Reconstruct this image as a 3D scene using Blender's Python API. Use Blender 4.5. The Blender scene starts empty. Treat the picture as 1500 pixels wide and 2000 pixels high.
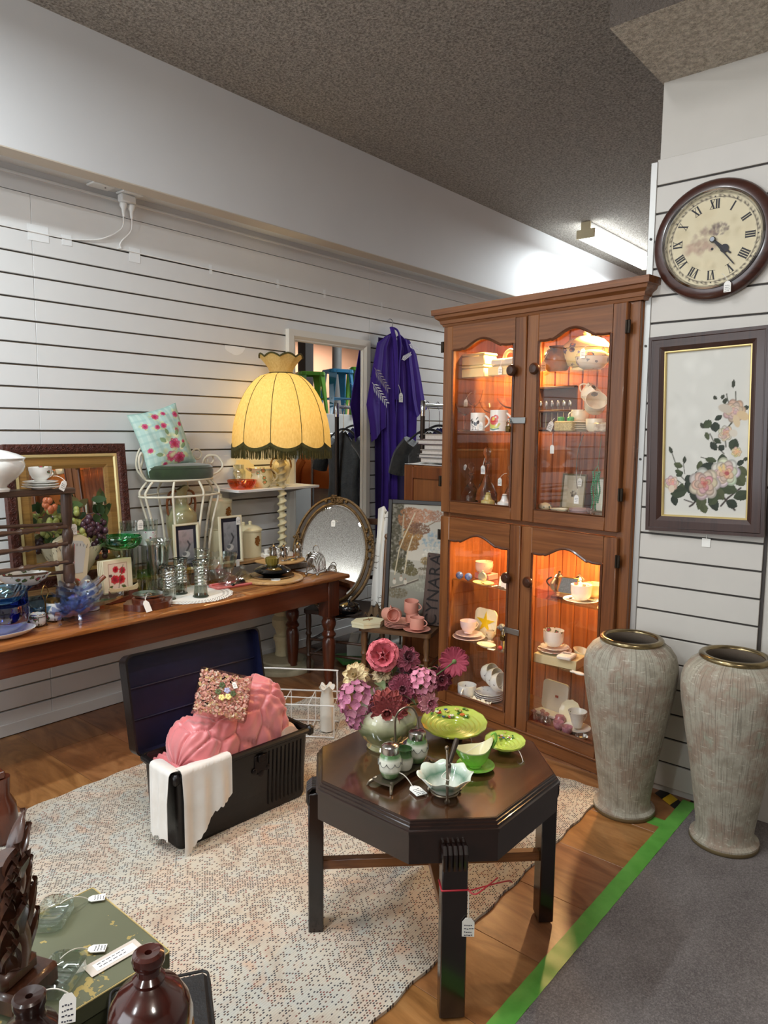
import bpy, bmesh, math, random
import numpy as np
from mathutils import Matrix, Vector, Euler
random.seed(7)
PI = math.pi
S = bpy.context.scene
COL = S.collection

# ---------------------------------------------------------------- camera
cam_d = bpy.data.cameras.new('camera')
cam = bpy.data.objects.new('camera', cam_d)
COL.objects.link(cam)
cam_d.sensor_fit = 'HORIZONTAL'
cam_d.sensor_width = 36.0
cam_d.lens = 36.0 * 1410.5 / 1500.0
cam_d.clip_start = 0.02
_yaw, _pit, _rol = 0.867307769, -0.109595939, 0.009222395
_w = Vector((math.sin(_yaw) * math.cos(_pit), math.cos(_yaw) * math.cos(_pit), math.sin(_pit)))
_r0 = Vector((math.cos(_yaw), -math.sin(_yaw), 0))
_u0 = _r0.cross(_w)
_r = _r0 * math.cos(_rol) + _u0 * math.sin(_rol)
_u = _u0 * math.cos(_rol) - _r0 * math.sin(_rol)
cam.matrix_world = Matrix(((_r.x, _u.x, -_w.x, 0), (_r.y, _u.y, -_w.y, 0), (_r.z, _u.z, -_w.z, 1.5), (0, 0, 0, 1)))
S.camera = cam

# ---------------------------------------------------------------- world, light, exposure
S.view_settings.view_transform = 'Standard'
S.view_settings.look = 'None'
S.view_settings.gamma = 1.0
S.view_settings.use_curve_mapping = False
S.view_settings.exposure = 0.40
S.cycles.transparent_max_bounces = 64
wd = bpy.data.worlds.new('world'); S.world = wd
wd.use_nodes = True
wd.node_tree.nodes['Background'].inputs[0].default_value = (0.9, 0.93, 1.0, 1)
wd.node_tree.nodes['Background'].inputs[1].default_value = 0.3

def area_light(name, loc, sx, sy, power, col=(1, 1, 1), rot=(0, 0, 0)):
    d = bpy.data.lights.new(name, 'AREA'); d.shape = 'RECTANGLE'
    d.size = sx; d.size_y = sy; d.energy = power; d.color = col
    o = bpy.data.objects.new(name, d); COL.objects.link(o)
    o.location = loc; o.rotation_euler = rot
    return o
def fill_point(name, loc, power, col):
    d = bpy.data.lights.new(name, 'POINT'); d.energy = power; d.color = col; d.shadow_soft_size = .12
    o = bpy.data.objects.new(name, d); COL.objects.link(o); o.location = loc
FLUO = (0.88, 0.96, 1.0)
# fluorescent battens of the shop ceiling (the ones outside the frame)
area_light('batten_light', (0.1, 2.5, 3.2), 1.25, 0.12, 50, FLUO)
area_light('batten_light', (0.75, 1.3, 3.22), 1.25, 0.12, 24, (0.97, 0.98, 1.0))
area_light('batten_light', (6.75, 2.85, 3.16), 1.3, 0.12, 52, FLUO)
fill_point('fill_light', (0.0, -0.9, 2.9), 48, (1.0, 0.95, 0.88))  # added point fill behind the camera to lift the ceiling, no fitting modelled
fill_point('fill_light', (-1.8, 0.9, 2.9), 48, FLUO)  # second added fill point, unseen, for the same ceiling
# daylight through the shop front beyond the frame
area_light('shop_window_light', (-2.9, 1.9, 1.7), 1.8, 2.6, 46, (0.86, 0.93, 1.0), (0, -PI / 2, 0))
area_light('batten_light', (7.2, 0.2, 2.8), 1.25, 0.12, 40, (1.0, 0.9, 0.8))

# ---------------------------------------------------------------- helpers
def lin(c):
    out = []
    for x in c[:3]:
        x = x / 255.0
        out.append(x / 12.92 if x <= 0.04045 else ((x + 0.055) / 1.055) ** 2.4)
    return tuple(out)
def rgba(c): return (*lin(c), 1.0)

class MB:
    """collects geometry for ONE mesh"""
    def __init__(self): self.v = []; self.f = []; self.m = []; self.cur = 0; self.mk = 0
    def add(self, vs, fs):
        o = len(self.v); self.v += [tuple(x) for x in vs]
        for f in fs: self.f.append(tuple(i + o for i in f)); self.m.append(self.cur)
        return self
    def mat(self, i): self.cur = i; return self
    def mark(self): self.mk = len(self.v); return self
    def xf(self, M):
        for i in range(self.mk, len(self.v)): self.v[i] = tuple(M @ Vector(self.v[i]))
        return self
    def box(self, c, s, b=0.0, rz=0.0, R=None):
        hx, hy, hz = s[0] / 2, s[1] / 2, s[2] / 2
        b = min(b, hx * .95, hy * .95, hz * .95)
        vs, fs = [], []
        if b <= 0:
            vs = [(x, y, z) for z in (-hz, hz) for y in (-hy, hy) for x in (-hx, hx)]
            fs = [(0, 2, 3, 1), (4, 5, 7, 6), (0, 1, 5, 4), (2, 6, 7, 3), (0, 4, 6, 2), (1, 3, 7, 5)]
        else:
            idx = {}
            for sx in (-1, 1):
                for sy in (-1, 1):
                    for sz in (-1, 1):
                        for k in range(3):
                            p = [sx * (hx - b), sy * (hy - b), sz * (hz - b)]
                            p[k] = (sx, sy, sz)[k] * (hx, hy, hz)[k]
                            idx[sx, sy, sz, k] = len(vs); vs.append(tuple(p))
            def q(l): fs.append(tuple(l))
            for sg in (-1, 1):
                q([idx[sg, a, c_, 0] for a, c_ in ((-1, -1), (1, -1), (1, 1), (-1, 1))][::sg])
                q([idx[a, sg, c_, 1] for a, c_ in ((-1, -1), (1, -1), (1, 1), (-1, 1))][::-sg])
                q([idx[a, c_, sg, 2] for a, c_ in ((-1, -1), (1, -1), (1, 1), (-1, 1))][::sg])
            for a in (-1, 1):
                for c_ in (-1, 1):
                    s_ = a * c_
                    q([idx[-1, a, c_, 1], idx[1, a, c_, 1], idx[1, a, c_, 2], idx[-1, a, c_, 2]][::-s_])
                    q([idx[a, -1, c_, 0], idx[a, 1, c_, 0], idx[a, 1, c_, 2], idx[a, -1, c_, 2]][::s_])
                    q([idx[a, c_, -1, 0], idx[a, c_, 1, 0], idx[a, c_, 1, 1], idx[a, c_, -1, 1]][::-s_])
            for sx in (-1, 1):
                for sy in (-1, 1):
                    for sz in (-1, 1):
                        q([idx[sx, sy, sz, k] for k in range(3)][::sx * sy * sz])
        M = (R if R is not None else Matrix.Rotation(rz, 3, 'Z'))
        C = Vector(c)
        return self.add([C + M @ Vector(p) for p in vs], fs)
    def lathe(self, prof, n=32, c=(0, 0, 0), fn=None, a0=0.0, a1=2 * PI, axis='z'):
        full = abs(a1 - a0 - 2 * PI) < 1e-6
        nn = n if full else n + 1
        vs, fs = [], []
        for (r, z) in prof:
            for k in range(nn):
                a = a0 + (a1 - a0) * k / n
                rr, zz = (fn(a, r, z) if fn else (r, z))
                p = (rr * math.cos(a), rr * math.sin(a), zz)
                if axis == 'x': p = (p[2], p[0], p[1])
                elif axis == 'y': p = (p[1], p[2], p[0])
                vs.append((c[0] + p[0], c[1] + p[1], c[2] + p[2]))
        for i in range(len(prof) - 1):
            for k in range(n):
                k2 = (k + 1) % nn
                if not full and k2 == 0: continue
                a, b_, c_, d = i * nn + k, i * nn + k2, (i + 1) * nn + k2, (i + 1) * nn + k
                if prof[i][0] < 1e-7: fs.append((a, c_, d))
                elif prof[i + 1][0] < 1e-7: fs.append((a, b_, c_))
                else: fs.append((a, b_, c_, d))
        return self.add(vs, fs)
    def tube(self, pts, r, n=8, closed=False, cap=True, flat=1.0):
        P = [Vector(p) for p in pts]; N = len(P)
        rs = r if isinstance(r, (list, tuple)) else [r] * N
        T = []
        for i in range(N):
            a = P[(i - 1) % N] if (closed or i > 0) else P[i]
            b_ = P[(i + 1) % N] if (closed or i < N - 1) else P[i]
            t = b_ - a; T.append(t.normalized() if t.length > 1e-9 else Vector((0, 0, 1)))
        u = T[0].orthogonal().normalized(); vs, fs = [], []
        for i in range(N):
            u = u - T[i] * u.dot(T[i])
            if u.length < 1e-6: u = T[i].orthogonal()
            u.normalize(); w = T[i].cross(u)
            for k in range(n):
                a = 2 * PI * k / n
                vs.append(P[i] + (u * math.cos(a) + w * math.sin(a) * flat) * rs[i])
        for i in range(N if closed else N - 1):
            j = (i + 1) % N
            for k in range(n):
                k2 = (k + 1) % n
                fs.append((i * n + k, i * n + k2, j * n + k2, j * n + k))
        if cap and not closed:
            fs.append(tuple(range(n))[::-1]); fs.append(tuple((N - 1) * n + k for k in range(n)))
        return self.add(vs, fs)
    def sheet(self, fn, nu, nv, thick=0.0, wrapu=False):
        g = [[Vector(fn(i / nu, j / nv)) for i in range(nu + (0 if wrapu else 1))] for j in range(nv + 1)]
        W = len(g[0]); vs = [p for row in g for p in row]; fs = []
        for j in range(nv):
            for i in range(nu):
                i2 = (i + 1) % W
                fs.append((j * W + i, j * W + i2, (j + 1) * W + i2, (j + 1) * W + i))
        if thick:
            n0 = len(vs); back = []
            for j in range(nv + 1):
                for i in range(W):
                    a = g[j][min(i + 1, W - 1)] - g[j][max(i - 1, 0)]
                    b_ = g[min(j + 1, nv)][i] - g[max(j - 1, 0)][i]
                    nrm = a.cross(b_)
                    nrm = nrm.normalized() if nrm.length > 1e-12 else Vector((0, 0, 1))
                    back.append(g[j][i] - nrm * thick)
            vs += back; fs += [tuple(n0 + k for k in f[::-1]) for f in list(fs)]
            rim = [j * W for j in range(nv, -1, -1)] + list(range(1, W)) + [j * W + W - 1 for j in range(1, nv + 1)] + [nv * W + i for i in range(W - 2, 0, -1)]
            if not wrapu:
                for k in range(len(rim)):
                    a, b_ = rim[k], rim[(k + 1) % len(rim)]
                    fs.append((a, n0 + a, n0 + b_, b_))
        return self.add(vs, fs)
    def prism(self, poly, z0, z1, ax='z'):
        n = len(poly)
        def P(x, y, z): return {'z': (x, y, z), 'y': (x, z, y), 'x': (z, x, y)}[ax]
        vs = [P(x, y, z0) for x, y in poly] + [P(x, y, z1) for x, y in poly]
        fs = [tuple(range(n))[::-1], tuple(range(n, 2 * n))] + [(i, (i + 1) % n, n + (i + 1) % n, n + i) for i in range(n)]
        return self.add(vs, fs)
    def ball(self, c, r, nu=12, nv=8, M=None):
        r = (r, r, r) if not isinstance(r, (tuple, list)) else r
        vs, fs = [], []
        for j in range(nv + 1):
            t = PI * j / nv
            for i in range(nu):
                a = 2 * PI * i / nu
                p = Vector((r[0] * math.sin(t) * math.cos(a), r[1] * math.sin(t) * math.sin(a), -r[2] * math.cos(t)))
                if M is not None: p = M @ p
                vs.append(Vector(c) + p)
        for j in range(nv):
            for i in range(nu):
                i2 = (i + 1) % nu
                if j == 0: fs.append((i, nu + i2, nu + i))
                elif j == nv - 1: fs.append((j * nu + i, j * nu + i2, (j + 1) * nu + i))
                else: fs.append((j * nu + i, j * nu + i2, (j + 1) * nu + i2, (j + 1) * nu + i))
        return self.add(vs, fs)

def rot3(rx=0, ry=0, rz=0): return Euler((rx, ry, rz)).to_matrix()

def make(name, mb, mats, parent=None, loc=(0, 0, 0), rot=(0, 0, 0), ang=38, colors=None):
    me = bpy.data.meshes.new(name)
    me.from_pydata(mb.v, [], mb.f)
    if not isinstance(mats, (list, tuple)): mats = [mats]
    for m in mats: me.materials.append(m)
    if len(mats) > 1: me.polygons.foreach_set('material_index', mb.m)
    if colors is not None:
        a = me.color_attributes.new('Col', 'FLOAT_COLOR', 'POINT')
        cc = np.ones((len(mb.v), 4), dtype=np.float32); cc[:len(colors), :3] = colors
        a.data.foreach_set('color', cc.ravel())
    me.validate()
    bm = bmesh.new(); bm.from_mesh(me); bmesh.ops.recalc_face_normals(bm, faces=bm.faces[:]); bm.to_mesh(me); bm.free()
    if ang:
        me.shade_smooth(); me.set_sharp_from_angle(angle=math.radians(ang))
    o = bpy.data.objects.new(name, me); COL.objects.link(o)
    o.location = loc; o.rotation_euler = rot
    if parent is not None: o.parent = parent
    return o

def tagp(o, label, cat, group=None):
    o['label'] = label; o['category'] = cat
    if group: o['group'] = group
    return o
def T(name, label, cat, mb, mats, loc=(0, 0, 0), rot=0.0, group=None, **k):
    """a thing whose main body is a mesh"""
    r = rot if isinstance(rot, (tuple, list)) else (0, 0, rot)
    return tagp(make(name, mb, mats, None, loc, r, **k), label, cat, group)
def E(name, label, cat, loc=(0, 0, 0), rot=0.0, group=None):
    """a thing made of parts under an Empty"""
    o = bpy.data.objects.new(name, None); COL.objects.link(o)
    o.empty_display_size = .05; o.location = loc
    o.rotation_euler = rot if isinstance(rot, (tuple, list)) else (0, 0, rot)
    return tagp(o, label, cat, group)
def P(parent, name, mb, mats, label=None, loc=(0, 0, 0), rot=(0, 0, 0), **k):
    o = make(name, mb, mats, parent, loc, rot, **k)
    if label: o['label'] = label
    return o
def ST(name, mb, mats, parent=None, label=None, **k):
    o = make(name, mb, mats, parent, **k)
    if parent is None: o['kind'] = 'structure'
    if label: o['label'] = label
    return o
def again(o, parent=None, loc=None, rot=None):
    c = o.copy(); COL.objects.link(c)
    if parent is not None: c.parent = parent
    if loc is not None: c.location = loc
    if rot is not None: c.rotation_euler = rot if isinstance(rot, (tuple, list)) else (0, 0, rot)
    for ch in list(o.children): again(ch, c)
    return c
def dup(o, label, loc, rot=0.0):
    c = again(o, None, loc, rot); c['label'] = label
    return c

# ---------------------------------------------------------------- materials
class NT:
    def __init__(self, name):
        self.m = bpy.data.materials.new(name); self.m.use_nodes = True
        self.t = self.m.node_tree; self.b = self.t.nodes['Principled BSDF']; self.out = self.t.nodes['Material Output']
    def n(self, typ, **k):
        nd = self.t.nodes.new(typ)
        for a, v in k.items():
            if a.startswith('i_'):
                key = a[2:]
                nd.inputs[int(key) if key.isdigit() else key].default_value = v
            else: setattr(nd, a, v)
        return nd
    def l(self, a, b): self.t.links.new(a, b)
    def coord(self, scale=(1, 1, 1), rot=(0, 0, 0)):
        tc = self.n('ShaderNodeTexCoord'); mp = self.n('ShaderNodeMapping')
        mp.inputs['Scale'].default_value = scale; mp.inputs['Rotation'].default_value = rot
        self.l(tc.outputs['Object'], mp.inputs['Vector']); return mp.outputs['Vector']
    def noise(self, vec, scale, detail=3, rough=.55, dist=0):
        nz = self.n('ShaderNodeTexNoise'); nz.inputs['Scale'].default_value = scale
        nz.inputs['Detail'].default_value = detail; nz.inputs['Roughness'].default_value = rough; nz.inputs['Distortion'].default_value = dist
        self.l(vec, nz.inputs['Vector']); return nz.outputs['Fac']
    def ramp(self, fac, stops, interp='LINEAR'):
        r = self.n('ShaderNodeValToRGB'); r.color_ramp.interpolation = interp
        e = r.color_ramp.elements
        while len(e) < len(stops): e.new(.5)
        for x, (p, c) in zip(e, stops): x.position = p; x.color = c if len(c) == 4 else (*c, 1)
        self.l(fac, r.inputs['Fac']); return r.outputs['Color']
    def mix(self, fac, a, b, mode='MIX'):
        mx = self.n('ShaderNodeMix', data_type='RGBA', blend_type=mode)
        for s, v in ((mx.inputs[0], fac), (mx.inputs[6], a), (mx.inputs[7], b)):
            if isinstance(v, bpy.types.NodeSocket): self.l(v, s)
            else: s.default_value = v
        return mx.outputs[2]
    def math(self, op, a, b=None, c=None):
        nd = self.n('ShaderNodeMath', operation=op)
        for s, v in zip(nd.inputs, (a, b, c)):
            if v is None: continue
            if isinstance(v, bpy.types.NodeSocket): self.l(v, s)
            else: s.default_value = v
        return nd.outputs[0]
    def bump(self, h, strength=.3, dist=.01):
        bp = self.n('ShaderNodeBump'); bp.inputs['Strength'].default_value = strength; bp.inputs['Distance'].default_value = dist
        self.l(h, bp.inputs['Height']); self.l(bp.outputs['Normal'], self.b.inputs['Normal'])
    def set(self, **k):
        for a, v in k.items():
            s = self.b.inputs[a.replace('_', ' ')]
            if isinstance(v, bpy.types.NodeSocket): self.l(v, s)
            else: s.default_value = v
        return self
MATS = {}
def mat(name, col, rough=.5, metal=0.0, var=None, vs=8.0, bump=None, trans=0.0, ior=1.45, coat=0.0, sheen=0.0, emit=None, estr=1.0, spec=.5, sub=0.0):
    if name in MATS: return MATS[name]
    t = NT(name); b = t.b
    b.inputs['Base Color'].default_value = rgba(col); b.inputs['Roughness'].default_value = rough
    b.inputs['Metallic'].default_value = metal; b.inputs['Transmission Weight'].default_value = trans
    b.inputs['IOR'].default_value = ior; b.inputs['Coat Weight'].default_value = coat; b.inputs['Coat Roughness'].default_value = .08
    b.inputs['Sheen Weight'].default_value = sheen; b.inputs['Specular IOR Level'].default_value = spec
    if emit: b.inputs['Emission Color'].default_value = rgba(emit); b.inputs['Emission Strength'].default_value = estr
    if var or bump:
        v = t.coord()
        if var:
            f = t.noise(v, vs, 4, .6)
            t.set(Base_Color=t.ramp(f, [(.33, rgba(col)), (.68, rgba(var))]))
        if bump: t.bump(t.noise(v, bump[0], 3, .6), bump[1], bump[2] if len(bump) > 2 else .004)
    MATS[name] = t.m
    return t.m
def wood(name, c1, c2, axis='z', scale=1.0, rough=.38, coat=.15, knots=False, c3=None):
    if name in MATS: return MATS[name]
    t = NT(name)
    sc = [26 * scale] * 3; sc['xyz'.index(axis)] = 1.3 * scale
    v = t.coord(tuple(sc))
    f1 = t.noise(v, 1.0, 6, .62, 1.2)
    v2 = t.coord(tuple(x * 5 if i != 'xyz'.index(axis) else x * 2 for i, x in enumerate(sc)))
    f2 = t.noise(v2, 1.0, 2, .5)
    col = t.ramp(f1, [(.30, rgba(c2)), (.5, rgba(c1)), (.72, rgba(c3 or c1))])
    dk = t.ramp(f2, [(.35, (.72, .72, .72, 1)), (.6, (1, 1, 1, 1))])
    t.set(Base_Color=t.mix(.55, col, dk, 'MULTIPLY'), Roughness=rough, Coat_Weight=coat, Coat_Roughness=.12)
    t.bump(f2, .08, .002)
    MATS[name] = t.m
    return t.m
def clear_glass(name, tint=(255, 255, 255), ior=1.5, rough=0.0, add=0.0):
    """thin clear pane: see-through, mirror reflection growing to the grazing angle"""
    if name in MATS: return MATS[name]
    t = NT(name); nt = t.t; nt.nodes.remove(t.b)
    tr = t.n('ShaderNodeBsdfTransparent'); tr.inputs[0].default_value = rgba(tint)
    gl = t.n('ShaderNodeBsdfGlossy'); gl.inputs['Roughness'].default_value = rough; gl.inputs[0].default_value = (1, 1, 1, 1)
    lw = t.n('ShaderNodeLayerWeight'); lw.inputs['Blend'].default_value = .5
    f0 = ((ior - 1) / (ior + 1)) ** 2 + add
    fac = t.math('ADD', t.math('MULTIPLY', t.math('POWER', lw.outputs['Facing'], 4.0), .85 - f0), f0)
    mx = t.n('ShaderNodeMixShader')
    t.l(fac, mx.inputs[0]); t.l(tr.outputs[0], mx.inputs[1]); t.l(gl.outputs[0], mx.inputs[2]); t.l(mx.outputs[0], t.out.inputs[0])
    MATS[name] = t.m
    return t.m
def vcol(name, rough=.5, coat=0.0, spec=.4, trans=0.0):
    """flat print: colours stored on the canvas itself"""
    if name in MATS: return MATS[name]
    t = NT(name); a = t.n('ShaderNodeVertexColor'); a.layer_name = 'Col'
    t.set(Base_Color=a.outputs['Color'], Roughness=rough, Coat_Weight=coat, Specular_IOR_Level=spec)
    MATS[name] = t.m
    return t.m

def floral(name, base, spots, scale=30.0, size=.35, rough=.18, coat=.6, leaf=None, z0=None):
    """glazed china with scattered little painted sprigs"""
    if name in MATS: return MATS[name]
    t = NT(name); v = t.coord()
    vo = t.n('ShaderNodeTexVoronoi'); vo.inputs['Scale'].default_value = scale; t.l(v, vo.inputs['Vector'])
    nz = t.noise(v, scale * 3.2, 2)
    d = t.math('ADD', vo.outputs['Distance'], t.math('MULTIPLY', t.math('SUBTRACT', nz, .5), .55))
    sep = t.n('ShaderNodeSeparateColor'); t.l(vo.outputs['Color'], sep.inputs[0])
    on = t.math('GREATER_THAN', sep.outputs[0], .45)
    m1 = t.math('MULTIPLY', t.math('LESS_THAN', d, size), on)
    m2 = t.math('MULTIPLY', t.math('LESS_THAN', d, size * .6), on)
    c = t.mix(m1, rgba(base), rgba(leaf or (90, 110, 70)))
    c = t.mix(m2, c, rgba(spots))
    t.set(Base_Color=c, Roughness=rough, Coat_Weight=coat, Coat_Roughness=.06)
    MATS[name] = t.m
    return t.m

# ------------------------------------------------- little painter for flat printed / painted pictures
class Canvas:
    def __init__(self, w, h, bg):
        self.w, self.h = w, h
        self.a = np.ones((h, w, 3), dtype=np.float32) * np.array(lin(bg), dtype=np.float32)
        self.Y, self.X = np.mgrid[0:h, 0:w].astype(np.float32)
        self.X = (self.X + .5) / w; self.Y = (self.Y + .5) / h; self.asp = h / w; self.rng = np.random.RandomState(3)
    def put(self, m, col):
        m = np.clip(m, 0, 1)[..., None]; self.a = self.a * (1 - m) + np.array(lin(col), dtype=np.float32) * m
    def ell(self, cx, cy, rx, ry=None, col=(0, 0, 0), rot=0.0, soft=.15, al=1.0):
        ry = ry if ry is not None else rx
        dx, dy = self.X - cx, (self.Y - cy) * self.asp
        c, s = math.cos(rot), math.sin(rot)
        u, v = (dx * c + dy * s) / rx, (-dx * s + dy * c) / ry
        d = np.sqrt(u * u + v * v); self.put((1 - d) / max(soft, 1e-3) * al if soft else (d < 1) * al, col)
    def leaf(self, x, y, L, W, rot, col):
        dx, dy = self.X - x, (self.Y - y) * self.asp
        c, s = math.cos(rot), math.sin(rot)
        u, v = (dx * c + dy * s) / L, (-dx * s + dy * c)
        m = (u > 0) & (u < 1) & (np.abs(v) < W * np.sin(np.clip(u, 0, 1) * PI) ** .8 + 1e-6)
        self.put(m * 1.0, col)
        self.put((m & (v > 0)) * .35, tuple(max(0, q - 25) for q in col))
    def line(self, pts, wd, col, al=1.0):
        for (x0, y0), (x1, y1) in zip(pts[:-1], pts[1:]):
            ax, ay, bx, by = x0, y0 * self.asp, x1, y1 * self.asp
            dx, dy = bx - ax, by - ay; L2 = dx * dx + dy * dy + 1e-9
            t = np.clip(((self.X - ax) * dx + (self.Y * self.asp - ay) * dy) / L2, 0, 1)
            d = np.hypot(self.X - ax - t * dx, self.Y * self.asp - ay - t * dy)
            self.put((1.5 - d / wd * 1.0) * al * (d < wd * 1.5), col)
    def rect(self, x0, y0, x1, y1, col, al=1.0):
        self.put(((self.X > x0) & (self.X < x1) & (self.Y > y0) & (self.Y < y1)) * al, col)
    def grad(self, y0, y1, c0, c1):
        t = np.clip((self.Y - y0) / (y1 - y0), 0, 1)[..., None]; m = ((self.Y >= y0) & (self.Y <= y1))[..., None]
        g = np.array(lin(c0)) * (1 - t) + np.array(lin(c1)) * t
        self.a = np.where(m, g, self.a).astype(np.float32)
    def rose(self, x, y, r, c_out, c_in, n=5):
        for ring in range(n):
            rr = r * (1 - ring / (n + .4)); k = 7 - ring
            for i in range(max(k, 3)):
                a = i * 2 * PI / max(k, 3) + ring * .9
                f = ring / max(n - 1, 1)
                col = tuple(c_out[q] * (1 - f) + c_in[q] * f + self.rng.uniform(-14, 10) for q in range(3))
                col = tuple(min(255, max(0, q)) for q in col)
                px, py = x + math.cos(a) * rr * .5, y + math.sin(a) * rr * .5 / self.asp
                self.ell(px, py, rr * .56, rr * .44, tuple(q * .78 for q in col), a, .12)
                self.ell(px - math.cos(a) * rr * .03, py - math.sin(a) * rr * .03, rr * .5, rr * .39, col, a, .2)
    def cloud(self, x, y, rx, ry, col, n=30, dot=.02, al=.8):
        for i in range(n):
            a = self.rng.uniform(0, 2 * PI); q = math.sqrt(self.rng.uniform(0, 1))
            j = self.rng.uniform(-18, 18)
            self.ell(x + math.cos(a) * q * rx, y + math.sin(a) * q * ry, dot * self.rng.uniform(.5, 1.4), dot * self.rng.uniform(.4, 1.0), tuple(min(255, max(0, c + j)) for c in col), self.rng.uniform(0, 3), .6, al)
def pic_sheet(cv, W, H, fn=None):
    """canvas as a grid in local x (width) / z (height), facing -y"""
    mb = MB(); vs = []; cols = cv.a[::-1].reshape(-1, 3)
    for j in range(cv.h):
        for i in range(cv.w):
            u, v = i / (cv.w - 1), j / (cv.h - 1)
            vs.append(fn(u, v) if fn else (W * (u - .5), 0, H * v))
    fs = [(j * cv.w + i, j * cv.w + i + 1, (j + 1) * cv.w + i + 1, (j + 1) * cv.w + i) for j in range(cv.h - 1) for i in range(cv.w - 1)]
    mb.add(vs, fs)
    return mb, cols

_txt = {}
def text_mb(s, size, depth=.002, spacing=1.0):
    """text standing in local x/z plane, extruded along y, centred"""
    c = bpy.data.curves.new('t', 'FONT'); c.body = s; c.size = size; c.extrude = depth / 2; c.align_x = 'CENTER'; c.align_y = 'CENTER'; c.space_character = spacing; c.resolution_u = 3
    o = bpy.data.objects.new('t', c); COL.objects.link(o)
    dg = bpy.context.evaluated_depsgraph_get(); dg.update()
    me = o.evaluated_get(dg).to_mesh()
    mb = MB(); mb.add([(v.co.x, -v.co.z, v.co.y) for v in me.vertices], [tuple(p.vertices) for p in me.polygons])
    o.evaluated_get(dg).to_mesh_clear()
    bpy.data.objects.remove(o); bpy.data.curves.remove(c)
    return mb

M_TAG = mat('tag_card', (240, 238, 232), .7); M_INK = mat('ink', (40, 40, 60), .7); M_STR = mat('string', (225, 220, 208), .8)
def tag(parent, p, size=.03, string=None, rot=(0, 0, 0), lines=3, flat=False):
    """white swing tag (card in local x/z, or lying when flat) with a handwritten scribble and its string"""
    w, h = size * .62, size
    mb = MB(); t = size * .03 + .0006
    poly = [(-w / 2, -h), (w / 2, -h), (w / 2, -h * .22), (w * .22, 0), (-w * .22, 0), (-w / 2, -h * .22)]
    mb.prism(poly, -t / 2, t / 2, 'y')
    mb.mat(1)
    for i in range(lines):
        z = -h * (.4 + .17 * i); x = -w * .34
        for k in range(4):
            l = w * random.uniform(.08, .17)
            mb.box((x + l / 2, -t / 2 - .0002, z + random.uniform(-.02, .02) * h), (l, .0004, h * .045)); x += l + w * .05
    o = P(parent, 'price_tag', mb, [M_TAG, M_INK], None, p, (rot[0] - PI / 2 if flat else rot[0], rot[1], rot[2]), ang=None)
    if string:
        s = MB(); a = Vector(p); b = Vector(string); mid = (a + b) / 2 + Vector((0, 0, .3 * (a - b).length))
        pts = [a * (1 - q) ** 2 + mid * 2 * q * (1 - q) + b * q * q for q in [k / 8 for k in range(9)]]
        s.tube(pts, max(.0009, size * .03), 5); P(parent, 'tag_string', s, M_STR)
    return o

# ================================================================ STRUCTURE
M_WHITE = mat('painted_white', (226, 226, 224), .45, var=(218, 218, 217), vs=1.6)
M_WALL = mat('plaster_white', (214, 214, 214), .6, var=(206, 206, 207), vs=.9)
M_PILL = mat('pillar_paint', (206, 201, 193), .6, var=(198, 193, 185), vs=1.2)
M_GROOVE = mat('groove_dark', (62, 56, 52), .55)
M_ALU = mat('aluminium', (190, 190, 190), .35, 1.0)
t = NT('popcorn_ceiling'); v = t.coord()
nz = t.noise(v, 75, 3, .7)
t.set(Base_Color=t.ramp(nz, [(.34, rgba((132, 123, 113))), (.66, rgba((206, 197, 185)))]), Roughness=.9)
t.bump(nz, 1.0, .03); M_CEIL = t.m
t = NT('carpet'); v = t.coord()
nz = t.noise(v, 210, 3, .75); n2 = t.noise(v, 5, 2)
c = t.ramp(nz, [(.28, rgba((70, 62, 60))), (.5, rgba((112, 104, 101))), (.72, rgba((158, 150, 146)))])
t.set(Base_Color=t.mix(.35, c, t.ramp(n2, [(.35, rgba((86, 78, 76))), (.65, rgba((122, 115, 112)))])), Roughness=.95)
t.bump(nz, .6, .006); M_CARPET = t.m
def floor_mat(i):
    t = NT('floor_veneer'); v = t.coord((7, 2.2, 4)); v2 = t.coord((60, 6, 10))
    n1 = t.noise(v, 1.0, 5, .6, 2.2); n2 = t.noise(v2, 1, 3, .6)
    k = (-8, 0, 7)[i]
    c = t.ramp(n1, [(.28, rgba((112 + k, 70 + k, 38))), (.5, rgba((150 + k, 102 + k, 62))), (.74, rgba((172 + k, 124 + k, 80)))])
    t.set(Base_Color=t.mix(.35, c, t.ramp(n2, [(.3, (.6, .6, .6, 1)), (.6, (1, 1, 1, 1))]), 'MULTIPLY'), Roughness=.30, Specular_IOR_Level=.45)
    return t.m
M_FLOOR = [floor_mat(i) for i in range(3)]

# floor ---------------------------------------------------------------
fl = ST('floor', MB().box((3.2, -.2, -.03), (13, 8.2, .05)), mat('subfloor', (60, 44, 34), .8))
protos = [make('plank', MB().box((0, 0, 0), (.2985, 1.197, .006), .0008), M_FLOOR[i], fl, (0, 0, -.003), ang=None) for i in range(3)]
used = [False] * 3
for ix in range(16):
    for iy in range(3):
        k = (ix * 2 + iy * 3 + ix // 4) % 3
        x = -.35 + .30 * ix; off = (0.0, -.4, -.8)[ix % 3]
        y0 = .883 + off + 1.2 * iy
        y1 = min(y0 + 1.2, 3.6); ya = max(y0, .86)
        if y1 - ya < .05: continue
        if not used[k] and abs(y1 - ya - 1.2) < .01:
            o = protos[k]; used[k] = True
        elif abs(y1 - ya - 1.2) < .01: o = again(protos[k], fl)
        else: o = make('plank', MB().box((0, 0, 0), (.2985, y1 - ya - .002, .006), .0008), M_FLOOR[k], fl, ang=None)
        o.location = (x + .15, (ya + y1) / 2, -.003)
cp = MB().box((3.0, -1.6, .001), (13, 4.86, .012))
ST('carpet', cp, M_CARPET, fl, 'grey speckled shop carpet')
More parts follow.
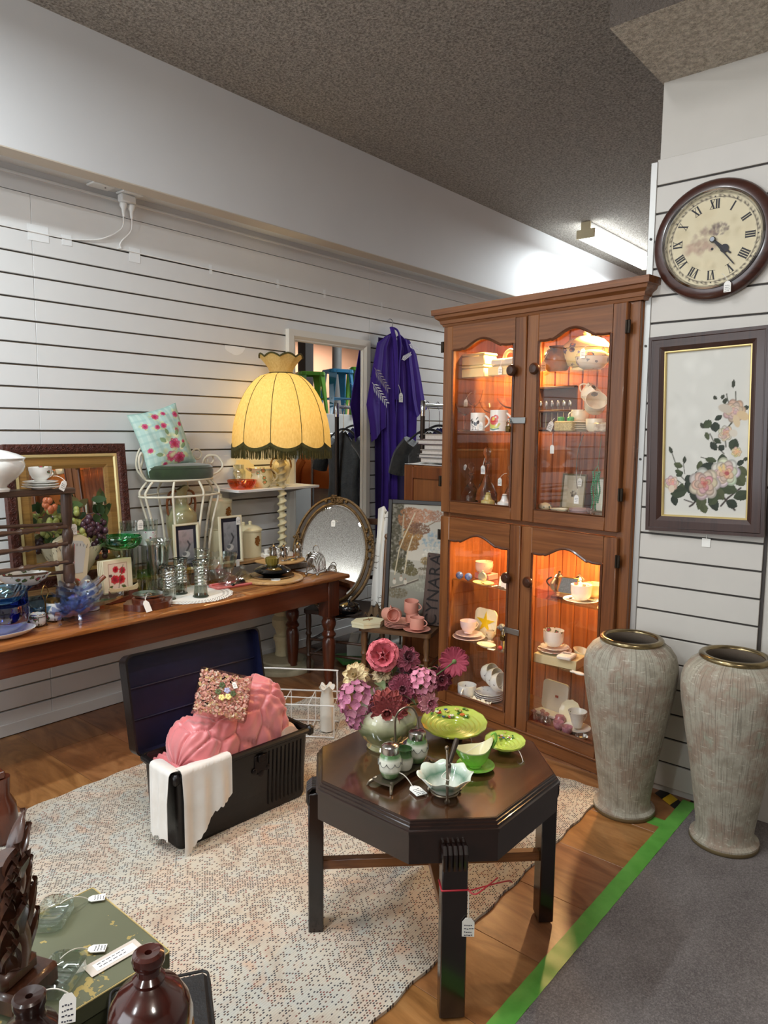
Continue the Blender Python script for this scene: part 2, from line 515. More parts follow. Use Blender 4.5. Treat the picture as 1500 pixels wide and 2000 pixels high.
T('floor_tape', 'green adhesive tape strip along the carpet edge', 'tape',
  MB().sheet(lambda u, v: (.9 + 2.06 * u, .826 + .056 * v, .0082 + .0012 * math.sin(u * 55 + v * 3) * (v - .5) + .0007 * math.sin(u * 140)), 140, 4, .0012),
  mat('green_tape', (84, 150, 58), .35, var=(102, 166, 72), vs=14))
T('floor_tape', 'short green tape piece laid across beside the striped tape', 'tape', MB().sheet(lambda u, v: (2.70 + .06 * u, .885 + .075 * v, .0012 + .0006 * math.sin(u * 9)), 8, 6, .001), MATS['green_tape'])
M_YEL = mat('hazard_yellow', (216, 176, 36), .45); M_BLK = mat('hazard_black', (26, 24, 24), .45)
hz = MB()
for k in range(4):
    hz.mat(k % 2)
    hz.add([(x, y, .0016) for x, y in ((0 + .05 * k, 0), (.05 + .05 * k, 0), (.02 + .05 * k, .062), (-.03 + .05 * k, .062))], [(0, 1, 2, 3)])
T('hazard_tape', 'yellow and black striped hazard tape on the floor behind the urns', 'tape', hz, [M_BLK, M_YEL], (2.95, .995, 0), -2.17, ang=None)

# wall_left : slat wall, every board a piece ----------------------------
wl = ST('wall_left', MB().box((3.3, 3.70, 1.655), (12.6, .16, 3.31)), M_GROOVE)
PAN = [(-3.0, -.806), (-.806, 1.63), (1.63, 4.066), (4.066, 6.5), (6.5, 9.5)]
def board(x0, x1, z0, z1):
    return MB().box(((x0 + x1) / 2, 3.6145, (z0 + z1) / 2), (x1 - x0 - .0015, .016, z1 - z0), .0015)
for (x0, x1) in PAN:
    first = None
    for k in range(22):
        z0 = .128 + .105 * k
        if first is None:
            first = ST('board', board(x0, x1, z0 + .0045, z0 + .1005), M_WHITE, wl, ang=None); base_z = z0
        else:
            o = again(first, wl); o.location = (0, 0, z0 - base_z)
    ST('board', board(x0, x1, 2.4425, 2.61), M_WHITE, wl, ang=None)
    ST('board', board(x0, x1, .002, .1235), M_WHITE, wl, ang=None)
ST('upper_plaster', MB().box((3.3, 3.612, 2.97), (12.6, .014, .715)), M_WALL, wl)
ins = MB()
for k in range(23):
    z = .128 + .105 * k
    ins.box((3.3, 3.6212, z - .0015), (12.4, .003, .003))
o = ST('groove_insert', ins, mat('insert_metal', (170, 158, 140), .4, .8), wl, ang=None); o['kind'] = 'stuff'
ST('baseboard_left', MB().box((3.3, 3.603, .032), (12.4, .008, .060), .002), M_WHITE)

# bulkhead over the slat wall -------------------------------------------
bk = ST('trim_1', MB().box((3.3, 3.345, 3.0), (12.6, .10, .63), .002), M_WALL)
ST('soffit', MB().box((3.3, 3.50, 2.735), (12.6, .21, .02)), M_WHITE, bk)
ST('bulkhead_edge', MB().box((3.3, 3.345, 2.683), (12.6, .104, .006), .001), mat('beige_edge', (196, 184, 168), .6), bk)
ST('cable_duct', MB().box((3.3, 3.600, 2.688), (12.4, .014, .012), .002), M_WHITE, bk)

# ceiling ----------------------------------------------------------------
ST('ceiling', MB().box((3.3, -.2, 3.34), (13.2, 8.2, .06)), M_CEIL)
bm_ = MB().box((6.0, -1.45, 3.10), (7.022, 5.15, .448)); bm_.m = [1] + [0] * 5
t = NT('beam_underside_lit'); v = t.coord(); nz = t.noise(v, 60, 3, .7)
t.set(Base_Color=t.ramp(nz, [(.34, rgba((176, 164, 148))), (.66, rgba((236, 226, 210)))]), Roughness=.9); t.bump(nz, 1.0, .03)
ST('trim_2', bm_, [mat('beam_end_shaded', (104, 94, 86), .9, bump=(75, 1.0, .03)), t.m], ang=None)  # light and shade painted in: beam underside coloured lighter, its end darker

# pillar with slat panel ---------------------------------------------------
wr = ST('wall_right', MB().box((3.35, -.95, 1.44), (.71, 4.134, 2.88)), M_PILL)
ST('groove_backing', MB().box((2.992, .885, 1.30), (.008, .49, 2.54)), M_GROOVE, wr)
pz = [2.587] + [2.482 - .1067 * k for k in range(23)] + [.027]
for a, b in zip(pz[:-1], pz[1:]):
    ST('board', MB().box((2.985, .886, (a + b) / 2), (.012, .47, a - b - .008), .0015), mat('pillar_board', (204, 199, 191), .42, var=(197, 192, 185), vs=2.0), wr, ang=None)
sc = MB()
sc.box((2.986, 1.132, 1.29), (.024, .027, 2.57), .002)
tr = ST('trim_3', sc, mat('brushed_strip', (184, 182, 178), .42, .55))
for z in (2.28, 1.86, 1.4):
    o = ST('screw', MB().lathe([(0, -.004), (.005, -.004), (.005, 0), (0, .001)], 10, (2.9745, 1.132, z), axis='x'), M_GROOVE, tr)
    o.name = 'screw'
# end walls, back wall ------------------------------------------------------
ST('wall_far', MB().box((9.56, -.2, 1.655), (.12, 8.2, 3.31)), M_WALL)
ST('wall_near', MB().box((-3.06, -.2, 1.655), (.12, 8.2, 3.31)), mat('shop_wall', (190, 184, 176), .7))
ST('wall_back', MB().box((3.3, -4.2, 1.655), (13, .12, 3.31)), MATS['shop_wall'])
ST('wall_peach', MB().box((7.2, -.55, 1.655), (4.6, .1, 3.3)), mat('peach_paint', (222, 172, 142), .7))

# batten light in view -------------------------------------------------------
bt = E('batten_light_fitting', 'lit fluorescent batten on the ceiling above the tall cabinet', 'light', (6.0, 2.85, 3.31))
P(bt, 'body', MB().box((.75, 0, -.03), (1.5, .07, .06), .006), mat('fitting_white', (225, 225, 222), .4))
P(bt, 'diffuser', MB().prism([(-.06, -.062), (.06, -.062), (.075, -.13), (-.075, -.13)], .012, 1.488, 'x'), mat('tube_glow', (255, 255, 255), .4, emit=(240, 250, 255), estr=9.0))
for x in (0.0, 1.5):
    P(bt, 'end_cap', MB().box((x, 0, -.035), (.022, .085, .07), .004).box((x, 0, -.10), (.022, .165, .075), .004), mat('cream_cap', (226, 212, 176), .5))
# power outlets under the bulkhead --------------------------------------------
M_PLAS = mat('white_plastic', (238, 238, 236), .3)
for i, (x, lab) in enumerate(((1.955, 'blank white cover plate under the bulkhead beside the double outlet'), (2.115, 'white double power outlet under the bulkhead with two plugs'))):
    o = E('outlet_plate', lab, 'outlet', (x, 3.545, 2.7245))
    P(o, 'plate', MB().box((0, 0, -.006), (.115, .075, .011), .003), M_PLAS)
    if i == 0: P(o, 'screw', MB().lathe([(0, 0), (.004, 0), (.004, .002), (0, .002)], 10, (.02, -.01, -.014)), M_GROOVE)
    if i:
        P(o, 'adaptor', MB().box((-.012, .008, -.034), (.086, .045, .044), .008), M_PLAS)
        for dx in (-.033, .012):
            P(o, 'plug', MB().lathe([(0, -.058), (.019, -.058), (.020, -.070), (.011, -.088), (.006, -.125), (0, -.125)], 14, (dx, .008, 0)), M_PLAS)
def cord(name, lab, pts, r=.0032, m=M_PLAS):
    return T(name, lab, 'cord', MB().tube(pts, r, 7), m)
def smooth(pts, n=10):
    P_ = [Vector(p) for p in pts]; out = []
    for i in range(len(P_) - 1):
        a, b, c, d = P_[max(i - 1, 0)], P_[i], P_[i + 1], P_[min(i + 2, len(P_) - 1)]
        for k in range(n):
            q = k / n
            out.append(.5 * ((2 * b) + (c - a) * q + (2 * a - 5 * b + 4 * c - d) * q * q + (3 * b - a - 3 * c + d) * q ** 3))
    return out + [P_[-1]]
cord('power_cord', 'white power cord drooping toward the window of tape squares', smooth([(2.08, 3.553, 2.60), (2.075, 3.57, 2.54), (1.98, 3.59, 2.475), (1.86, 3.600, 2.447), (1.76, 3.602, 2.439), (1.4, 3.602, 2.4395)]))
bpy.data.objects['power_cord']['label'] = 'white power cord from the outlet running along the groove over the framed mirror'
cord('power_cord', 'white power cord dropping from the outlet and running on above the lamp', smooth([(2.128, 3.553, 2.60), (2.13, 3.57, 2.54), (2.085, 3.592, 2.48), (2.09, 3.601, 2.455), (2.14, 3.602, 2.445), (2.8, 3.602, 2.441), (3.6, 3.602, 2.439), (4.9, 3.602, 2.439)]))
M_TAPE = mat('clear_tape', (236, 238, 238), .25, spec=.6)
for i, (x, z, w, h, lab) in enumerate(((1.66, 2.437, .10, .075, 'largest square of clear tape on the slat wall near its vertical seam'), (1.80, 2.433, .05, .05, 'small clear tape square just beside the largest tape square'), (2.17, 2.43, .065, .075, 'clear tape patch holding the cord below the outlet'), (2.66, 2.44, .02, .055, 'narrow tape strip on the cord between outlet and lamp'), (3.18, 2.44, .02, .055, 'narrow tape strip on the cord above the lamp shade'), (3.6, 2.44, .02, .055, 'narrow tape strip on the cord above the white mirror'), (4.2, 2.44, .02, .055, 'narrow tape strip on the cord above the purple robe'))):
    T('tape_strip', lab, 'tape', MB().box((0, 0, 0), (w, .0012, h)), M_TAPE, (x, 3.6050, z), (0, random.uniform(-.06, .06), 0), ang=None)
chip = MB(); cc = []
for k in range(14):
    a = k / 13 * PI; cc.append((.085 * math.cos(a) * random.uniform(.85, 1), -.055 * math.sin(a) * random.uniform(.85, 1)))
chip.prism([(x, z) for x, z in cc], -.0006, .0006, 'y')
T('filler_patch', 'chipped white filler patch on the slat wall above the lamp', 'patch', chip, mat('filler', (240, 240, 238), .8), (2.83, 3.6055, 2.015), ang=None)

# ================================================================ TALL CABINET
CA = Vector((3.093, 2.182, 0)); CU = Vector((-.13917, -.99027, 0)); CN = Vector((.99027, -.13917, 0)); CR = math.atan2(CU.y, CU.x)
def Cb(s, d, z): return CA + CU * s + CN * d + Vector((0, 0, z))
W_V = wood('pine_upright', (126, 76, 40), (96, 54, 26), 'z', 1.0, .34, .35, c3=(144, 92, 52))
W_H = wood('pine_across', (126, 76, 40), (96, 54, 26), 'x', 1.0, .34, .35, c3=(144, 92, 52))
W_D = wood('pine_moulding', (92, 50, 24), (66, 34, 16), 'x', 1.0, .4, .3)
W_B = wood('pine_back', (168, 92, 46), (128, 62, 28), 'z', .8, .45, .1, c3=(186, 112, 60))
GLASS = clear_glass('pane_glass', ior=1.5)
SHELF_G = clear_glass('shelf_glass', (238, 246, 241), 1.5)
cb = E('display_cabinet', 'tall honey pine display cabinet with four arched glass doors', 'cabinet', CA, CR)
DEP = .36
P(cb, 'side_panel', MB().box((-.025, DEP / 2 + .02, 1.05), (.022, DEP, 2.0), .002), W_V)
P(cb, 'side_panel', MB().box((1.035, DEP / 2 + .02, 1.05), (.022, DEP, 2.0), .002), W_V)
P(cb, 'top_panel', MB().box((.505, DEP / 2 + .02, 2.045), (1.08, DEP, .02), .002), W_H)
P(cb, 'floor_panel', MB().box((.505, DEP / 2 + .02, .085), (1.04, DEP - .01, .02)), W_H)
P(cb, 'middle_panel', MB().box((.505, DEP / 2 + .02, 1.118), (1.04, DEP - .01, .03)), W_H)
for k in range(13):
    P(cb, 'back_board', MB().prism([(-.0398, .006), (-.035, 0), (.035, 0), (.0398, .006), (.0398, .012), (-.0398, .012)], .09, 2.04).mark(), W_B, None, (.02 + .0808 * k, DEP + .005, 0), ang=None)
P(cb, 'plinth', MB().box((.505, .175, .03), (1.09, .38, .06), .004).box((.505, .165, .068), (1.115, .38, .016), .005), W_H)
P(cb, 'face_stile', MB().box((-.010, .011, 1.055), (.052, .022, 1.97), .002), W_V)
P(cb, 'face_stile', MB().box((1.010, .011, 1.055), (.066, .022, 1.97), .002), W_V)
P(cb, 'face_rail', MB().box((.505, .013, 1.082), (1.04, .022, .03), .002), W_H)
P(cb, 'face_rail', MB().box((.505, .013, 2.02), (1.04, .022, .04), .002), W_H)
# cornice : stepped moulding on three sides
cor = MB()
prof = [(0, 0), (.012, 0), (.016, .012), (.022, .014), (.026, .030), (.042, .042), (.046, .055), (.056, .058), (.058, .085), (0, .085)]
n = len(prof)
x0, x1, y0, y1 = -.036, 1.046, .0, DEP + .02
vs = []
for (px, py, sx, sy) in ((x0, y1, -1, 0), (x0, y0, -1, -1), (x1, y0, 1, -1), (x1, y1, 1, 0)):
    for (o_, z) in prof: vs.append((px + sx * o_, py + sy * o_, 2.04 + z))
fs = [(a * n + i, a * n + (i + 1) % n, (a + 1) * n + (i + 1) % n, (a + 1) * n + i) for a in range(3) for i in range(n)]
fs += [(0 * n + n - 1, 1 * n + n - 1, 2 * n + n - 1, 3 * n + n - 1)]
cor.add(vs, fs)
P(cb, 'cornice', cor, W_H, ang=25)
def door(s0, s1, z0, z1, knob_side, amp):
    W, H = s1 - s0, z1 - z0
    st, br = .064, .062
    d = P(cb, 'door', MB(), W_V, None, ((s0 + s1) / 2, -.004, z0))
    bpy.data.objects.remove(d)
    mb = MB()
    mb.box((-W / 2 + st / 2, 0, H / 2), (st, .026, H), .004).box((W / 2 - st / 2, 0, H / 2), (st, .026, H), .004)
    mb.mat(1)
    mb.box((0, 0, br / 2), (W - 2 * st, .024, br), .003)
    iw = W - 2 * st; zs = H - .128
    N = 40; poly = []
    arch = []
    for k in range(N + 1):
        x = -iw / 2 + iw * k / N; u = (k / N - .5) / .42
        arch.append((x, zs + (amp * math.cos(PI * u / 2) ** 2 if abs(u) < 1 else 0) + .010 * abs(k / N - .5) * 2 * (abs(u) > .75)))
    up = [(x, -.012, z) for x, z in arch] + [(x, -.012, H - .001) for x, z in arch]
    bkv = [(x, .012, z) for x, z in arch] + [(x, .012, H - .001) for x, z in arch]
    M_ = N + 1; fs = []
    for k in range(N):
        fs += [(k, k + 1, M_ + k + 1, M_ + k), (2 * M_ + k, 2 * M_ + k + 1, 3 * M_ + k + 1, 3 * M_ + k), (k, k + 1, 2 * M_ + k + 1, 2 * M_ + k), (M_ + k, M_ + k + 1, 3 * M_ + k + 1, 3 * M_ + k)]
    mb.add(up + bkv, fs)
    dr = P(cb, 'door', mb, [W_V, W_H], None, ((s0 + s1) / 2, -.014, z0))
    # routed moulding round the opening
    path = [(-iw / 2 + .004, -.0135, br + .002)] + [(x * .985, -.0135, z - .002) for x, z in arch] + [(iw / 2 - .004, -.0135, br + .002)]
    P(dr, 'moulding', MB().tube(path, .0065, 6, closed=True), W_D)
    pane = MB(); vs = [(x, .004, br) for x, z in arch] + [(x, .004, z) for x, z in arch]
    vs2 = [(x, .007, z) for x, y, z in vs]; fs = []
    for k in range(N): fs += [(k, k + 1, M_ + k + 1, M_ + k), (2 * M_ + k, 3 * M_ + k, 3 * M_ + k + 1, 2 * M_ + k + 1)]
    pane.add(vs + vs2, fs)
    P(dr, 'glass_pane', pane, GLASS, ang=None)
    kx = knob_side * (W / 2 - .062)
    kz = H * .742
    P(dr, 'knob', MB().lathe([(0, -.052), (.018, -.050), (.026, -.042), (.027, -.034), (.020, -.026), (.010, -.022), (.009, -.010), (0, -.010)], 20, (kx, 0, kz), axis='y'), mat('dark_knob', (62, 34, 20), .3, coat=.5))
    for hz_ in (.16, H - .10):
        P(dr, 'hinge', MB().box((-knob_side * (W / 2 + .006), -.012, hz_), (.022, .008, .055), .002).tube([(-knob_side * (W / 2 + .002), -.018, hz_ - .026), (-knob_side * (W / 2 + .002), -.018, hz_ + .026)], .004, 8), mat('bronze', (52, 44, 36), .4, .8))
    return dr
dUL = door(-.03, .494, 1.09, 2.038, 1, .052)
dUR = door(.500, .998, 1.09, 2.038, -1, .052)
dLL = door(-.03, .494, .072, 1.068, 1, .052)
dLR = door(.500, .998, .072, 1.068, -1, .052)
M_STEEL = mat('zinc_steel', (178, 180, 180), .32, 1.0)
for dr, zz in ((dUL, 1.562), (dLL, .552)):
    zz -= (1.09 if dr is dUL else .072)
    P(dr, 'hasp', MB().box((.231, -.019, zz), (.09, .004, .028), .001).tube([(.187, -.016, zz - .012), (.187, -.032, zz - .006), (.187, -.032, zz + .006), (.187, -.016, zz + .012)], .0035, 8), M_STEEL)
    P(dr, 'padlock', MB().box((.187, -.032, zz - .04), (.026, .014, .03), .004).tube([(.179, -.032, zz - .026), (.179, -.032, zz - .008), (.187, -.032, zz), (.195, -.032, zz - .008), (.195, -.032, zz - .026)], .0028, 8), mat('brass_lock', (120, 98, 58), .3, 1.0))
for z in (1.782, 1.508, .722, .402):
    P(cb, 'glass_shelf', MB().box((.505, .20, z), (1.034, .285, .008), .001), SHELF_G, ang=None)
M_BULB = mat('warm_bulb', (255, 235, 190), .4, emit=(255, 214, 140), estr=22.0)
for (s, z, pw) in ((.24, 2.015, 44.0), (.755, 2.015, 52.0), (.24, 1.085, 20.0), (.755, 1.085, 36.0)):
    P(cb, 'downlight', MB().lathe([(0, .016), (.034, .016), (.036, 0), (.028, -.004), (.026, .002), (0, .002)], 20, (s, .19, z)), mat('downlight_ring', (210, 190, 150), .3, .8))
    P(cb, 'lamp_lens', MB().lathe([(0, .0), (.02, 0), (.016, -.008), (0, -.011)], 14, (s, .19, z - .001)), M_BULB)
    d = bpy.data.lights.new('cabinet_lamp', 'SPOT'); d.energy = pw; d.color = (1.0, .58, .24); d.shadow_soft_size = .02; d.spot_size = 2.75; d.spot_blend = .6
    o = bpy.data.objects.new('cabinet_lamp', d); COL.objects.link(o); o.parent = cb; o.location = (s, .19, z - .018)

# ================================================================ RUG
t = NT('rug_weave')
tc = t.n('ShaderNodeTexCoord'); sx = t.n('ShaderNodeSeparateXYZ'); t.l(tc.outputs['Object'], sx.inputs[0])
X, Y = sx.outputs[0], sx.outputs[1]
NY = 150.0; NX = 98.0
row = t.math('FLOOR', t.math('MULTIPLY', Y, NY)); odd = t.math('MULTIPLY', t.math('MODULO', t.math('ABSOLUTE', row), 2.0), .5)
xx = t.math('ADD', t.math('MULTIPLY', X, NX), odd)
cx_ = t.math('FLOOR', xx); fx = t.math('FRACT', xx); fy = t.math('FRACT', t.math('MULTIPLY', Y, NY))
cv_ = t.n('ShaderNodeCombineXYZ'); t.l(cx_, cv_.inputs[0]); t.l(row, cv_.inputs[1])
wn = t.n('ShaderNodeTexWhiteNoise', noise_dimensions='2D'); t.l(cv_.outputs[0], wn.inputs['Vector'])
big = t.noise(tc.outputs['Object'], 2.6, 3, .6); big2 = t.noise(tc.outputs['Object'], 5.5, 2, .6, 1.0)
dash = t.math('MULTIPLY', t.math('GREATER_THAN', fx, .38), t.math('MULTIPLY', t.math('GREATER_THAN', fy, .2), t.math('LESS_THAN', fy, .78)))
# faded medallion outlines : nested diamonds
mxx = t.math('ABSOLUTE', t.math('SUBTRACT', t.math('MODULO', t.math('ADD', X, 10.0), 1.15), .575)); myy = t.math('ABSOLUTE', t.math('SUBTRACT', t.math('MODULO', t.math('ADD', Y, 10.35), 1.3), .65))
dm = t.math('ADD', t.math('ADD', mxx, t.math('MULTIPLY', myy, .8)), t.math('MULTIPLY', t.math('SUBTRACT', big2, .5), .18))
band = t.math('ABSOLUTE', t.math('SUBTRACT', t.math('FRACT', t.math('MULTIPLY', dm, 3.2)), .5))
thr = t.math('SUBTRACT', 1.06, t.math('ADD', t.math('MULTIPLY', big, 1.0), t.math('MULTIPLY', band, .30)))
on = t.math('MULTIPLY', dash, t.math('GREATER_THAN', wn.outputs['Value'], thr))
base = t.ramp(big2, [(.30, rgba((184, 164, 146))), (.46, rgba((200, 190, 173))), (.58, rgba((194, 191, 180))), (.72, rgba((202, 176, 154)))])
base = t.mix(t.math('MULTIPLY', t.math('GREATER_THAN', band, .36), .35), base, rgba((206, 178, 156)))
dc = t.ramp(wn.outputs['Value'], [(.40, rgba((84, 72, 66))), (.62, rgba((66, 62, 66))), (.82, rgba((104, 76, 64))), (.96, rgba((128, 70, 62)))], 'CONSTANT')
t.set(Base_Color=t.mix(on, base, dc), Roughness=.95)
hh = t.math('ADD', t.math('MULTIPLY', t.math('PINGPONG', fy, .5), 1.0), t.math('MULTIPLY', wn.outputs['Value'], .4))
t.bump(hh, .6, .004); M_RUG = t.m
def rugfn(u, v):
    x = -1.42 + 2.84 * u; y = -.86 + 1.72 * v
    e = .006 * math.sin(v * 90) * (u in (0, 1)) + .0
    return (x + e + .004 * math.sin(y * 31) * (u > .99), y + (.004 * math.sin(x * 37)) * (v in (0, 1)), .0095 + .001 * math.sin(x * 9) * math.sin(y * 11))
T('rug', 'faded cream patterned woven rug under trunk and octagonal table', 'rug', MB().sheet(rugfn, 120, 70, .0095), M_RUG, (1.37, 1.965, .0005), .03)

# ================================================================ LONG PINE TABLE
W_TAB = wood('table_top_wood', (150, 92, 46), (104, 56, 26), 'x', .8, .26, .35, c3=(176, 114, 60))
W_TABD = wood('table_apron_wood', (96, 45, 24), (66, 29, 17), 'x', .9, .3, .3)
W_TABL = wood('table_leg_wood', (92, 44, 26), (58, 26, 16), 'z', 1.0, .28, .45)
tb = E('dining_table', 'long antique pine table loaded with china and glass', 'table', (2.0, 3.105, 0))
rnd = random.Random(4)
top = MB()
prof = [(-.222, .640), (-.2275, .644), (-.229, .652), (-.2275, .660), (-.221, .665), (.221, .665), (.228, .658), (.228, .646), (.222, .640)]
N = 60; vs = []
for i in range(N + 1):
    x = -1.12 + 2.2 * i / N
    for (y, z) in prof:
        j = rnd.uniform(-1, 1) * .0022 if y < -.2 else 0
        vs.append((x + (.004 if i == N and abs(y) > .22 else 0), y + j, z - (abs(j) if z > .655 else 0)))
n = len(prof)
fs = [(i * n + k, i * n + (k + 1) % n, (i + 1) * n + (k + 1) % n, (i + 1) * n + k) for i in range(N) for k in range(n)] + [tuple(range(n)), tuple(N * n + k for k in range(n))]
top.add(vs, fs)
P(tb, 'tabletop', top, W_TAB)
for y in (-.175, .185):
    P(tb, 'apron', MB().box((-.02, y, .580), (2.04, .022, .12), .002), W_TABD)
for x in (-1.06, 1.02):
    P(tb, 'apron', MB().box((x, 0, .580), (.022, .34, .12), .002), wood('table_end_wood', (108, 50, 26), (76, 32, 18), 'y', .9, .3, .3))
LEGP = [(0, 0), (.020, 0), (.024, .02), (.030, .045), (.027, .06), (.031, .075), (.037, .16), (.041, .24), (.038, .275), (.030, .29), (.041, .30), (.043, .31), (.035, .322), (.030, .335), (.042, .365), (.044, .385), (.035, .405), (.041, .415), (.041, .425), (.0, .425)]
leg = None
for (x, y) in ((.985, -.152), (-1.02, -.152), (.985, .165), (-1.02, .165)):
    if leg is None:
        m_ = MB().lathe([(r, z) for r, z in LEGP], 28).box((0, 0, .53), (.088, .088, .22), .003)
        leg = P(tb, 'leg', m_, W_TABL, None, (x, y, 0))
    else: again(leg, tb, (x, y, 0))

# shelf over the back of the table, hung on the slat wall (tan) and the white one
T('slatwall_shelf', 'tan board shelf behind the table carrying mirror and wire chair', 'shelf', MB().box((0, 0, 0), (1.86, .285, .02), .002), wood('tan_board', (176, 138, 92), (150, 112, 70), 'x', .6, .5, .05), (1.93, 3.463, .735))
sh = E('slatwall_shelf', 'short white shelf with china under the yellow lampshade', 'shelf', (2.985, 3.485, 1.148))
P(sh, 'board', MB().box((0, 0, 0), (.66, .235, .016), .002), M_WHITE)
for x in (-.22, .2):
    P(sh, 'bracket', MB().prism([(-.11, -.01), (.11, -.01), (.11, -.06), (.07, -.05)], x - .004, x + .004, 'x'), M_ALU)

# ================================================================ URNS
t = NT('urn_clay'); v = t.coord()
geo = t.n('ShaderNodeTexCoord'); sp = t.n('ShaderNodeSeparateXYZ'); t.l(geo.outputs['Object'], sp.inputs[0])
ang = t.math('ARCTAN2', sp.outputs[1], sp.outputs[0])
cb_ = t.n('ShaderNodeCombineXYZ'); t.l(t.math('MULTIPLY', ang, 38.0), cb_.inputs[0]); t.l(t.math('MULTIPLY', sp.outputs[2], 5.0), cb_.inputs[2])
st = t.noise(cb_.outputs[0], 1.0, 3, .6)
cb2 = t.n('ShaderNodeCombineXYZ'); t.l(t.math('MULTIPLY', ang, 4.0), cb2.inputs[0]); t.l(t.math('MULTIPLY', sp.outputs[2], 90.0), cb2.inputs[2])
st2 = t.noise(cb2.outputs[0], 1.0, 3, .6)
pt = t.noise(v, 7.5, 4, .65)
c1 = t.ramp(pt, [(.30, rgba((136, 128, 112))), (.47, rgba((168, 162, 146))), (.60, rgba((150, 132, 116))), (.74, rgba((154, 158, 140)))])
c2 = t.mix(t.math('MULTIPLY', t.math('GREATER_THAN', st, .56), .42), c1, rgba((86, 76, 64)))
c2 = t.mix(t.math('MULTIPLY', t.math('GREATER_THAN', st2, .62), .35), c2, rgba((210, 202, 186)))
t.set(Base_Color=c2, Roughness=.85); t.bump(t.math('ADD', st, t.math('MULTIPLY', st2, .5)), .5, .004); M_URN = t.m
M_BRZ = mat('bronze_rim', (150, 132, 96), .24, .9, var=(104, 92, 70), vs=18)
M_DKCLAY = mat('dark_clay', (96, 84, 72), .9)
UP = [(.0, .004), (.116, .004), (.119, .012), (.118, .022), (.104, .030), (.098, .045), (.101, .08), (.112, .16), (.127, .26), (.144, .36), (.160, .45), (.1725, .525), (.178, .575), (.177, .61), (.168, .645), (.150, .672), (.128, .688), (.116, .694), (.112, .700)]
UI = [(.094, .702), (.092, .69), (.10, .665), (.14, .63), (.155, .57), (.14, .40), (.09, .1), (0, .06)]
def urn(lab, loc, rz, sc=1.0):
    u = E('floor_urn', lab, 'urn', loc, rz, None); u.scale = (sc, sc, sc)
    P(u, 'body', MB().lathe(UP, 64), M_URN)
    P(u, 'inner_wall', MB().lathe([(.112, .700), (.104, .704)] + UI, 40), M_DKCLAY)
    P(u, 'rim', MB().lathe([(.108 + .0135 * math.cos(a), .7015 + .011 * math.sin(a)) for a in [2 * PI * k / 14 for k in range(15)]], 56), M_BRZ)
    P(u, 'foot_ring', MB().lathe([(.0, .0), (.1165, .0), (.1195, .004), (.1195, .014), (.117, .018), (0, .018)], 56), mat('foot_bronze', (124, 108, 78), .45, .5))
    return u
urn('tall ribbed clay floor urn with bronze rim against the display cabinet corner', (2.745, 1.045, .001), .3)
u2 = urn('tall ribbed clay floor urn standing on the grey carpet at the frame edge', (2.75, .668, .008), 2.1, 1.0)
tag(u2, (-.112, .05, .715), .03, None, (.6, 0, 1.8))

# ================================================================ OCTAGONAL TABLE
W_OT = wood('oct_top', (70, 41, 22), (46, 26, 14), 'x', .7, .22, 1.0, c3=(86, 54, 30))
W_OT.node_tree.nodes['Principled BSDF'].inputs['Coat IOR'].default_value = 2.0
W_OD = wood('oct_dark', (40, 23, 17), (26, 15, 11), 'x', .9, .25, .4)
W_OL = wood('oct_leg', (27, 15, 12), (18, 10, 8), 'z', .9, .24, .45)
W_OS = wood('oct_stretcher', (136, 84, 44), (100, 56, 28), 'x', 1.2, .35, .2)
ot = E('octagonal_table', 'dark octagonal coffee table with fluted legs holding green china', 'table', (1.682, 1.222, .006))
a_, c_ = .33, .166
def octo(sc): return [(x * sc, y * sc) for x, y in ((-c_, -a_), (c_, -a_), (a_, -c_), (a_, c_), (c_, a_), (-c_, a_), (-a_, c_), (-a_, -c_))]
P(ot, 'tabletop', MB().prism(octo(.945), .500, .520), W_OT, ang=20)
mo = MB()
rings = [(.945, .519), (.955, .519), (.957, .514), (.968, .513), (.970, .507), (.983, .506), (.985, .499), (1.0, .497), (1.0, .488), (.93, .486)]
vs = [(x, y, z) for s_, z in rings for x, y in octo(s_)]
mo.add(vs, [(i * 8 + k, i * 8 + (k + 1) % 8, (i + 1) * 8 + (k + 1) % 8, (i + 1) * 8 + k) for i in range(len(rings) - 1) for k in range(8)])
P(ot, 'stepped_edge', mo, W_OD, ang=20)
ap = MB().prism(octo(.985), .408, .487)
P(ot, 'apron', ap, W_OD, ang=20)
for k in range(4):
    ang_ = PI / 4 + k * PI / 2
    lg = MB(); rr = .352
    lg.box((rr, 0, .22), (.045, .066, .44), .003)
    R_ = Matrix.Rotation(ang_, 4, 'Z')
    l_ = P(ot, 'leg', lg, W_OL, None, (0, 0, 0), (0, 0, ang_))
    for q in range(5):
        y = -.0265 + .01325 * q
        P(l_, 'flute', MB().tube([(rr + .019, y, .405), (rr + .022, y, .415), (rr + .022, y, .447), (rr + .010, y, .458), (rr - .012, y, .456)], .0068, 8), W_OL)
for ang_ in (PI / 4, 3 * PI / 4):
    P(ot, 'stretcher', MB().box((0, 0, .205 if ang_ < 1 else .2051), (.665, .026, .03), .002), W_OS, None, (0, 0, 0), (0, 0, ang_))
rb = MB(); base = Matrix.Rotation(5 * PI / 4, 4, 'Z')
rb.mark().box((.352, 0, .352), (.050, .071, .004), .001)
rb.tube(smooth([(.378, .034, .352), (.39, .05, .35), (.37, .085, .358), (.33, .12, .352)], 5), .0018, 6)
rb.tube(smooth([(.378, .036, .352), (.36, .09, .352), (.32, .15, .335), (.29, .17, .31)], 5), .0018, 6)
rb.xf(base)
P(ot, 'red_ribbon', rb, mat('red_ribbon', (176, 40, 52), .5))
pt_ = base @ Vector((.380, .035, .28)); ps_ = base @ Vector((.378, .034, .352))
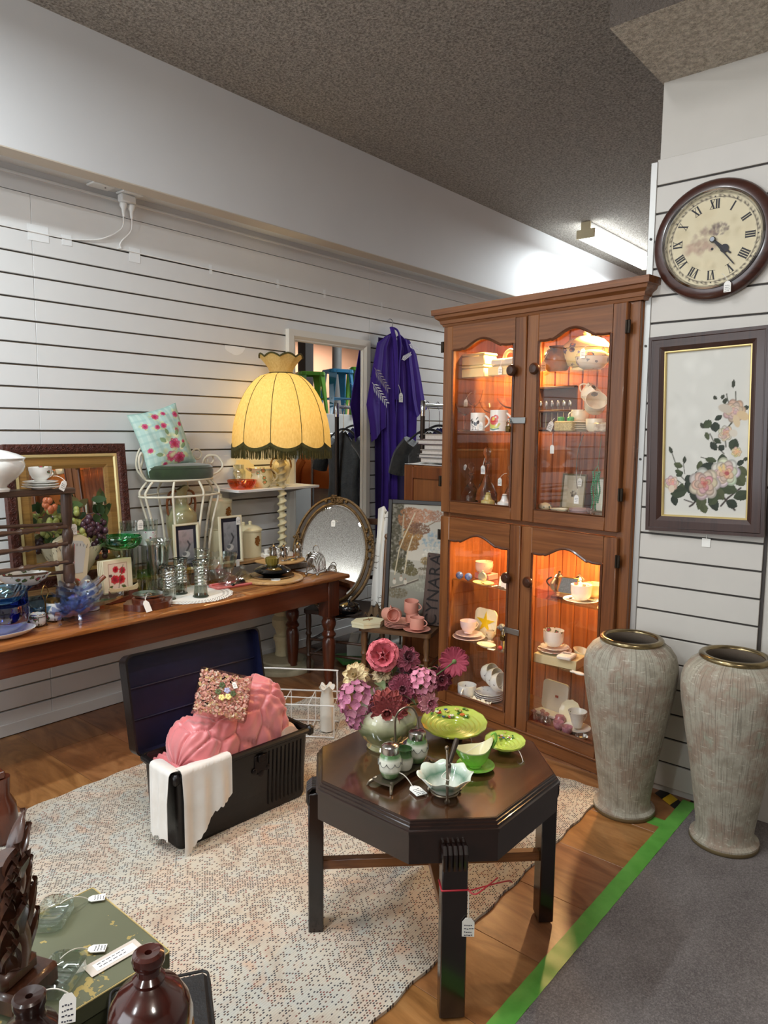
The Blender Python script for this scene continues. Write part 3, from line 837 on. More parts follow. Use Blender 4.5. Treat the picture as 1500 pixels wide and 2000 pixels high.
tag(ot, tuple(pt_), .05, tuple(ps_), (0, 0, -.9), 4)

# ================================================================ TRUNK
M_TR = mat('trunk_black', (14, 10, 10), .36, var=(21, 15, 14), vs=30, bump=(60, .15))
M_TB = mat('trunk_blue', (17, 21, 50), .4, var=(12, 14, 36), vs=9)
trk = E('storage_chest', 'open black metal trunk with blue lid inside holding a pink quilt', 'trunk', (1.680, 2.205, .0115), -.065)
L_, D_, H_ = .60, .245, .29
body = MB()
def tsec(k, z):  # rounded rectangle section
    inset = .018 * (1 - z / H_)
    return L_ / 2 - inset, D_ / 2 - inset * .7
rows = [(.012, .0), (.0, .02), (0, .25), (0, H_)]
vs = []; NSEG = 6
def rrect(hx, hy, r, n=5):
    o = []
    for cx, cy, a0 in ((hx - r, hy - r, 0), (-hx + r, hy - r, PI / 2), (-hx + r, -hy + r, PI), (hx - r, -hy + r, 1.5 * PI)):
        for k in range(n + 1): o.append((cx + r * math.cos(a0 + PI / 2 * k / n), cy + r * math.sin(a0 + PI / 2 * k / n)))
    return o
sect = [(.30, .115, .0), (.286, .108, .0), (.290, .110, .008), (.299, .1205, H_ - .03), (.301, .122, H_)]
RR = [rrect(hx, hy, .025) for hx, hy, z in sect[1:]]
m_ = len(RR[0])
for r_, (hx, hy, z) in zip(RR, sect[1:]): vs += [(x, y, z) for x, y in r_]
inn = [rrect(.296, .117, .022), rrect(.290, .112, .022)]
vs += [(x, y, H_) for x, y in inn[0]] + [(x, y, .012) for x, y in inn[1]]
fs = [tuple(range(m_))[::-1]]
for i in range(5): fs += [(i * m_ + k, i * m_ + (k + 1) % m_, (i + 1) * m_ + (k + 1) % m_, (i + 1) * m_ + k) for k in range(m_)]
fs.append(tuple(5 * m_ + k for k in range(m_)))
body.add(vs, fs)
P(trk, 'body', body, M_TR)
rim = MB(); rp = rrect(.304, .125, .02)
rim.tube([(x, y, H_ - .012) for x, y in rp], .012, 8, closed=True)
P(trk, 'rim', rim, M_TR)
for sx_ in (-1, 1):
    P(trk, 'corner_cap', MB().box((sx_ * .304, -.122, H_ - .014), (.03, .03, .04), .008), M_TR)
for k in range(9):
    P(trk, 'pressed_rib', MB().tube([(.10 + .02 * k, -.1165, .03), (.10 + .02 * k, -.1215, H_ - .04)], .0022, 6), M_TR)
P(trk, 'lock_plate', MB().box((.06, -.1215, .215), (.06, .004, .07), .002).box((.06, -.127, .238), (.034, .01, .03), .003).ball((.03, -.122, .19), (.012, .004, .012)).ball((.09, -.122, .19), (.012, .004, .012)).ball((.06, -.122, .175), (.014, .004, .014)), mat('black_iron', (34, 28, 28), .32, .7))
# lid, opened upward: a shallow tray standing on the hinge and leaning back
lid = MB(); ro = rrect(.306, .1925, .03); ri = rrect(.298, .185, .026)
k_ = len(ro)
vs = [(x, 0, .1925 + y) for x, y in ro] + [(x, .055, .1925 + y * .97) for x, y in ro] + [(x, 0, .1925 + y) for x, y in ri] + [(x, .048, .1925 + y * .97) for x, y in ri]
fs = [(a, (a + 1) % k_, k_ + (a + 1) % k_, k_ + a) for a in range(k_)] + [tuple(k_ + a for a in range(k_))]
lid.add(vs, fs).mat(1)
base_i = len(lid.v) - len(vs)
fs2 = [(a, (a + 1) % k_, 2 * k_ + (a + 1) % k_, 2 * k_ + a) for a in range(k_)]
for f in fs2: lid.f.append(f); lid.m.append(0)
for a in range(k_): lid.f.append((2 * k_ + a, 2 * k_ + (a + 1) % k_, 3 * k_ + (a + 1) % k_, 3 * k_ + a)); lid.m.append(1)
lid.f.append(tuple(3 * k_ + a for a in range(k_))[::-1]); lid.m.append(1)
ld = P(trk, 'lid', lid, [M_TR, M_TB], None, (-.012, .132, .272), (-.20, 0, 0))
for z in (.13, .25):
    P(ld, 'lid_rib', MB().tube([(-.292, .046, z), (.292, .046, z)], .004, 8), M_TB)
for x in (-.2, .2):
    P(trk, 'hinge', MB().box((x, .128, .272), (.06, .012, .03), .003), MATS['black_iron'])

# quilt : puffed cells between stitched seams
def quilt():
    rs = np.random.RandomState(11)
    nu, nv = 130, 96
    cells = []
    while len(cells) < 34:
        p = rs.uniform(0, 1, 2)
        if all(np.hypot((p[0] - q[0]) * 1.0, (p[1] - q[1]) * 1.45) > .165 for q in cells): cells.append(p)
    cells = np.array(cells); mb = MB()
    ph = rs.uniform(0, 6, 40)
    def fn(u, v):
        th = -2.25 + 4.5 * v                      # round the folded roll from front to back
        x = -.245 + .475 * u
        endr = max(0, 1 - abs(2 * u - 1) ** 9) ** .38
        hgt = .130 + .085 * u + .012 * math.sin(9 * u + 1)
        dep = .098 * endr
        sy, cz = math.sin(th), math.cos(th)
        ex = .62
        y = dep * math.copysign(abs(sy) ** ex, sy); z = hgt * endr * math.copysign(abs(cz) ** ex, cz)
        uu = u + .025 * math.sin(7 * v * 2 + 1.3); vv = v + .02 * math.sin(9 * u)
        d = np.sort(np.hypot((uu - cells[:, 0]) * 1.0, (vv - cells[:, 1]) * 1.45))
        e = min(1.0, (d[1] - d[0]) / .07)
        puff = .0125 * (1 - (1 - e) ** 2.2)
        wr = .0028 * math.sin(48 * uu + 22 * vv + 5 * math.sin(9 * vv + 4 * uu)) * e + .0022 * math.sin(70 * vv - 31 * uu + 3 * math.sin(14 * uu)) * e
        # crimped folded hem at the right end
        if u > .78: wr += .006 * math.sin(th * 26 + 3 * u) * (u - .78) / .22
        n = Vector((.5 * (2 * u - 1) ** 5, sy, cz)).normalized()
        return Vector((x, y, z)) + n * (puff + wr)
    mb.sheet(fn, nu, nv)
    return mb
t = NT('pink_satin'); v = t.coord(); nz = t.noise(v, 6, 2)
t.set(Base_Color=t.ramp(nz, [(.3, rgba((212, 110, 112))), (.7, rgba((224, 136, 138)))]), Roughness=.36, Sheen_Weight=.5, Specular_IOR_Level=.6)
t.bump(t.noise(v, 130, 2), .12, .002); M_SATIN = t.m
T('satin_quilt', 'rolled pink satin quilt with puffed stitching in the black trunk', 'quilt', quilt(), M_SATIN, (1.692, 2.208, .285), (.0, -.10, -.02), ang=80)
T('satin_quilt_fold', 'pink satin fold lying beneath the rolled quilt at the trunk end', 'quilt', MB().sheet(lambda u, v: (-.05 + .1 * u, -.09 + .19 * v, .02 * math.sin(PI * u) + .006 * math.sin(30 * u + 9 * v)), 24, 24, .02), M_SATIN, (1.455, 2.235, .262), -.06, ang=80)
# white cloths draped over the rim
M_LINEN = mat('white_linen', (228, 224, 218), .85, var=(220, 214, 206), vs=14, sheen=.2)
def drape(pts_rim, drop_fn, nu, nv, fold=.006, inner=.06):
    """cloth from inside the trunk, over the rim and down outside; pts_rim(u)->(x,y,outx,outy)"""
    mb = MB()
    def fn(u, v):
        x, y, ox, oy = pts_rim(u)
        L = drop_fn(u)
        s = v * (inner + .035 + L)
        if s < inner: p = Vector((x - ox * .03, y - oy * .03, .302 - (inner - s) * .5))
        elif s < inner + .035:
            a = (s - inner) / .035 * PI / 2
            p = Vector((x + ox * (-.03 + .047 * math.sin(a)), y + oy * (-.03 + .047 * math.sin(a)), .302 + .006 * math.sin(a * 2)))
        else:
            q = s - inner - .035
            sc_ = .004 * abs(math.sin(PI * u * 9)) if v > .985 else 0
            w = (.017 + .004 + fold * (1 + math.sin(u * 17 + 1)) * min(1, q / .1))
            p = Vector((x + ox * w, y + oy * w, .300 - q + sc_))
        return p
    mb.sheet(fn, nu, nv, .0012)
    return mb
def to_w(mb):  # trunk local -> around trunk origin, world placement done by object transform
    return mb
T('linen_cloth', 'white scallop-edged linen cloth hanging over the front of the trunk', 'cloth',
  drape(lambda u: (-.285 + .205 * u, -.122, 0, -1), lambda u: .30 - .17 * u ** 1.1 + .012 * math.sin(u * 8) + .006 * abs(math.sin(u * PI * 11)), 66, 60), M_LINEN, (1.672, 2.205, .0115), -.065, ang=60)
T('linen_cloth', 'narrow folded white linen cloth hanging over the trunk end', 'cloth',
  drape(lambda u: (-.303, -.122 + .135 * u, -1, 0), lambda u: .240 + .02 * u + .006 * abs(math.sin(u * PI * 6)), 40, 50, .005), M_LINEN, (1.672, 2.205, .0115), -.065, ang=60)
T('linen_cloth', 'rumpled blush linen cloth tucked in the trunk corner by the wire rack', 'cloth',
  MB().sheet(lambda u, v: (-.055 + .11 * u, -.10 + .2 * v, .028 * math.sin(PI * u) + .012 * math.sin(v * 12 + 3 * u) - .05 * (v < .1)), 26, 30, .003), mat('blush_linen', (216, 188, 170), .85), (1.905, 2.175, .285), -.06, ang=70)
# clear box of pink confetti
cf = E('confetti_box', 'clear plastic box of pink confetti and flowers on the quilt', 'box', (1.612, 2.155, .515), tuple((Matrix.Rotation(-.30, 3, 'Z') @ Matrix.Rotation(.80, 3, 'X') @ Matrix.Rotation(-.42, 3, 'Z')).to_euler()))
bx_ = MB()
for (c, s_) in (((0, 0, -.013), (.20, .18, .002)), ((0, 0, .013), (.20, .18, .002)), ((-.10, 0, 0), (.002, .18, .026)), ((.10, 0, 0), (.002, .18, .026)), ((0, -.09, 0), (.20, .002, .026)), ((0, .09, 0), (.20, .002, .026))): bx_.box(c, s_)
P(cf, 'clear_case', bx_, clear_glass('clear_plastic', (246, 244, 240), 1.48, .02), ang=None)
fl_ = MB(); r_ = random.Random(5)
for k in range(1300):
    p = Vector((r_.uniform(-.095, .095), r_.uniform(-.085, .085), r_.uniform(-.009, .010)))
    R_ = rot3(r_.uniform(0, .9), r_.uniform(0, .9), r_.uniform(0, 6)); s_ = r_.uniform(.003, .007)
    fl_.mat(0 if r_.random() < .62 else (1 if r_.random() < .6 else 2))
    fl_.add([p + R_ @ Vector(q) * s_ for q in ((-1, -.7, 0), (1, -.7, 0), (1, .7, 0), (-1, .7, 0))], [(0, 1, 2, 3)])
o = P(cf, 'confetti', fl_, [mat('confetti_pink', (244, 186, 180), .35), mat('confetti_pale', (250, 232, 222), .3), mat('confetti_gold', (244, 220, 170), .3)], ang=None); o['kind'] = 'stuff'
for (x, y, c) in ((-.01, .03, (70, 84, 50)), (.012, .012, (170, 170, 205)), (.036, .004, (70, 84, 50)), (-.004, -.02, (236, 220, 140)), (.02, -.012, (236, 220, 140)), (-.02, .0, (84, 96, 60))):
    f_ = MB()
    for k in range(5): f_.ball((x + .007 * math.cos(k * 1.256), y + .007 * math.sin(k * 1.256), .0165), (.006, .006, .002), 8, 4)
    P(cf, 'paper_flower', f_, mat('flower_%d_%d' % (c[0], c[1]), c, .6))
tag(cf, (.03, .05, .0165), .026, None, (0, 0, .5), 3, True)

# ================================================================ CHAIRS with goods
W_CH = wood('chair_wood', (74, 48, 32), (48, 30, 20), 'z', 1.2, .4, .25)
W_CH2 = wood('chair_wood_pale', (112, 78, 48), (76, 50, 30), 'z', 1.2, .4, .25)
def turned(L, r):  # slender turned leg along z, length L
    return [(0, 0), (r * .6, 0), (r * .75, L * .05), (r * .95, L * .2), (r * .7, L * .26), (r * 1.15, L * .30), (r * .7, L * .34), (r * 1.0, L * .5), (r * .75, L * .62), (r * 1.2, L * .66), (r * .8, L * .70), (r * 1.1, L * .85), (r * .9, L), (0, L)]
def old_chair(lab, loc, rz, W, D, SH, bh, m, seat_m):
    c = E('wooden_chair', lab, 'chair', loc, rz)
    P(c, 'seat', MB().prism(rrect(W / 2, D / 2, .03), SH - .024, SH), seat_m)
    lp = MB().lathe(turned(SH - .024, .017), 16); first = None
    for (x, y) in ((-W / 2 + .03, -D / 2 + .03), (W / 2 - .03, -D / 2 + .03)):
        if first is None: first = P(c, 'leg', lp, m, None, (x, y, 0))
        else: again(first, c, (x, y, 0))
    for x in (-W / 2 + .03, W / 2 - .03):
        P(c, 'back_post', MB().tube([(x, D / 2 - .03, 0), (x, D / 2 - .028, SH), (x * 1.06, D / 2 + .06, bh)], .014, 10).lathe([(0, -.012), (.012, -.01), (.016, 0), (.010, .012), (.017, .026), (.012, .042), (0, .046)], 12, (x * 1.06, D / 2 + .062, bh)), m)
    for z, hh in ((bh - .06, .04), (SH + .16, .025)):
        q = (z - SH) / (bh - SH)
        P(c, 'back_rail', MB().box((0, D / 2 - .028 + .088 * q, z), (W - .05, .014, hh), .003), m)
    for z in (.13, .22):
        P(c, 'stretcher', MB().tube([(-W / 2 + .03, -D / 2 + .03, z), (W / 2 - .03, -D / 2 + .03, z)], .0085, 8), m)
    for x in (-W / 2 + .03, W / 2 - .03):
        for z in (.11, .20):
            P(c, 'side_stretcher', MB().tube([(x, -D / 2 + .03, z), (x, D / 2 - .03, z)], .0085, 8), m)
    return c
M_SEATD = wood('dark_seat', (58, 38, 26), (38, 24, 16), 'x', .8, .42, .2)
M_SEATB = wood('brown_seat', (104, 72, 44), (70, 48, 30), 'x', .8, .42, .2)
CHR = math.atan2(-.44, .16)      # seat front edge direction, chairs look toward -x
old_chair('old turned wooden chair beside the table end carrying the oval mirror', (3.25, 3.06, .0005), CHR, .44, .36, .41, .985, W_CH, M_SEATD)
old_chair('old wooden chair beside the display cabinet carrying pink cups and painting', (3.185, 2.545, .0005), CHR, .43, .36, .408, .84, W_CH2, M_SEATB)

# oval mirror -------------------------------------------------------------------
M_MIR = mat('mirror_silver', (236, 238, 238), .012, 1.0)
M_GOLD = mat('aged_gilt', (132, 104, 64), .42, .45, var=(88, 66, 42), vs=40, bump=(70, .5))
M_GILTD = mat('gilt_dark', (58, 46, 34), .5, .3)
om = E('oval_mirror', 'oval mirror in carved gilt frame leaning on the wooden chair', 'mirror', (3.115, 3.075, .414), (-.34, 0, CHR + .24))
a0, b0 = .205, .305
def ovring(mb, sc_w, y0, prof):
    n = 72; vs = []
    for (dr, y) in prof:
        for k in range(n):
            a = 2 * PI * k / n; vs.append(((a0 + dr) * math.cos(a), y, b0 + .05 + (b0 + dr) * math.sin(a)))
    m = len(prof)
    mb.add(vs, [(i * n + k, i * n + (k + 1) % n, (i + 1) * n + (k + 1) % n, (i + 1) * n + k) for i in range(m - 1) for k in range(n)])
    return mb
P(om, 'frame', ovring(MB(), 1, 0, [(0, .004), (0, -.012), (.006, -.018), (.014, -.016), (.018, -.010), (.036, -.012), (.042, -.022), (.052, -.020), (.056, -.008), (.056, .012), (0, .012)]), M_GOLD)
P(om, 'inlay_band', ovring(MB(), 1, 0, [(.019, -.0115), (.036, -.0135), (.036, -.012), (.019, -.010)]), M_GILTD)
vs = [(0, .0, b0 + .05)] + [(a0 * math.cos(2 * PI * k / 72), .0, b0 + .05 + b0 * math.sin(2 * PI * k / 72)) for k in range(72)]
P(om, 'mirror_glass', MB().add(vs, [(0, k + 1, (k + 1) % 72 + 1) for k in range(72)]), M_MIR, ang=None)
bv = []
for sc_ in (1.0, .955):
    bv += [(a0 * sc_ * math.cos(2 * PI * k / 72), -.001 if sc_ < 1 else -.0001, b0 + .05 + b0 * sc_ * math.sin(2 * PI * k / 72)) for k in range(72)]
P(om, 'bevel', MB().add(bv, [(k, (k + 1) % 72, 72 + (k + 1) % 72, 72 + k) for k in range(72)]), M_MIR, ang=None)
r_ = random.Random(8)
for (ang0, sp_, nb) in ((PI / 2, .34, 34), (0.12, .42, 30), (PI - .12, .42, 30), (-PI / 2, .25, 18)):
    cl = MB()
    for k in range(nb):
        a = ang0 + r_.uniform(-sp_, sp_) * r_.uniform(.3, 1); dr = .03 + r_.uniform(-.022, .03) * (1 - abs(a - ang0) / sp_ * .6)
        cl.ball(((a0 + dr) * math.cos(a), -.020 - r_.uniform(0, .008), b0 + .05 + (b0 + dr) * math.sin(a)), (r_.uniform(.006, .011),) * 3, 7, 5)
    P(om, 'carved_ornament', cl, M_GOLD)['kind'] = 'stuff'
tag(om, (-.01, -.010, .56), .042, (.02, -.012, .55), (0, 0, 0), 2)

# lace cloth over the chair back --------------------------------------------------
t = NT('cutwork'); v = t.coord()
vo = t.n('ShaderNodeTexVoronoi', feature='DISTANCE_TO_EDGE'); vo.inputs['Scale'].default_value = 24; t.l(v, vo.inputs['Vector'])
bg = t.noise(v, 3.4, 2)
hole = t.math('MULTIPLY', t.math('LESS_THAN', vo.outputs['Distance'], .045), t.math('GREATER_THAN', bg, .52))
t.set(Base_Color=t.mix(hole, rgba((222, 219, 212)), rgba((120, 114, 104))), Roughness=.9); M_CUT = t.m
T('lace_cloth', 'white cutwork lace cloth draped over the chair behind the oval mirror', 'cloth',
  MB().sheet(lambda u, v: (-.10 + .20 * u + .006 * math.sin(v * 20) * (u > .95), .018 * math.sin(u * 15) + .01 * math.sin(v * 6 + u * 9) - .10 * v, .60 - .60 * v + .02 * math.sin(u * 9) * (v < .3) - .03 * u), 40, 50, .002), M_CUT, (3.44, 2.845, .425), CHR - .05, ang=70)

# river painting and the name board ----------------------------------------------------
def landscape():
    c = Canvas(110, 230, (176, 170, 156)); H = 1.0
    c.grad(0, .5, (170, 164, 150), (196, 188, 172)); c.grad(.62, 1.0, (150, 146, 130), (120, 116, 106))
    c.cloud(.75, .34, .18, .10, (128, 150, 160), 90, 0.034, .5); c.cloud(.8, .45, .2, .08, (206, 200, 184), 160, 0.029, .5)
    c.cloud(.72, .6, .25, .05, (160, 150, 132), 120, 0.025, .6)
    c.rect(0, .0, .22, .6, (88, 80, 60), .7); c.cloud(.12, .3, .2, .3, (66, 60, 38), 420, 0.038, .7)
    c.cloud(.34, .13, .22, .10, (140, 92, 54), 420, 0.025, .8); c.cloud(.55, .10, .25, .06, (168, 120, 90), 360, 0.021, .8); c.cloud(.8, .1, .12, .05, (150, 108, 84), 200, 0.015, .8)
    c.cloud(.40, .27, .18, .06, (146, 104, 46), 420, 0.021, .8); c.cloud(.34, .36, .18, .06, (126, 90, 42), 400, 0.021, .8); c.cloud(.5, .22, .2, .05, (110, 74, 50), 280, 0.021, .8)
    c.cloud(.25, .56, .2, .07, (76, 70, 38), 420, 0.021, .8); c.cloud(.4, .6, .12, .04, (92, 82, 42), 240, 0.017, .8)
    c.line([(.10, .64), (.16, .42), (.24, .30), (.42, .08)], .009, (196, 182, 150)); c.line([(.28, .62), (.32, .42), (.40, .28)], .010, (204, 190, 158)); c.line([(.22, .1), (.2, .3)], .01, (170, 156, 128))
    c.line([(.4, .28), (.62, .2), (.78, .15)], .008, (120, 96, 70))
    c.cloud(.66, .50, .1, .035, (138, 116, 72), 200, 0.017, .8); c.line([(.64, .56), (.64, .50)], .01, (96, 82, 60)); c.line([(.69, .56), (.68, .50)], .01, (96, 82, 60)); c.cloud(.66, .57, .15, .01, (100, 88, 66), 160, 0.013, .7)
    c.cloud(.15, .80, .2, .05, (104, 92, 66), 320, 0.021, .5); c.cloud(.6, .72, .3, .05, (152, 150, 132), 200, 0.029, .5)
    c.line([(.05, .76), (.30, .72), (.52, .67)], .02, (86, 74, 62)); c.line([(.05, .755), (.3, .712), (.52, .662)], .008, (178, 168, 148))
    for x, y in ((.22, .655), (.30, .68), (.1, .685)):
        c.ell(x, y + .02, .035, .05, (196, 186, 168)); c.ell(x, y - .006, .016, .018, (150, 116, 92))
    for k in range(7): c.line([(.55 + .03 * k, .63), (.55 + .03 * k, .655)], .006, (104, 104, 92))
    c.line([(.82, .86), (.80, .95)], .03, (84, 66, 50)); c.line([(.78, .89), (1, .88)], .012, (84, 66, 50))
    c.grad(.96, 1.0, (120, 112, 96), (100, 92, 78))
    return c
M_PRINT = vcol('oil_paint', .55)
M_PRINTG = vcol('glazed_print', .25, .5)
pw, ph = .385, .70
pa = E('river_painting', 'tall narrow river landscape painting in dark frame on the chair', 'painting', (3.262, 2.525, .412), (-.10, 0, CHR - .02))
fr = MB()
def frame(mb, w, h, fw, dpt, y=0.0, b=.003):
    mb.box((-w / 2 + fw / 2, y, h / 2), (fw, dpt, h), b).box((w / 2 - fw / 2, y, h / 2), (fw, dpt, h), b)
    mb.box((0, y, fw / 2), (w - 2 * fw, dpt, fw), b).box((0, y, h - fw / 2), (w - 2 * fw, dpt, fw), b)
    return mb
P(pa, 'frame', frame(MB(), pw, ph, .024, .024), mat('frame_charcoal', (50, 46, 44), .45))
m_, cc = pic_sheet(landscape(), pw - .046, ph - .046)
P(pa, 'canvas', m_, M_PRINT, None, (0, -.002, .023), colors=cc, ang=None)
P(pa, 'backing', MB().box((0, .006, ph / 2), (pw - .04, .006, ph - .04)), mat('hardboard', (110, 84, 58), .8))
sgn = E('name_board', 'dark engraved wooden board reading CYNARA leaning on the painting', 'sign', (3.235, 2.385, .414), (-.075, .055, CHR + .02))
P(sgn, 'board', MB().box((0, 0, .205), (.112, .022, .41), .004), wood('sign_wood', (84, 64, 54), (58, 42, 36), 'z', 1.6, .6, 0))
lt = text_mb('CYNARA', .098, .004, 1.06); lt.mark(); lt.mk = 0; lt.xf(Matrix.Translation((.0, -.0115, .205)) @ Matrix.Rotation(-PI / 2, 4, 'Y'))
P(sgn, 'lettering', lt, mat('engraved_black', (26, 18, 16), .7), ang=None)
for x in (-.042, .042):
    for z in (.018, .392): P(sgn, 'screw_hole', MB().lathe([(0, -.0120), (.005, -.0120), (.005, -.010), (0, -.010)], 10, (x, 0, z), axis='y'), MATS['engraved_black'])

# ================================================================ FLOOR LAMP
M_CREAM = mat('lamp_cream', (206, 196, 160), .45, var=(190, 178, 140), vs=12)
lp = E('floor_lamp', 'barley twist floor lamp with yellow scalloped fringed shade, lit', 'lamp', (3.01, 3.39, 0))
P(lp, 'base', MB().lathe([(0, 0), (.195, 0), (.2, .012), (.197, .03), (.18, .045), (.14, .05), (.135, .062), (.10, .075), (.06, .085), (0, .085)], 48), mat('lamp_base_cream', (186, 178, 150), .5, var=(162, 154, 128), vs=10))
P(lp, 'column', MB().lathe([(0, .08), (.05, .08), (.046, .12), (.05, .17), (.06, .19), (.058, .21), (.042, .22), (.048, .25), (.066, .28), (.068, .32), (.05, .345), (.058, .355), (.062, .375), (.045, .39), (.052, .42), (.06, .50), (.066, .54), (.05, .57), (.036, .60), (.03, .64), (.042, .66), (.044, .70), (.028, .725), (.03, .74), (0, .74)], 36), M_CREAM)
tw = MB(); N = 330; vs = []; nr = 18
for i in range(N + 1):
    z = .735 + .66 * i / N; ph_ = z * 140
    for k in range(nr):
        a = 2 * PI * k / nr
        r = .0215 + .0068 * math.cos(a * 1 - ph_) + .002 * math.cos(2 * (a - ph_))
        vs.append((r * math.cos(a), r * math.sin(a), z))
tw.add(vs, [(i * nr + k, i * nr + (k + 1) % nr, (i + 1) * nr + (k + 1) % nr, (i + 1) * nr + k) for i in range(N) for k in range(nr)])
P(lp, 'twisted_pole', tw, M_CREAM)
P(lp, 'lamp_holder', MB().lathe([(0, 1.39), (.024, 1.39), (.028, 1.40), (.016, 1.42), (.016, 1.50), (0, 1.50)], 20), M_CREAM)
t = NT('shade_cloth'); nt = t.t; nt.nodes.remove(t.b)
v = t.coord((40, 40, 14)); nz = t.noise(v, 3, 4)
c = t.ramp(nz, [(.3, rgba((220, 188, 118))), (.7, rgba((236, 210, 146)))])
df = t.n('ShaderNodeBsdfDiffuse'); tl = t.n('ShaderNodeBsdfTranslucent'); t.l(c, df.inputs[0]); t.l(c, tl.inputs[0])
ms = t.n('ShaderNodeMixShader'); ms.inputs[0].default_value = .48; t.l(df.outputs[0], ms.inputs[1]); t.l(tl.outputs[0], ms.inputs[2]); t.l(ms.outputs[0], t.out.inputs[0])
M_SHADE = t.m
NP = 10
def shade_r(z):     # z 0 (bottom) .. 1 (neck)
    return .068 + (.306 - .068) * max(0, 1 - min(1, z) ** 2.0) ** .55
def shfn(u, v):
    a = 2 * PI * u; q = (u * NP) % 1.0
    bulge = 1 - .045 * (abs(2 * q - 1) ** 3.0) * (1 - .4 * v)
    scal = .036 * (1 - math.sin(PI * q) ** .8)
    z = 1.40 + (.455 * v) + scal * (1 - v) ** 2
    r = shade_r(v) * bulge
    return (r * math.cos(a), r * math.sin(a), z)
sd = P(lp, 'lampshade', MB().sheet(shfn, NP * 10, 26, 0, True), M_SHADE, ang=60)
def crown(u, v):
    a = 2 * PI * u; q = (u * 8) % 1.0
    r = .068 + .062 * v ** 1.6 ; z = 1.852 + .115 * v - .02 * v * (1 - abs(math.sin(PI * q))) - 0
    return (r * math.cos(a), r * math.sin(a), z)
P(sd, 'crown_flare', MB().sheet(crown, 96, 8, 0, True), M_SHADE, ang=60)
M_FRG = mat('fringe_olive', (62, 60, 26), .85, var=(84, 76, 34), vs=60)
P(sd, 'braid', MB().tube([(.0705 * math.cos(a), .0705 * math.sin(a), 1.852) for a in [2 * PI * k / 40 for k in range(40)]], .007, 6, True), M_FRG)
P(sd, 'crown_braid', MB().tube([tuple(x * 1.01 for x in crown(k / 96, 1)[:2]) + (crown(k / 96, 1)[2],) for k in range(96)], .0055, 6, True), M_FRG)
for k in range(NP):
    P(sd, 'seam_cord', MB().tube([Vector(shfn(k / NP, v / 20)) * 1.0 + Vector((math.cos(2 * PI * k / NP), math.sin(2 * PI * k / NP), 0)) * .0015 for v in range(21)], .0022, 5), M_FRG)
fr_ = MB(); r_ = random.Random(3)
fr_.sheet(lambda u, v: tuple(Vector(shfn(u, 0)) * 1.0 + Vector((math.cos(2 * PI * u), math.sin(2 * PI * u), 0)) * .003 + Vector((0, 0, .004 - .022 * v))), NP * 10, 2, 0, True)
for k in range(900):
    u = k / 900; p = Vector(shfn(u, 0)); o_ = Vector((math.cos(2 * PI * u), math.sin(2 * PI * u), 0)); p = p + o_ * .002
    e = Vector((p.x + r_.uniform(-.004, .004), p.y + r_.uniform(-.004, .004), 1.343 + r_.uniform(-.008, .006)))
    fr_.tube([p + Vector((0, 0, -.012)), (p + e) / 2, e], .0016, 3, cap=False)
o = P(sd, 'fringe', fr_, M_FRG, ang=None); o['kind'] = 'stuff'
P(lp, 'bulb', MB().ball((0, 0, 1.545), (.03, .03, .04), 14, 10), mat('bulb_glow', (255, 240, 200), .4, emit=(255, 226, 150), estr=14))
d = bpy.data.lights.new('shade_lamp', 'POINT'); d.energy = 3.2; d.color = (1.0, .80, .46); d.shadow_soft_size = .045
o = bpy.data.objects.new('shade_lamp', d); COL.objects.link(o); o.parent = lp; o.location = (0, 0, 1.60)

# ================================================================ AGAINST THE LEFT WALL, BEHIND THE CABINET
ST('far_carpet', MB().box((6.3, 2.2, .003), (5.75, 2.76, .014)), M_CARPET, fl, 'grey carpet beyond the chairs')
wm = E('wall_mirror', 'tall mirror in a white painted frame on the slat wall', 'mirror', (3.642, 3.6055, .62))
mw, mh = .80, 1.545
def frame2(mb, w, h, fw, y0, y1):   # mitred frame from z 0, bevelled inward
    o = [(-w / 2, 0), (w / 2, 0), (w / 2, h), (-w / 2, h)]; i = [(-w / 2 + fw, fw), (w / 2 - fw, fw), (w / 2 - fw, h - fw), (-w / 2 + fw, h - fw)]
    m = [(-w / 2 + fw * .7, fw * .7), (w / 2 - fw * .7, fw * .7), (w / 2 - fw * .7, h - fw * .7), (-w / 2 + fw * .7, h - fw * .7)]
    vs = [(x, y0, z) for x, z in o] + [(x, y1, z) for x, z in o] + [(x, y1 - .001, z) for x, z in m] + [(x, y0 * .35 + y1 * .65, z) for x, z in i] + [(x, y0, z) for x, z in i]
    fs = [(r * 4 + k, r * 4 + (k + 1) % 4, (r + 1) * 4 + (k + 1) % 4, (r + 1) * 4 + k) for r in range(4) for k in range(4)]
    return mb.add(vs, fs)
P(wm, 'frame', frame2(MB(), mw, mh, .058, 0, -.034), mat('frame_white', (222, 218, 208), .4), ang=20)
P(wm, 'inner_bead', frame2(MB(), mw - .10, mh - .10, .022, -.004, -.020), MATS['frame_white'], None, (0, 0, .05), ang=20)
P(wm, 'mirror_glass', MB().box((0, -.006, mh / 2), (mw - .13, .003, mh - .13)), M_MIR, ang=None)

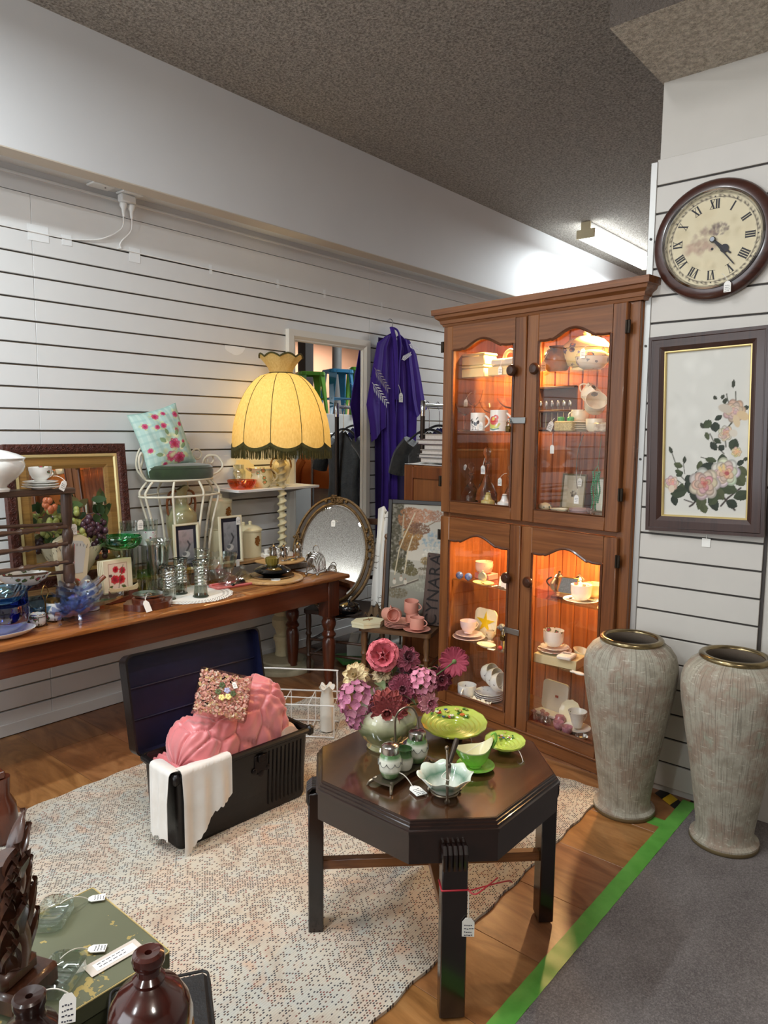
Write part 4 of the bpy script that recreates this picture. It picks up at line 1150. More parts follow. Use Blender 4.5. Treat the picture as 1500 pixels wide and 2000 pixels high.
# purple robe ------------------------------------------------------------------
M_PUR = mat('purple_cloth', (72, 42, 150), .8, var=(62, 34, 132), vs=5)
M_PURD = mat('purple_lining', (44, 26, 84), .8)
ki = E('purple_robe', 'long purple kimono robe with white sprigs hanging on the slat wall', 'robe', (4.27, 3.57, 0))
def outline_sheet(L, R, fold, nv=40, nu=26, thick=.004, seed=0, amp=.014, y0=0.0):
    """cloth between two edge polylines given as [(x,z)...] top to bottom"""
    def at(pl, v):
        q = v * (len(pl) - 1); i = min(int(q), len(pl) - 2); f = q - i
        return pl[i][0] * (1 - f) + pl[i + 1][0] * f, pl[i][1] * (1 - f) + pl[i + 1][1] * f
    def fn(u, v):
        (xa, za), (xb, zb) = at(L, v), at(R, v)
        return (xa * (1 - u) + xb * u, y0 - amp * (math.sin(u * fold + seed + .5 * v) + .4 * math.sin(u * fold * 2.3 + 2 * seed)) * min(1, .25 + v), za * (1 - u) + zb * u)
    return MB().sheet(fn, nu, nv, thick)
P(ki, 'body_panel', outline_sheet([(-.03, 2.245), (-.13, 2.20), (-.17, 2.0), (-.16, 1.6), (-.15, 1.2), (-.155, .75)], [(-.005, 2.225), (-.01, 2.1), (.0, 1.9), (.02, 1.6), (.05, 1.2), (.06, .75)], 15, seed=1, amp=.018, y0=-.03), M_PUR)
P(ki, 'body_panel', outline_sheet([(.04, 2.225), (.045, 2.1), (.035, 1.9), (.03, 1.6), (.04, 1.4), (.05, 1.22)], [(.07, 2.24), (.17, 2.20), (.26, 2.0), (.30, 1.7), (.29, 1.45), (.26, 1.28)], 13, seed=3, amp=.018, y0=-.028), M_PUR)
P(ki, 'sleeve', outline_sheet([(-.12, 2.205), (-.22, 2.15), (-.27, 1.95), (-.33, 1.70), (-.29, 1.55), (-.27, 1.43)], [(-.08, 2.22), (-.12, 2.12), (-.13, 1.9), (-.12, 1.74), (-.13, 1.62), (-.13, 1.54)], 8, seed=5, amp=.008, y0=-.058), M_PUR)
P(ki, 'sleeve', outline_sheet([(.10, 2.21), (.14, 2.1), (.18, 1.9), (.20, 1.78), (.23, 1.68), (.26, 1.62)], [(.15, 2.205), (.24, 2.10), (.30, 1.92), (.35, 1.76), (.37, 1.72), (.385, 1.69)], 7, seed=2, amp=.008, y0=-.055), M_PUR)
P(ki, 'back_panel', outline_sheet([(-.15, 2.2), (-.18, 1.6), (-.16, .70)], [(.15, 2.2), (.22, 1.6), (.26, .72)], 12, seed=4, amp=.006, y0=-.004), M_PURD)
P(ki, 'lining_strip', outline_sheet([(-.004, 2.2), (.004, 1.9), (.012, 1.6)], [(.036, 2.2), (.032, 1.9), (.022, 1.6)], 3, amp=.002, y0=-.014, nu=6, nv=12), mat('robe_lining', (170, 150, 170), .8))
co = MB(); co.tube(smooth([(.035, -.045, 1.75), (.04, -.05, 2.0), (.05, -.055, 2.16), (.035, -.04, 2.26), (0, -.012, 2.285), (-.03, -.04, 2.262), (-.015, -.055, 2.16), (.005, -.05, 2.0), (.012, -.045, 1.75)], 8), .017, 8, flat=.45)
P(ki, 'collar', co, M_PUR)
def sprig(p, ang, L, n, m, w=.011):
    mb = MB(); c, s = math.cos(ang), math.sin(ang)
    mb.box((p[0] + c * L / 2, p[1], p[2] + s * L / 2), (L, .001, .003), 0, 0, Matrix.Rotation(-ang, 3, 'Y'))
    for k in range(n):
        for sd in (-1, 1):
            q = L * (k + .6) / n; a = ang + sd * .62; ll = L * .30 * (1 - .35 * k / n)
            bx, bz = p[0] + c * q, p[2] + s * q; ex, ez = bx + math.cos(a) * ll, bz + math.sin(a) * ll
            nx, nz = -math.sin(a) * w * .5, math.cos(a) * w * .5; mx, mz = (bx + ex) / 2, (bz + ez) / 2
            mb.add([(bx, p[1], bz), (mx + nx, p[1] - .0006, mz + nz), (ex, p[1], ez), (mx - nx, p[1] - .0006, mz - nz)], [(0, 1, 2, 3)])
    return mb
M_SPW = mat('embroidery_white', (232, 230, 238), .6); M_SPG = mat('embroidery_grey', (160, 148, 160), .6)
for p, a, L, m in (((-.30, -.078, 1.86), -.72, .22, M_SPW), ((-.275, -.078, 1.965), -.75, .21, M_SPG), ((.055, -.062, 2.05), .45, .12, M_SPW), ((.12, -.078, 2.17), -.25, .12, M_SPW), ((.19, -.062, 1.40), -1.5, .12, M_SPW)):
    P(ki, 'embroidered_sprig', sprig(p, a, L, 7, m), m, ang=None)
P(ki, 'hanger_hook', MB().tube(smooth([(-.02, .02, 2.335), (-.01, .005, 2.35), (.008, -.005, 2.34), (.008, -.01, 2.315), (-.008, -.015, 2.27), (-.01, -.015, 2.24)], 6), .003, 6), M_STEEL)
tag(ki, (.04, -.072, 1.80), .07, (.02, -.06, 1.86))

# clothes rack ---------------------------------------------------------------------
M_CHR = mat('chrome', (200, 200, 202), .14, 1.0); M_RUST = mat('rusty_pipe', (70, 58, 52), .5, .6)
rk = E('clothes_rack', 'chrome garment rack beside the purple robe, half behind the cabinet', 'rack', (4.157, 3.171, .0))
P(rk, 'post', MB().lathe([(0, .0), (.017, .0), (.017, 1.62), (0, 1.62)], 14), M_RUST)
P(rk, 'post_cap', MB().lathe([(0, 1.62), (.019, 1.62), (.019, 1.725), (.015, 1.73), (0, 1.73)], 14), M_CHR)
P(rk, 'rail', MB().tube([(0, 0, 1.70), (.95, 0, 1.70)], .014, 10), M_CHR)
P(rk, 'post', MB().lathe([(0, .0), (.017, .0), (.017, 1.73), (0, 1.73)], 14, (.95, 0, 0)), M_RUST)
P(rk, 'foot_bar', MB().tube([(0, -.22, .02), (0, .22, .02)], .016, 8), M_RUST)
M_HANG = mat('velvet_black', (24, 23, 25), .85, sheen=.4)
def garment(name, lab, x, y, top, w, L, m, rz=0.0, sl=.16, flare=1.1, hook=1.70, group=None, seed=0):
    g = E(name, lab, 'garment', (x, y, 0), rz, group)
    hm = MB().tube(smooth([(0, 0, hook + .012), (0, .018, hook + .028), (0, .026, hook + .01), (0, .01, hook - .02), (0, 0, hook - .05), (0, 0, top + .02)], 5), .0025, 5)
    P(g, 'hanger_hook', hm, M_CHR)
    P(g, 'hanger', MB().tube(smooth([(0, -w / 2, top - .05), (0, -w / 4, top + .012), (0, 0, top + .035), (0, w / 4, top + .012), (0, w / 2, top - .05)], 6), .011, 7, flat=.6), M_HANG)
    def fn(u, v):
        a = 2 * PI * u; q = v
        hw = (w / 2) * (.35 + .65 * min(1, q / .09)) * (1 + (flare - 1) * q) if q < .09 else (w / 2) * (1 + (flare - 1) * q)
        th = .018 + .032 * min(1, q * 3)
        f = 1 + .10 * math.sin(a * 7 + seed) * min(1, q * 2.5)
        return (th * math.sin(a) * f, hw * math.cos(a) * (1 - .12 * math.exp(-((q - .35) / .12) ** 2)), top + .02 - L * q - .05 * abs(math.cos(a)) * (q < .12))
    P(g, 'cloth', MB().sheet(fn, 44, 26, 0, True), m, ang=70)
    if sl:
        for sd in (-1, 1):
            P(g, 'sleeve', MB().tube(smooth([(0, sd * w * .42, top - .06), (0, sd * (w * .5 + sl * .45), top - .16), (0, sd * (w * .5 + sl * .8), top - .30)], 5), [.055 - .0006 * k for k in range(11)], 10, flat=1.3), m)
    return g
M_VEL = mat('crushed_velvet', (30, 30, 30), .6, var=(52, 52, 50), vs=22, sheen=.5, bump=(26, .5, .01))
garment('black_dress', 'black crushed velvet dress on the chrome garment rack near the robe', 4.235, 3.171, 1.49, .36, 1.15, M_VEL, .05, .14)
garment('navy_dress', 'navy dress second on the chrome rack behind the black velvet one', 4.36, 3.171, 1.52, .36, 1.0, mat('navy_cloth', (34, 36, 88), .7), 0, 0)
garment('grey_blouse', 'grey patterned top further back on the chrome garment rack', 4.50, 3.171, 1.51, .36, .7, mat('patterned_grey', (120, 120, 130), .7, var=(50, 44, 70), vs=40), 0, .1)
# second row of clothes, seen in the wall mirror
rk2 = E('clothes_rack', 'garment rack seen only in the white framed mirror', 'rack', (4.42, 2.62, 0))
P(rk2, 'post', MB().lathe([(0, .0), (.015, .0), (.015, 1.50), (0, 1.50)], 12), M_CHR); P(rk2, 'post', MB().lathe([(0, .0), (.015, .0), (.015, 1.50), (0, 1.50)], 12, (.95, 0, 0)), M_CHR)
P(rk2, 'rail', MB().tube([(0, 0, 1.48), (.95, 0, 1.48)], .013, 10), M_CHR)
GC = [('orange_blouse', 'orange blouse at the mirror edge of the reflected rack', (206, 112, 46), None, .34, 24), ('white_blouse', 'white blouse beside the orange one in the mirror', (210, 210, 208), None, .55, 20), ('black_jacket', 'black jacket among the reflected clothes', (26, 26, 28), None, .9, 12), ('plaid_dress', 'dark red plaid dress among the reflected clothes', (52, 34, 42), (96, 84, 96), 1.0, 26), ('floral_dress', 'dark floral dress with pale blooms among the reflected clothes', (26, 30, 36), (150, 172, 176), 1.0, 16), ('cream_dress', 'cream dress last of the reflected clothes', (206, 202, 186), (188, 184, 170), 1.0, 9), ('black_skirt', 'long black skirt among the reflected clothes', (24, 24, 26), (40, 40, 40), 1.0, 20)]
for k, (nm, lab, c1, c2, L, vs_) in enumerate(GC):
    garment(nm, lab, 4.48 + .125 * k, 2.62, 1.33, .36, L, mat('cloth_' + nm, c1, .8, var=c2, vs=vs_), .0, .10 if k < 3 else 0, 1.15, hook=1.48, seed=k)
# brown cupboard with books, beside the cabinet
cu = E('cupboard', 'plain brown cupboard end standing between robe and display cabinet', 'cupboard', Cb(-.735, .36, .0), CR)
P(cu, 'carcass', MB().box((.30, .24, .655), (.60, .46, 1.29), .004), wood('cupboard_wood', (134, 80, 42), (112, 62, 32), 'z', .7, .45, .1))
P(cu, 'end_panel', MB().box((.06, .004, .65), (.06, .014, 1.29), .002).box((.36, .004, 1.255), (.54, .014, .07), .002).box((.36, .004, .06), (.54, .014, .11), .002), wood('cupboard_frame', (120, 64, 32), (96, 48, 24), 'z', .7, .4, .2), ang=None)
T('paper_sheet', 'crumpled white paper lying over the cupboard under the books', 'paper', MB().sheet(lambda u, v: (.60 * u, .42 * v, .004 + .012 * abs(math.sin(u * 14) * math.sin(v * 4)) * (v < .3)), 30, 10, .002), mat('paper_white', (236, 234, 230), .8), Cb(-.735, .375, 1.302), CR)
M_PAGES = mat('book_pages', (214, 206, 198), .85, var=(200, 192, 186), vs=120)
zz = 1.318; bk_ = [(.030, -.63, (150, 146, 140)), (.022, -.645, (90, 88, 92)), (.026, -.62, (196, 190, 182)), (.032, -.60, (100, 92, 92)), (.030, -.655, (84, 60, 72)), (.034, -.595, (176, 168, 160))]
BL = ['bottom of the book stack on the cupboard, grey cover', 'thin dark book second from the bottom on the cupboard', 'pale book third from the bottom on the cupboard', 'charcoal book in the middle of the cupboard stack', 'wide plum covered book second from the top of the stack', 'topmost pale book of the cupboard stack']
for (h, s0, c), lab in zip(bk_, BL):
    b_ = E('book', lab, 'book', Cb(s0, .40, zz), CR, 'books on the cupboard')
    P(b_, 'page_block', MB().box((.20, .12, h / 2), (.38, .23, h - .006)), M_PAGES, ang=None)
    P(b_, 'cover', MB().box((.20, .12, h - .0015), (.395, .25, .003)).box((.20, .12, .0015), (.395, .25, .003)).box((.20, .2435, h / 2), (.395, .003, h)), mat('cover_%d' % c[0], c, .5), ang=None)
    zz += h + .0005
# gondola with metal stools, seen in the mirror
T('display_gondola', 'white shop gondola under the stools seen in the wall mirror', 'shelf', MB().box((0, 0, .84), (2.1, .34, 1.66), .005).box((0, .172, 1.1), (2.1, .004, .01)).box((0, .172, 1.3), (2.1, .004, .01)), mat('gondola_grey', (196, 194, 190), .5), (5.6, 1.86, .012))
M_SGRN = mat('stool_green', (84, 140, 40), .25, coat=.4); M_SBLU = mat('stool_blue', (40, 112, 152), .25, coat=.4)
def stool(lab, x, y, z, H, m, rz):
    s = E('metal_stool', lab, 'stool', (x, y, z), rz, 'metal stools seen in the mirror')
    se = MB(); rr0 = rrect(.13, .13, .035); n = len(rr0); vs = []
    for sc_, z_ in ((.0, H - .008), (.7, H - .008), (.95, H), (1.0, H - .006), (1.03, H - .035), (1.0, H - .035)):
        vs += [(x_ * sc_, y_ * sc_, z_) for x_, y_ in rr0]
    se.add(vs, [(i * n + k, i * n + (k + 1) % n, (i + 1) * n + (k + 1) % n, (i + 1) * n + k) for i in range(1, 5) for k in range(n)] + [tuple(range(n, 2 * n))])
    P(s, 'seat', se, m)
    for a in range(4):
        c, sn = math.cos(PI / 4 + a * PI / 2), math.sin(PI / 4 + a * PI / 2)
        lg = MB()
        t0, t1 = .145, .205
        def q(r, w, z_): return [(c * r - sn * w, sn * r + c * w, z_), (c * r + sn * w, sn * r - c * w, z_)]
        vs = q(t0, .045, H - .01) + q(t0 - .02, .04, H - .01) + q(t1, .016, 0) + q(t1 - .02, .014, 0)
        lg.add(vs, [(0, 1, 5, 4), (2, 3, 7, 6), (0, 2, 6, 4), (1, 3, 7, 5), (4, 5, 7, 6), (0, 1, 3, 2)])
        P(s, 'leg', lg, m, ang=None)
    for z_ in (H * .35,):
        pts = [(math.cos(PI / 4 + a * PI / 2) * .18, math.sin(PI / 4 + a * PI / 2) * .18, z_) for a in range(4)]
        P(s, 'foot_rail', MB().tube(pts, .009, 6, True), m)
    return s
stool('green metal stool beside the lamp shade in the mirror', 5.12, 1.86, 1.684, .41, M_SGRN, .5)
stool('blue metal stool between two green ones in the mirror', 5.50, 1.88, 1.684, .46, M_SBLU, .35)
stool('green metal stool next to the purple robe in the mirror', 5.90, 1.84, 1.684, .51, M_SGRN, .6)
T('steel_column', 'grey round steel column far behind the reflected stools', 'column', MB().lathe([(.0, 0), (.06, 0), (.06, 3.3), (0, 3.3)], 20), mat('column_grey', (130, 128, 126), .5), (6.5, .9, .005))
T('dark_post', 'dark square post beyond the reflected stools', 'post', MB().box((0, 0, 1.65), (.13, .13, 3.28), .004), mat('post_dark', (58, 50, 46), .6), (5.86, 1.02, .012))
# white slatted panels and a book lying under the chairs
for x, y, r in ((3.62, 3.10, -.9),):
    o = E('slatted_panel', 'white slatted panel on the floor behind the oval mirror chair', 'panel', (x, y, .012), r)
    P(o, 'frame', MB().box((0, -.13, .05), (.42, .02, .10), .002).box((0, .13, .05), (.42, .02, .10), .002), mat('panel_white', (212, 210, 202), .6), ang=None)
    for k in range(6): P(o, 'slat', MB().box((-.175 + .07 * k, 0, .096), (.058, .24, .008), .001), MATS['panel_white'], ang=None)
T('book', 'thin green book lying flat on the floor beneath the chairs', 'book', MB().box((0, 0, .012), (.26, .19, .02), .002), mat('green_book', (70, 134, 66), .5), (3.42, 3.12, .012), -.5)

# ================================================================ CLOCK AND ROSE PICTURE ON THE PILLAR
ck = E('wall_clock', 'round wooden wall clock with roman numerals on the pillar panel', 'clock', (2.978, .887, 2.235), (0, 0, -PI / 2))
# local x -> world -y, local y -> +x (into the wall), local z up
W_CK = wood('clock_case', (70, 38, 30), (46, 24, 20), 'x', .8, .28, .4)
def yl(prof, n=64): return MB().lathe([(r, z) for r, z in prof], n, axis='y')
R0 = .222
P(ck, 'case', yl([(0, 0), (R0 * .93, 0), (R0, -.012), (R0 * 1.0, -.024), (R0 * .97, -.036), (R0 * .90, -.043), (R0 * .83, -.044), (R0 * .80, -.034), (R0 * .8, -.012)]), W_CK)
P(ck, 'bezel', yl([(R0 * .815, -.040), (R0 * .825, -.048), (R0 * .80, -.053), (R0 * .775, -.048), (R0 * .76, -.036), (R0 * .755, -.026)]), M_CHR)
dc = Canvas(120, 120, (212, 200, 168))
dc.cloud(.5, .5, .42, .42, (206, 192, 158), 60, .09, .4); dc.cloud(.42, .50, .14, .14, (150, 126, 112), 60, .04, .35); dc.cloud(.56, .40, .10, .07, (110, 92, 90), 50, .025, .45)
dc.cloud(.35, .58, .16, .08, (178, 150, 130), 40, .05, .3)
for k in range(60):
    a = 2 * PI * k / 60; r0, r1 = .452, .472
    dc.line([(.5 + r0 * math.cos(a), .5 + r0 * math.sin(a)), (.5 + r1 * math.cos(a), .5 + r1 * math.sin(a))], .004, (90, 80, 68))
for k in range(90):
    for rr in (.452, .474):
        a0_, a1_ = 2 * PI * k / 90, 2 * PI * (k + 1) / 90
        dc.line([(.5 + rr * math.cos(a0_), .5 + rr * math.sin(a0_)), (.5 + rr * math.cos(a1_), .5 + rr * math.sin(a1_))], .003, (110, 98, 82))
RD = R0 * .765
# disc mesh carrying the dial colours
mbd = MB(); vs = [(0, -.0265, 0)]; cl = [dc.a[60, 60]]
NR, NA = 44, 120
for i in range(1, NR + 1):
    for k in range(NA):
        a = 2 * PI * k / NA; r = i / NR
        vs.append((RD * r * math.cos(a), -.0265, RD * r * math.sin(a)))
        cl.append(dc.a[min(119, int((.5 - .5 * r * math.sin(a)) * 120)), min(119, int((.5 + .5 * r * math.cos(a)) * 120))])
fs = [(0, 1 + k, 1 + (k + 1) % NA) for k in range(NA)] + [(1 + (i - 1) * NA + k, 1 + i * NA + k, 1 + i * NA + (k + 1) % NA, 1 + (i - 1) * NA + (k + 1) % NA) for i in range(1, NR) for k in range(NA)]
mbd.add(vs, fs)
P(ck, 'dial', mbd, M_PRINT, colors=np.array(cl), ang=None)
M_NUM = mat('numeral_ink', (46, 44, 48), .6)
NUM = ['XII', 'I', 'II', 'III', 'IIII', 'V', 'VI', 'VII', 'VIII', 'IX', 'X', 'XI']
Hn, tk, tn = .034, .0056, .0016
for h, s_ in enumerate(NUM):
    mb = MB(); wds = {'I': .0085, 'V': .020, 'X': .020}; tot = sum(wds[c] for c in s_); x = -tot / 2
    def bar(x0, z0, x1, z1, t):
        d_ = Vector((x1 - x0, 0, z1 - z0)).normalized(); nn = Vector((-d_.z, 0, d_.x)) * t / 2
        A, B = Vector((x0, 0, z0)), Vector((x1, 0, z1))
        mb.add([A - nn, A + nn, B + nn, B - nn, A - nn + Vector((0, .0006, 0)), A + nn + Vector((0, .0006, 0)), B + nn + Vector((0, .0006, 0)), B - nn + Vector((0, .0006, 0))], [(0, 1, 2, 3), (0, 1, 5, 4), (1, 2, 6, 5), (2, 3, 7, 6), (3, 0, 4, 7)])
    for c in s_:
        w_ = wds[c]
        if c == 'I': bar(x + w_ / 2, -Hn / 2, x + w_ / 2, Hn / 2, tk)
        if c == 'V': bar(x + .004, Hn / 2, x + w_ / 2, -Hn / 2, tk); bar(x + w_ - .003, Hn / 2, x + w_ / 2, -Hn / 2, tn)
        if c == 'X': bar(x + .003, Hn / 2, x + w_ - .004, -Hn / 2, tk); bar(x + w_ - .003, Hn / 2, x + .003, -Hn / 2, tn)
        x += w_
    bar(-tot / 2, Hn / 2, tot / 2, Hn / 2, .001); bar(-tot / 2, -Hn / 2, tot / 2, -Hn / 2, .001)
    a = PI / 2 - h * PI / 6
    mb.mk = 0; mb.xf(Matrix.Translation((RD * .765 * math.cos(a), -.0275, RD * .765 * math.sin(a))) @ Matrix.Rotation(-(a - PI / 2), 4, 'Y'))
    P(ck, 'numeral', mb, M_NUM, ang=None)
    P(ck, 'minute_dot', MB().box((RD * .925 * math.cos(a), -.0272, RD * .925 * math.sin(a)), (.004, .0008, .004)), M_NUM, ang=None)
P(ck, 'winding_hole', yl([(0, -.0272), (.005, -.0272), (.005, -.0268)], 16), M_NUM, None, (-.001, 0, -.034))
def hand(L, w0, blob, a, y):
    mb = MB(); pl = [(-w0 / 2, 0), (w0 / 2, 0), (w0 * .35, L), (-w0 * .35, L)]
    mb.prism(pl, y - .0008, y + .0008, 'y')
    if blob: mb.lathe([(0, y - .001), (.0155, y - .001), (.0155, y + .001), (0, y + .001)], 20, (0, 0, 0), axis='y'); n_ = len(mb.v) - 80; mb.mk = n_; mb.xf(Matrix.Translation((0, 0, L * .66)))
    mb.mk = 0; mb.xf(Matrix.Rotation(-(a - PI / 2), 4, 'Y'))
    return mb
P(ck, 'hour_hand', hand(.088, .009, True, PI / 2 - math.radians(131), -.031), M_NUM, ang=None)
P(ck, 'minute_hand', hand(.128, .006, False, PI / 2 - math.radians(141), -.034), M_NUM, ang=None)
P(ck, 'hand_boss', yl([(0, -.038), (.008, -.038), (.011, -.034), (.011, -.027)], 20), mat('steel_grey', (110, 112, 116), .35, .9))
tag(ck, (.070, -.058, -.165), .04, (.045, -.050, -.135), (0, 0, 0), 4)

def roses():
    c = Canvas(130, 250, (206, 204, 196)); c.cloud(.5, .4, .5, .4, (210, 208, 200), 60, .12, .3)
    G = [(52, 62, 40), (64, 74, 46), (40, 50, 36), (76, 82, 52)]
    def S(p, w=.006, col=(62, 60, 44)): c.line(p, w, col)
    S([(.78, .36), (.74, .30), (.73, .27)]); S([(.84, .34), (.83, .26)]); S([(.84, .40), (.72, .50), (.74, .58)], .007); S([(.80, .44), (.70, .49)]); S([(.55, .50), (.62, .57), (.72, .62)]); S([(.6, .66), (.45, .64)], .005)
    S([(.70, .86), (.80, .92), (.86, .95)], .012, (52, 40, 32)); S([(.92, .82), (.78, .88), (.70, .93)], .010, (52, 40, 32)); S([(.45, .88), (.36, .93), (.33, .94)], .011, (52, 40, 32)); S([(.26, .90), (.36, .915)], .007, (52, 40, 32))
    S([(.10, .62), (.16, .70), (.22, .76), (.34, .82)], .006); S([(.24, .68), (.26, .74)], .005); S([(.14, .77), (.30, .83)], .005)
    for x, y, L, W, r in ((.56, .42, .12, .05, 2.3), (.60, .43, .12, .055, 1.4), (.60, .42, .10, .03, -.5), (.84, .36, .06, .03, -1.2), (.92, .36, .07, .025, -.3), (.5, .49, .10, .03, 1.2), (.56, .55, .12, .04, .9), (.6, .53, .10, .03, .6), (.70, .62, .16, .06, 1.5), (.80, .60, .14, .06, -1.2), (.66, .57, .08, .04, .8), (.5, .65, .14, .035, .2), (.45, .66, .14, .04, 1.7), (.62, .68, .22, .06, 2.7), (.5, .72, .18, .05, 2.5), (.84, .72, .16, .07, .2), (.86, .74, .16, .07, .9), (.95, .66, .10, .03, 2.6), (.12, .68, .12, .035, .3), (.24, .73, .10, .035, 2.6), (.14, .72, .10, .03, .5), (.26, .78, .10, .04, -.5), (.28, .78, .18, .05, 1.2), (.24, .80, .16, .05, 1.9), (.12, .87, .14, .045, 1.3), (.30, .84, .22, .07, 2.9), (.36, .82, .20, .07, 1.2), (.66, .80, .24, .07, .35), (.62, .82, .18, .06, .9), (.5, .86, .20, .06, 1.9), (.56, .86, .22, .06, 1.1), (.84, .88, .20, .06, -.35), (.76, .90, .14, .055, .4), (.48, .92, .12, .05, 1.2), (.66, .86, .16, .05, 2.2), (.68, .70, .12, .05, 2.0)):
        c.leaf(x, y, L, W, r, G[int((x * 37 + y * 11) % 4)])
    for x, y, L, r in ((.80, .24, .10, -1.5), (.10, .62, .10, -2.0), (.25, .68, .09, -1.5), (.62, .30, .06, -2.4), (.67, .30, .06, -1.0), (.70, .31, .05, -.4), (.72, .33, .06, -2.0), (.47, .47, .08, -2.0), (.94, .66, .06, -.6)):
        c.leaf(x, y, L, .022, r, (54, 58, 42))
    c.rose(.82, .37, .13, (196, 172, 152), (210, 176, 160), 4); c.ell(.72, .355, .09, .05, (188, 176, 160), .3); c.ell(.92, .40, .08, .05, (204, 178, 140), .5); c.ell(.85, .43, .04, .08, (206, 184, 150), -.3)
    c.rose(.73, .50, .09, (208, 190, 172), (206, 158, 138), 4); c.ell(.82, .50, .05, .045, (206, 196, 180), .6)
    c.rose(.86, .61, .06, (214, 190, 150), (222, 178, 130), 3)
    c.rose(.74, .73, .17, (208, 204, 196), (206, 160, 130), 5); c.ell(.76, .735, .03, .025, (170, 84, 84)); c.ell(.68, .71, .05, .025, (222, 190, 128), 1.0, .4, .7); c.ell(.72, .70, .05, .02, (222, 190, 128), 1.4, .4, .7)
    c.rose(.50, .80, .19, (206, 190, 178), (200, 136, 122), 5); c.ell(.5, .80, .04, .03, (176, 92, 84), 0, .5, .7)
    c.rose(.10, .80, .09, (210, 180, 166), (214, 158, 146), 3); c.ell(.10, .835, .04, .05, (208, 190, 170))
    return c
rp_ = E('rose_picture', 'tall picture of painted pale roses in a dark wood frame', 'picture', (2.975, .866, 1.118), (0, -.030, -PI / 2))
W_RF = wood('rose_frame', (62, 36, 28), (40, 22, 18), 'z', 1.0, .38, .25)
rw, rh = .442, .778
P(rp_, 'frame', frame2(MB(), rw, rh, .062, .0, -.030), W_RF, ang=20)
for ins_ in (.014, .030, .046):
    w2, h2 = rw - 2 * ins_, rh - 2 * ins_
    P(rp_, 'frame_reed', MB().tube([(-w2 / 2, -.0300 + ins_ * .10, ins_), (w2 / 2, -.0300 + ins_ * .10, ins_), (w2 / 2, -.0300 + ins_ * .10, rh - ins_), (-w2 / 2, -.0300 + ins_ * .10, rh - ins_)], .004, 6, True), W_RF)
P(rp_, 'gilt_slip', frame2(MB(), rw - .116, rh - .116, .009, -.006, -.020), mat('gilt_slip', (214, 190, 128), .35, .5), None, (0, 0, .058), ang=20)
m_, cc = pic_sheet(roses(), rw - .13, rh - .13)
P(rp_, 'canvas', m_, M_PRINT, None, (0, -.008, .065), colors=cc, ang=None)
T('price_tag_card', 'little white price card hanging on the slat groove under the rose picture', 'tag', MB().prism([(-.016, 0), (.016, 0), (.016, .034), (-.016, .034)], -.001, .0008, 'y').box((0, 0, .04), (.003, .0012, .016)), M_TAG, (2.9765, .855, 1.062), -PI / 2, ang=None)

# ================================================================ ON THE LONG TABLE
TZ = .6655; SZ = .7455
G_CLEAR = clear_glass('goblet_glass', (242, 245, 243), 1.5, .03, .10)
G_SMOKE = clear_glass('smoke_glass', (232, 236, 232), 1.5, .04, .12)
G_SMOKED = clear_glass('smoke_base', (150, 158, 152), 1.5, .02, .06)
G_GREEN = clear_glass('green_glass', (140, 214, 170), 1.5, .02, .06)
G_PGREEN = clear_glass('pale_green_glass', (216, 236, 204), 1.5, .02, .05)
G_YELL = clear_glass('straw_glass', (242, 238, 214), 1.5, .02, .05)
G_BLUE = clear_glass('pale_blue_glass', (222, 231, 252), 1.5, .06, .20)
G_COB = clear_glass('cobalt_glass', (96, 122, 196), 1.5, .04, .12)
G_TEAL = clear_glass('teal_glass', (170, 206, 226), 1.5, .02, .06)
G_ORNG = clear_glass('orange_glass', (250, 180, 120), 1.5, .02, .06)
C_WHITE = mat('china_white', (234, 232, 226), .14, coat=.6)
C_CREAM = mat('china_cream', (232, 222, 190), .2, coat=.5)
F_ROSE = floral('china_rose', (232, 230, 224), (176, 70, 96), 34, .42)
F_SPRIG = floral('china_sprig', (232, 228, 220), (150, 100, 90), 42, .30, leaf=(120, 126, 100))
F_BLUE = floral('china_bluesprig', (232, 232, 230), (150, 120, 140), 50, .24, leaf=(150, 160, 150))
M_SILV = mat('silver_plate', (196, 192, 186), .2, 1.0)
M_BRASS = mat('brass', (150, 120, 66), .32, 1.0)
M_BLKC = mat('black_ceramic', (14, 14, 15), .08, coat=.8)
def vessel(prof, t=.003):
    """outer profile -> closed thin wall"""
    inner = [(max(r - t, .0), z) for r, z in prof[::-1]]
    inner = [(r, max(z, prof[0][1] + t)) for r, z in inner]
    return [(0, prof[0][1])] + prof + inner[:-1] + [(0, prof[0][1] + t)]
def handle(r, z0, z1, out, th=.004, a=0.0, n=12, flat=1.0):
    pts = []
    for k in range(n + 1):
        q = k / n; x = r + out * math.sin(PI * q) ** .8; z = z1 + (z0 - z1) * q
        pts.append((x * math.cos(a), x * math.sin(a), z))
    return MB().tube(pts, th, 7, flat=flat)
def cup_profile(R, H, kind=0):
    if kind == 0: return [(R * .5, 0), (R * .52, H * .06), (R * .48, H * .1), (R * .72, H * .25), (R * .9, H * .5), (R * .97, H * .8), (R, H)]
    if kind == 1: return [(R * .62, 0), (R * .66, H * .04), (R * .8, H * .12), (R * .95, H * .3), (R, H * .6), (R, H)]
    if kind == 2: return [(R * .98, 0), (R, H * .03), (R, H)]
    return [(R * .45, 0), (R * .5, H * .08), (R * .62, H * .3), (R * .72, H * .6), (R, H)]
def cup(lab, loc, R, H, m, kind=0, ha=0.0, name='teacup', group=None, rot=None, hm=None, cat='cup', fn=None, out=None):
    c = T(name, lab, cat, MB().lathe(vessel(cup_profile(R, H, kind), R * .05), 32, fn=fn), m, loc, rot if rot is not None else 0.0, group)
    P(c, 'handle', handle(R * (.93 if kind != 2 else .98), H * .25, H * .86, out or R * .5, R * .075, ha), hm or m)
    return c
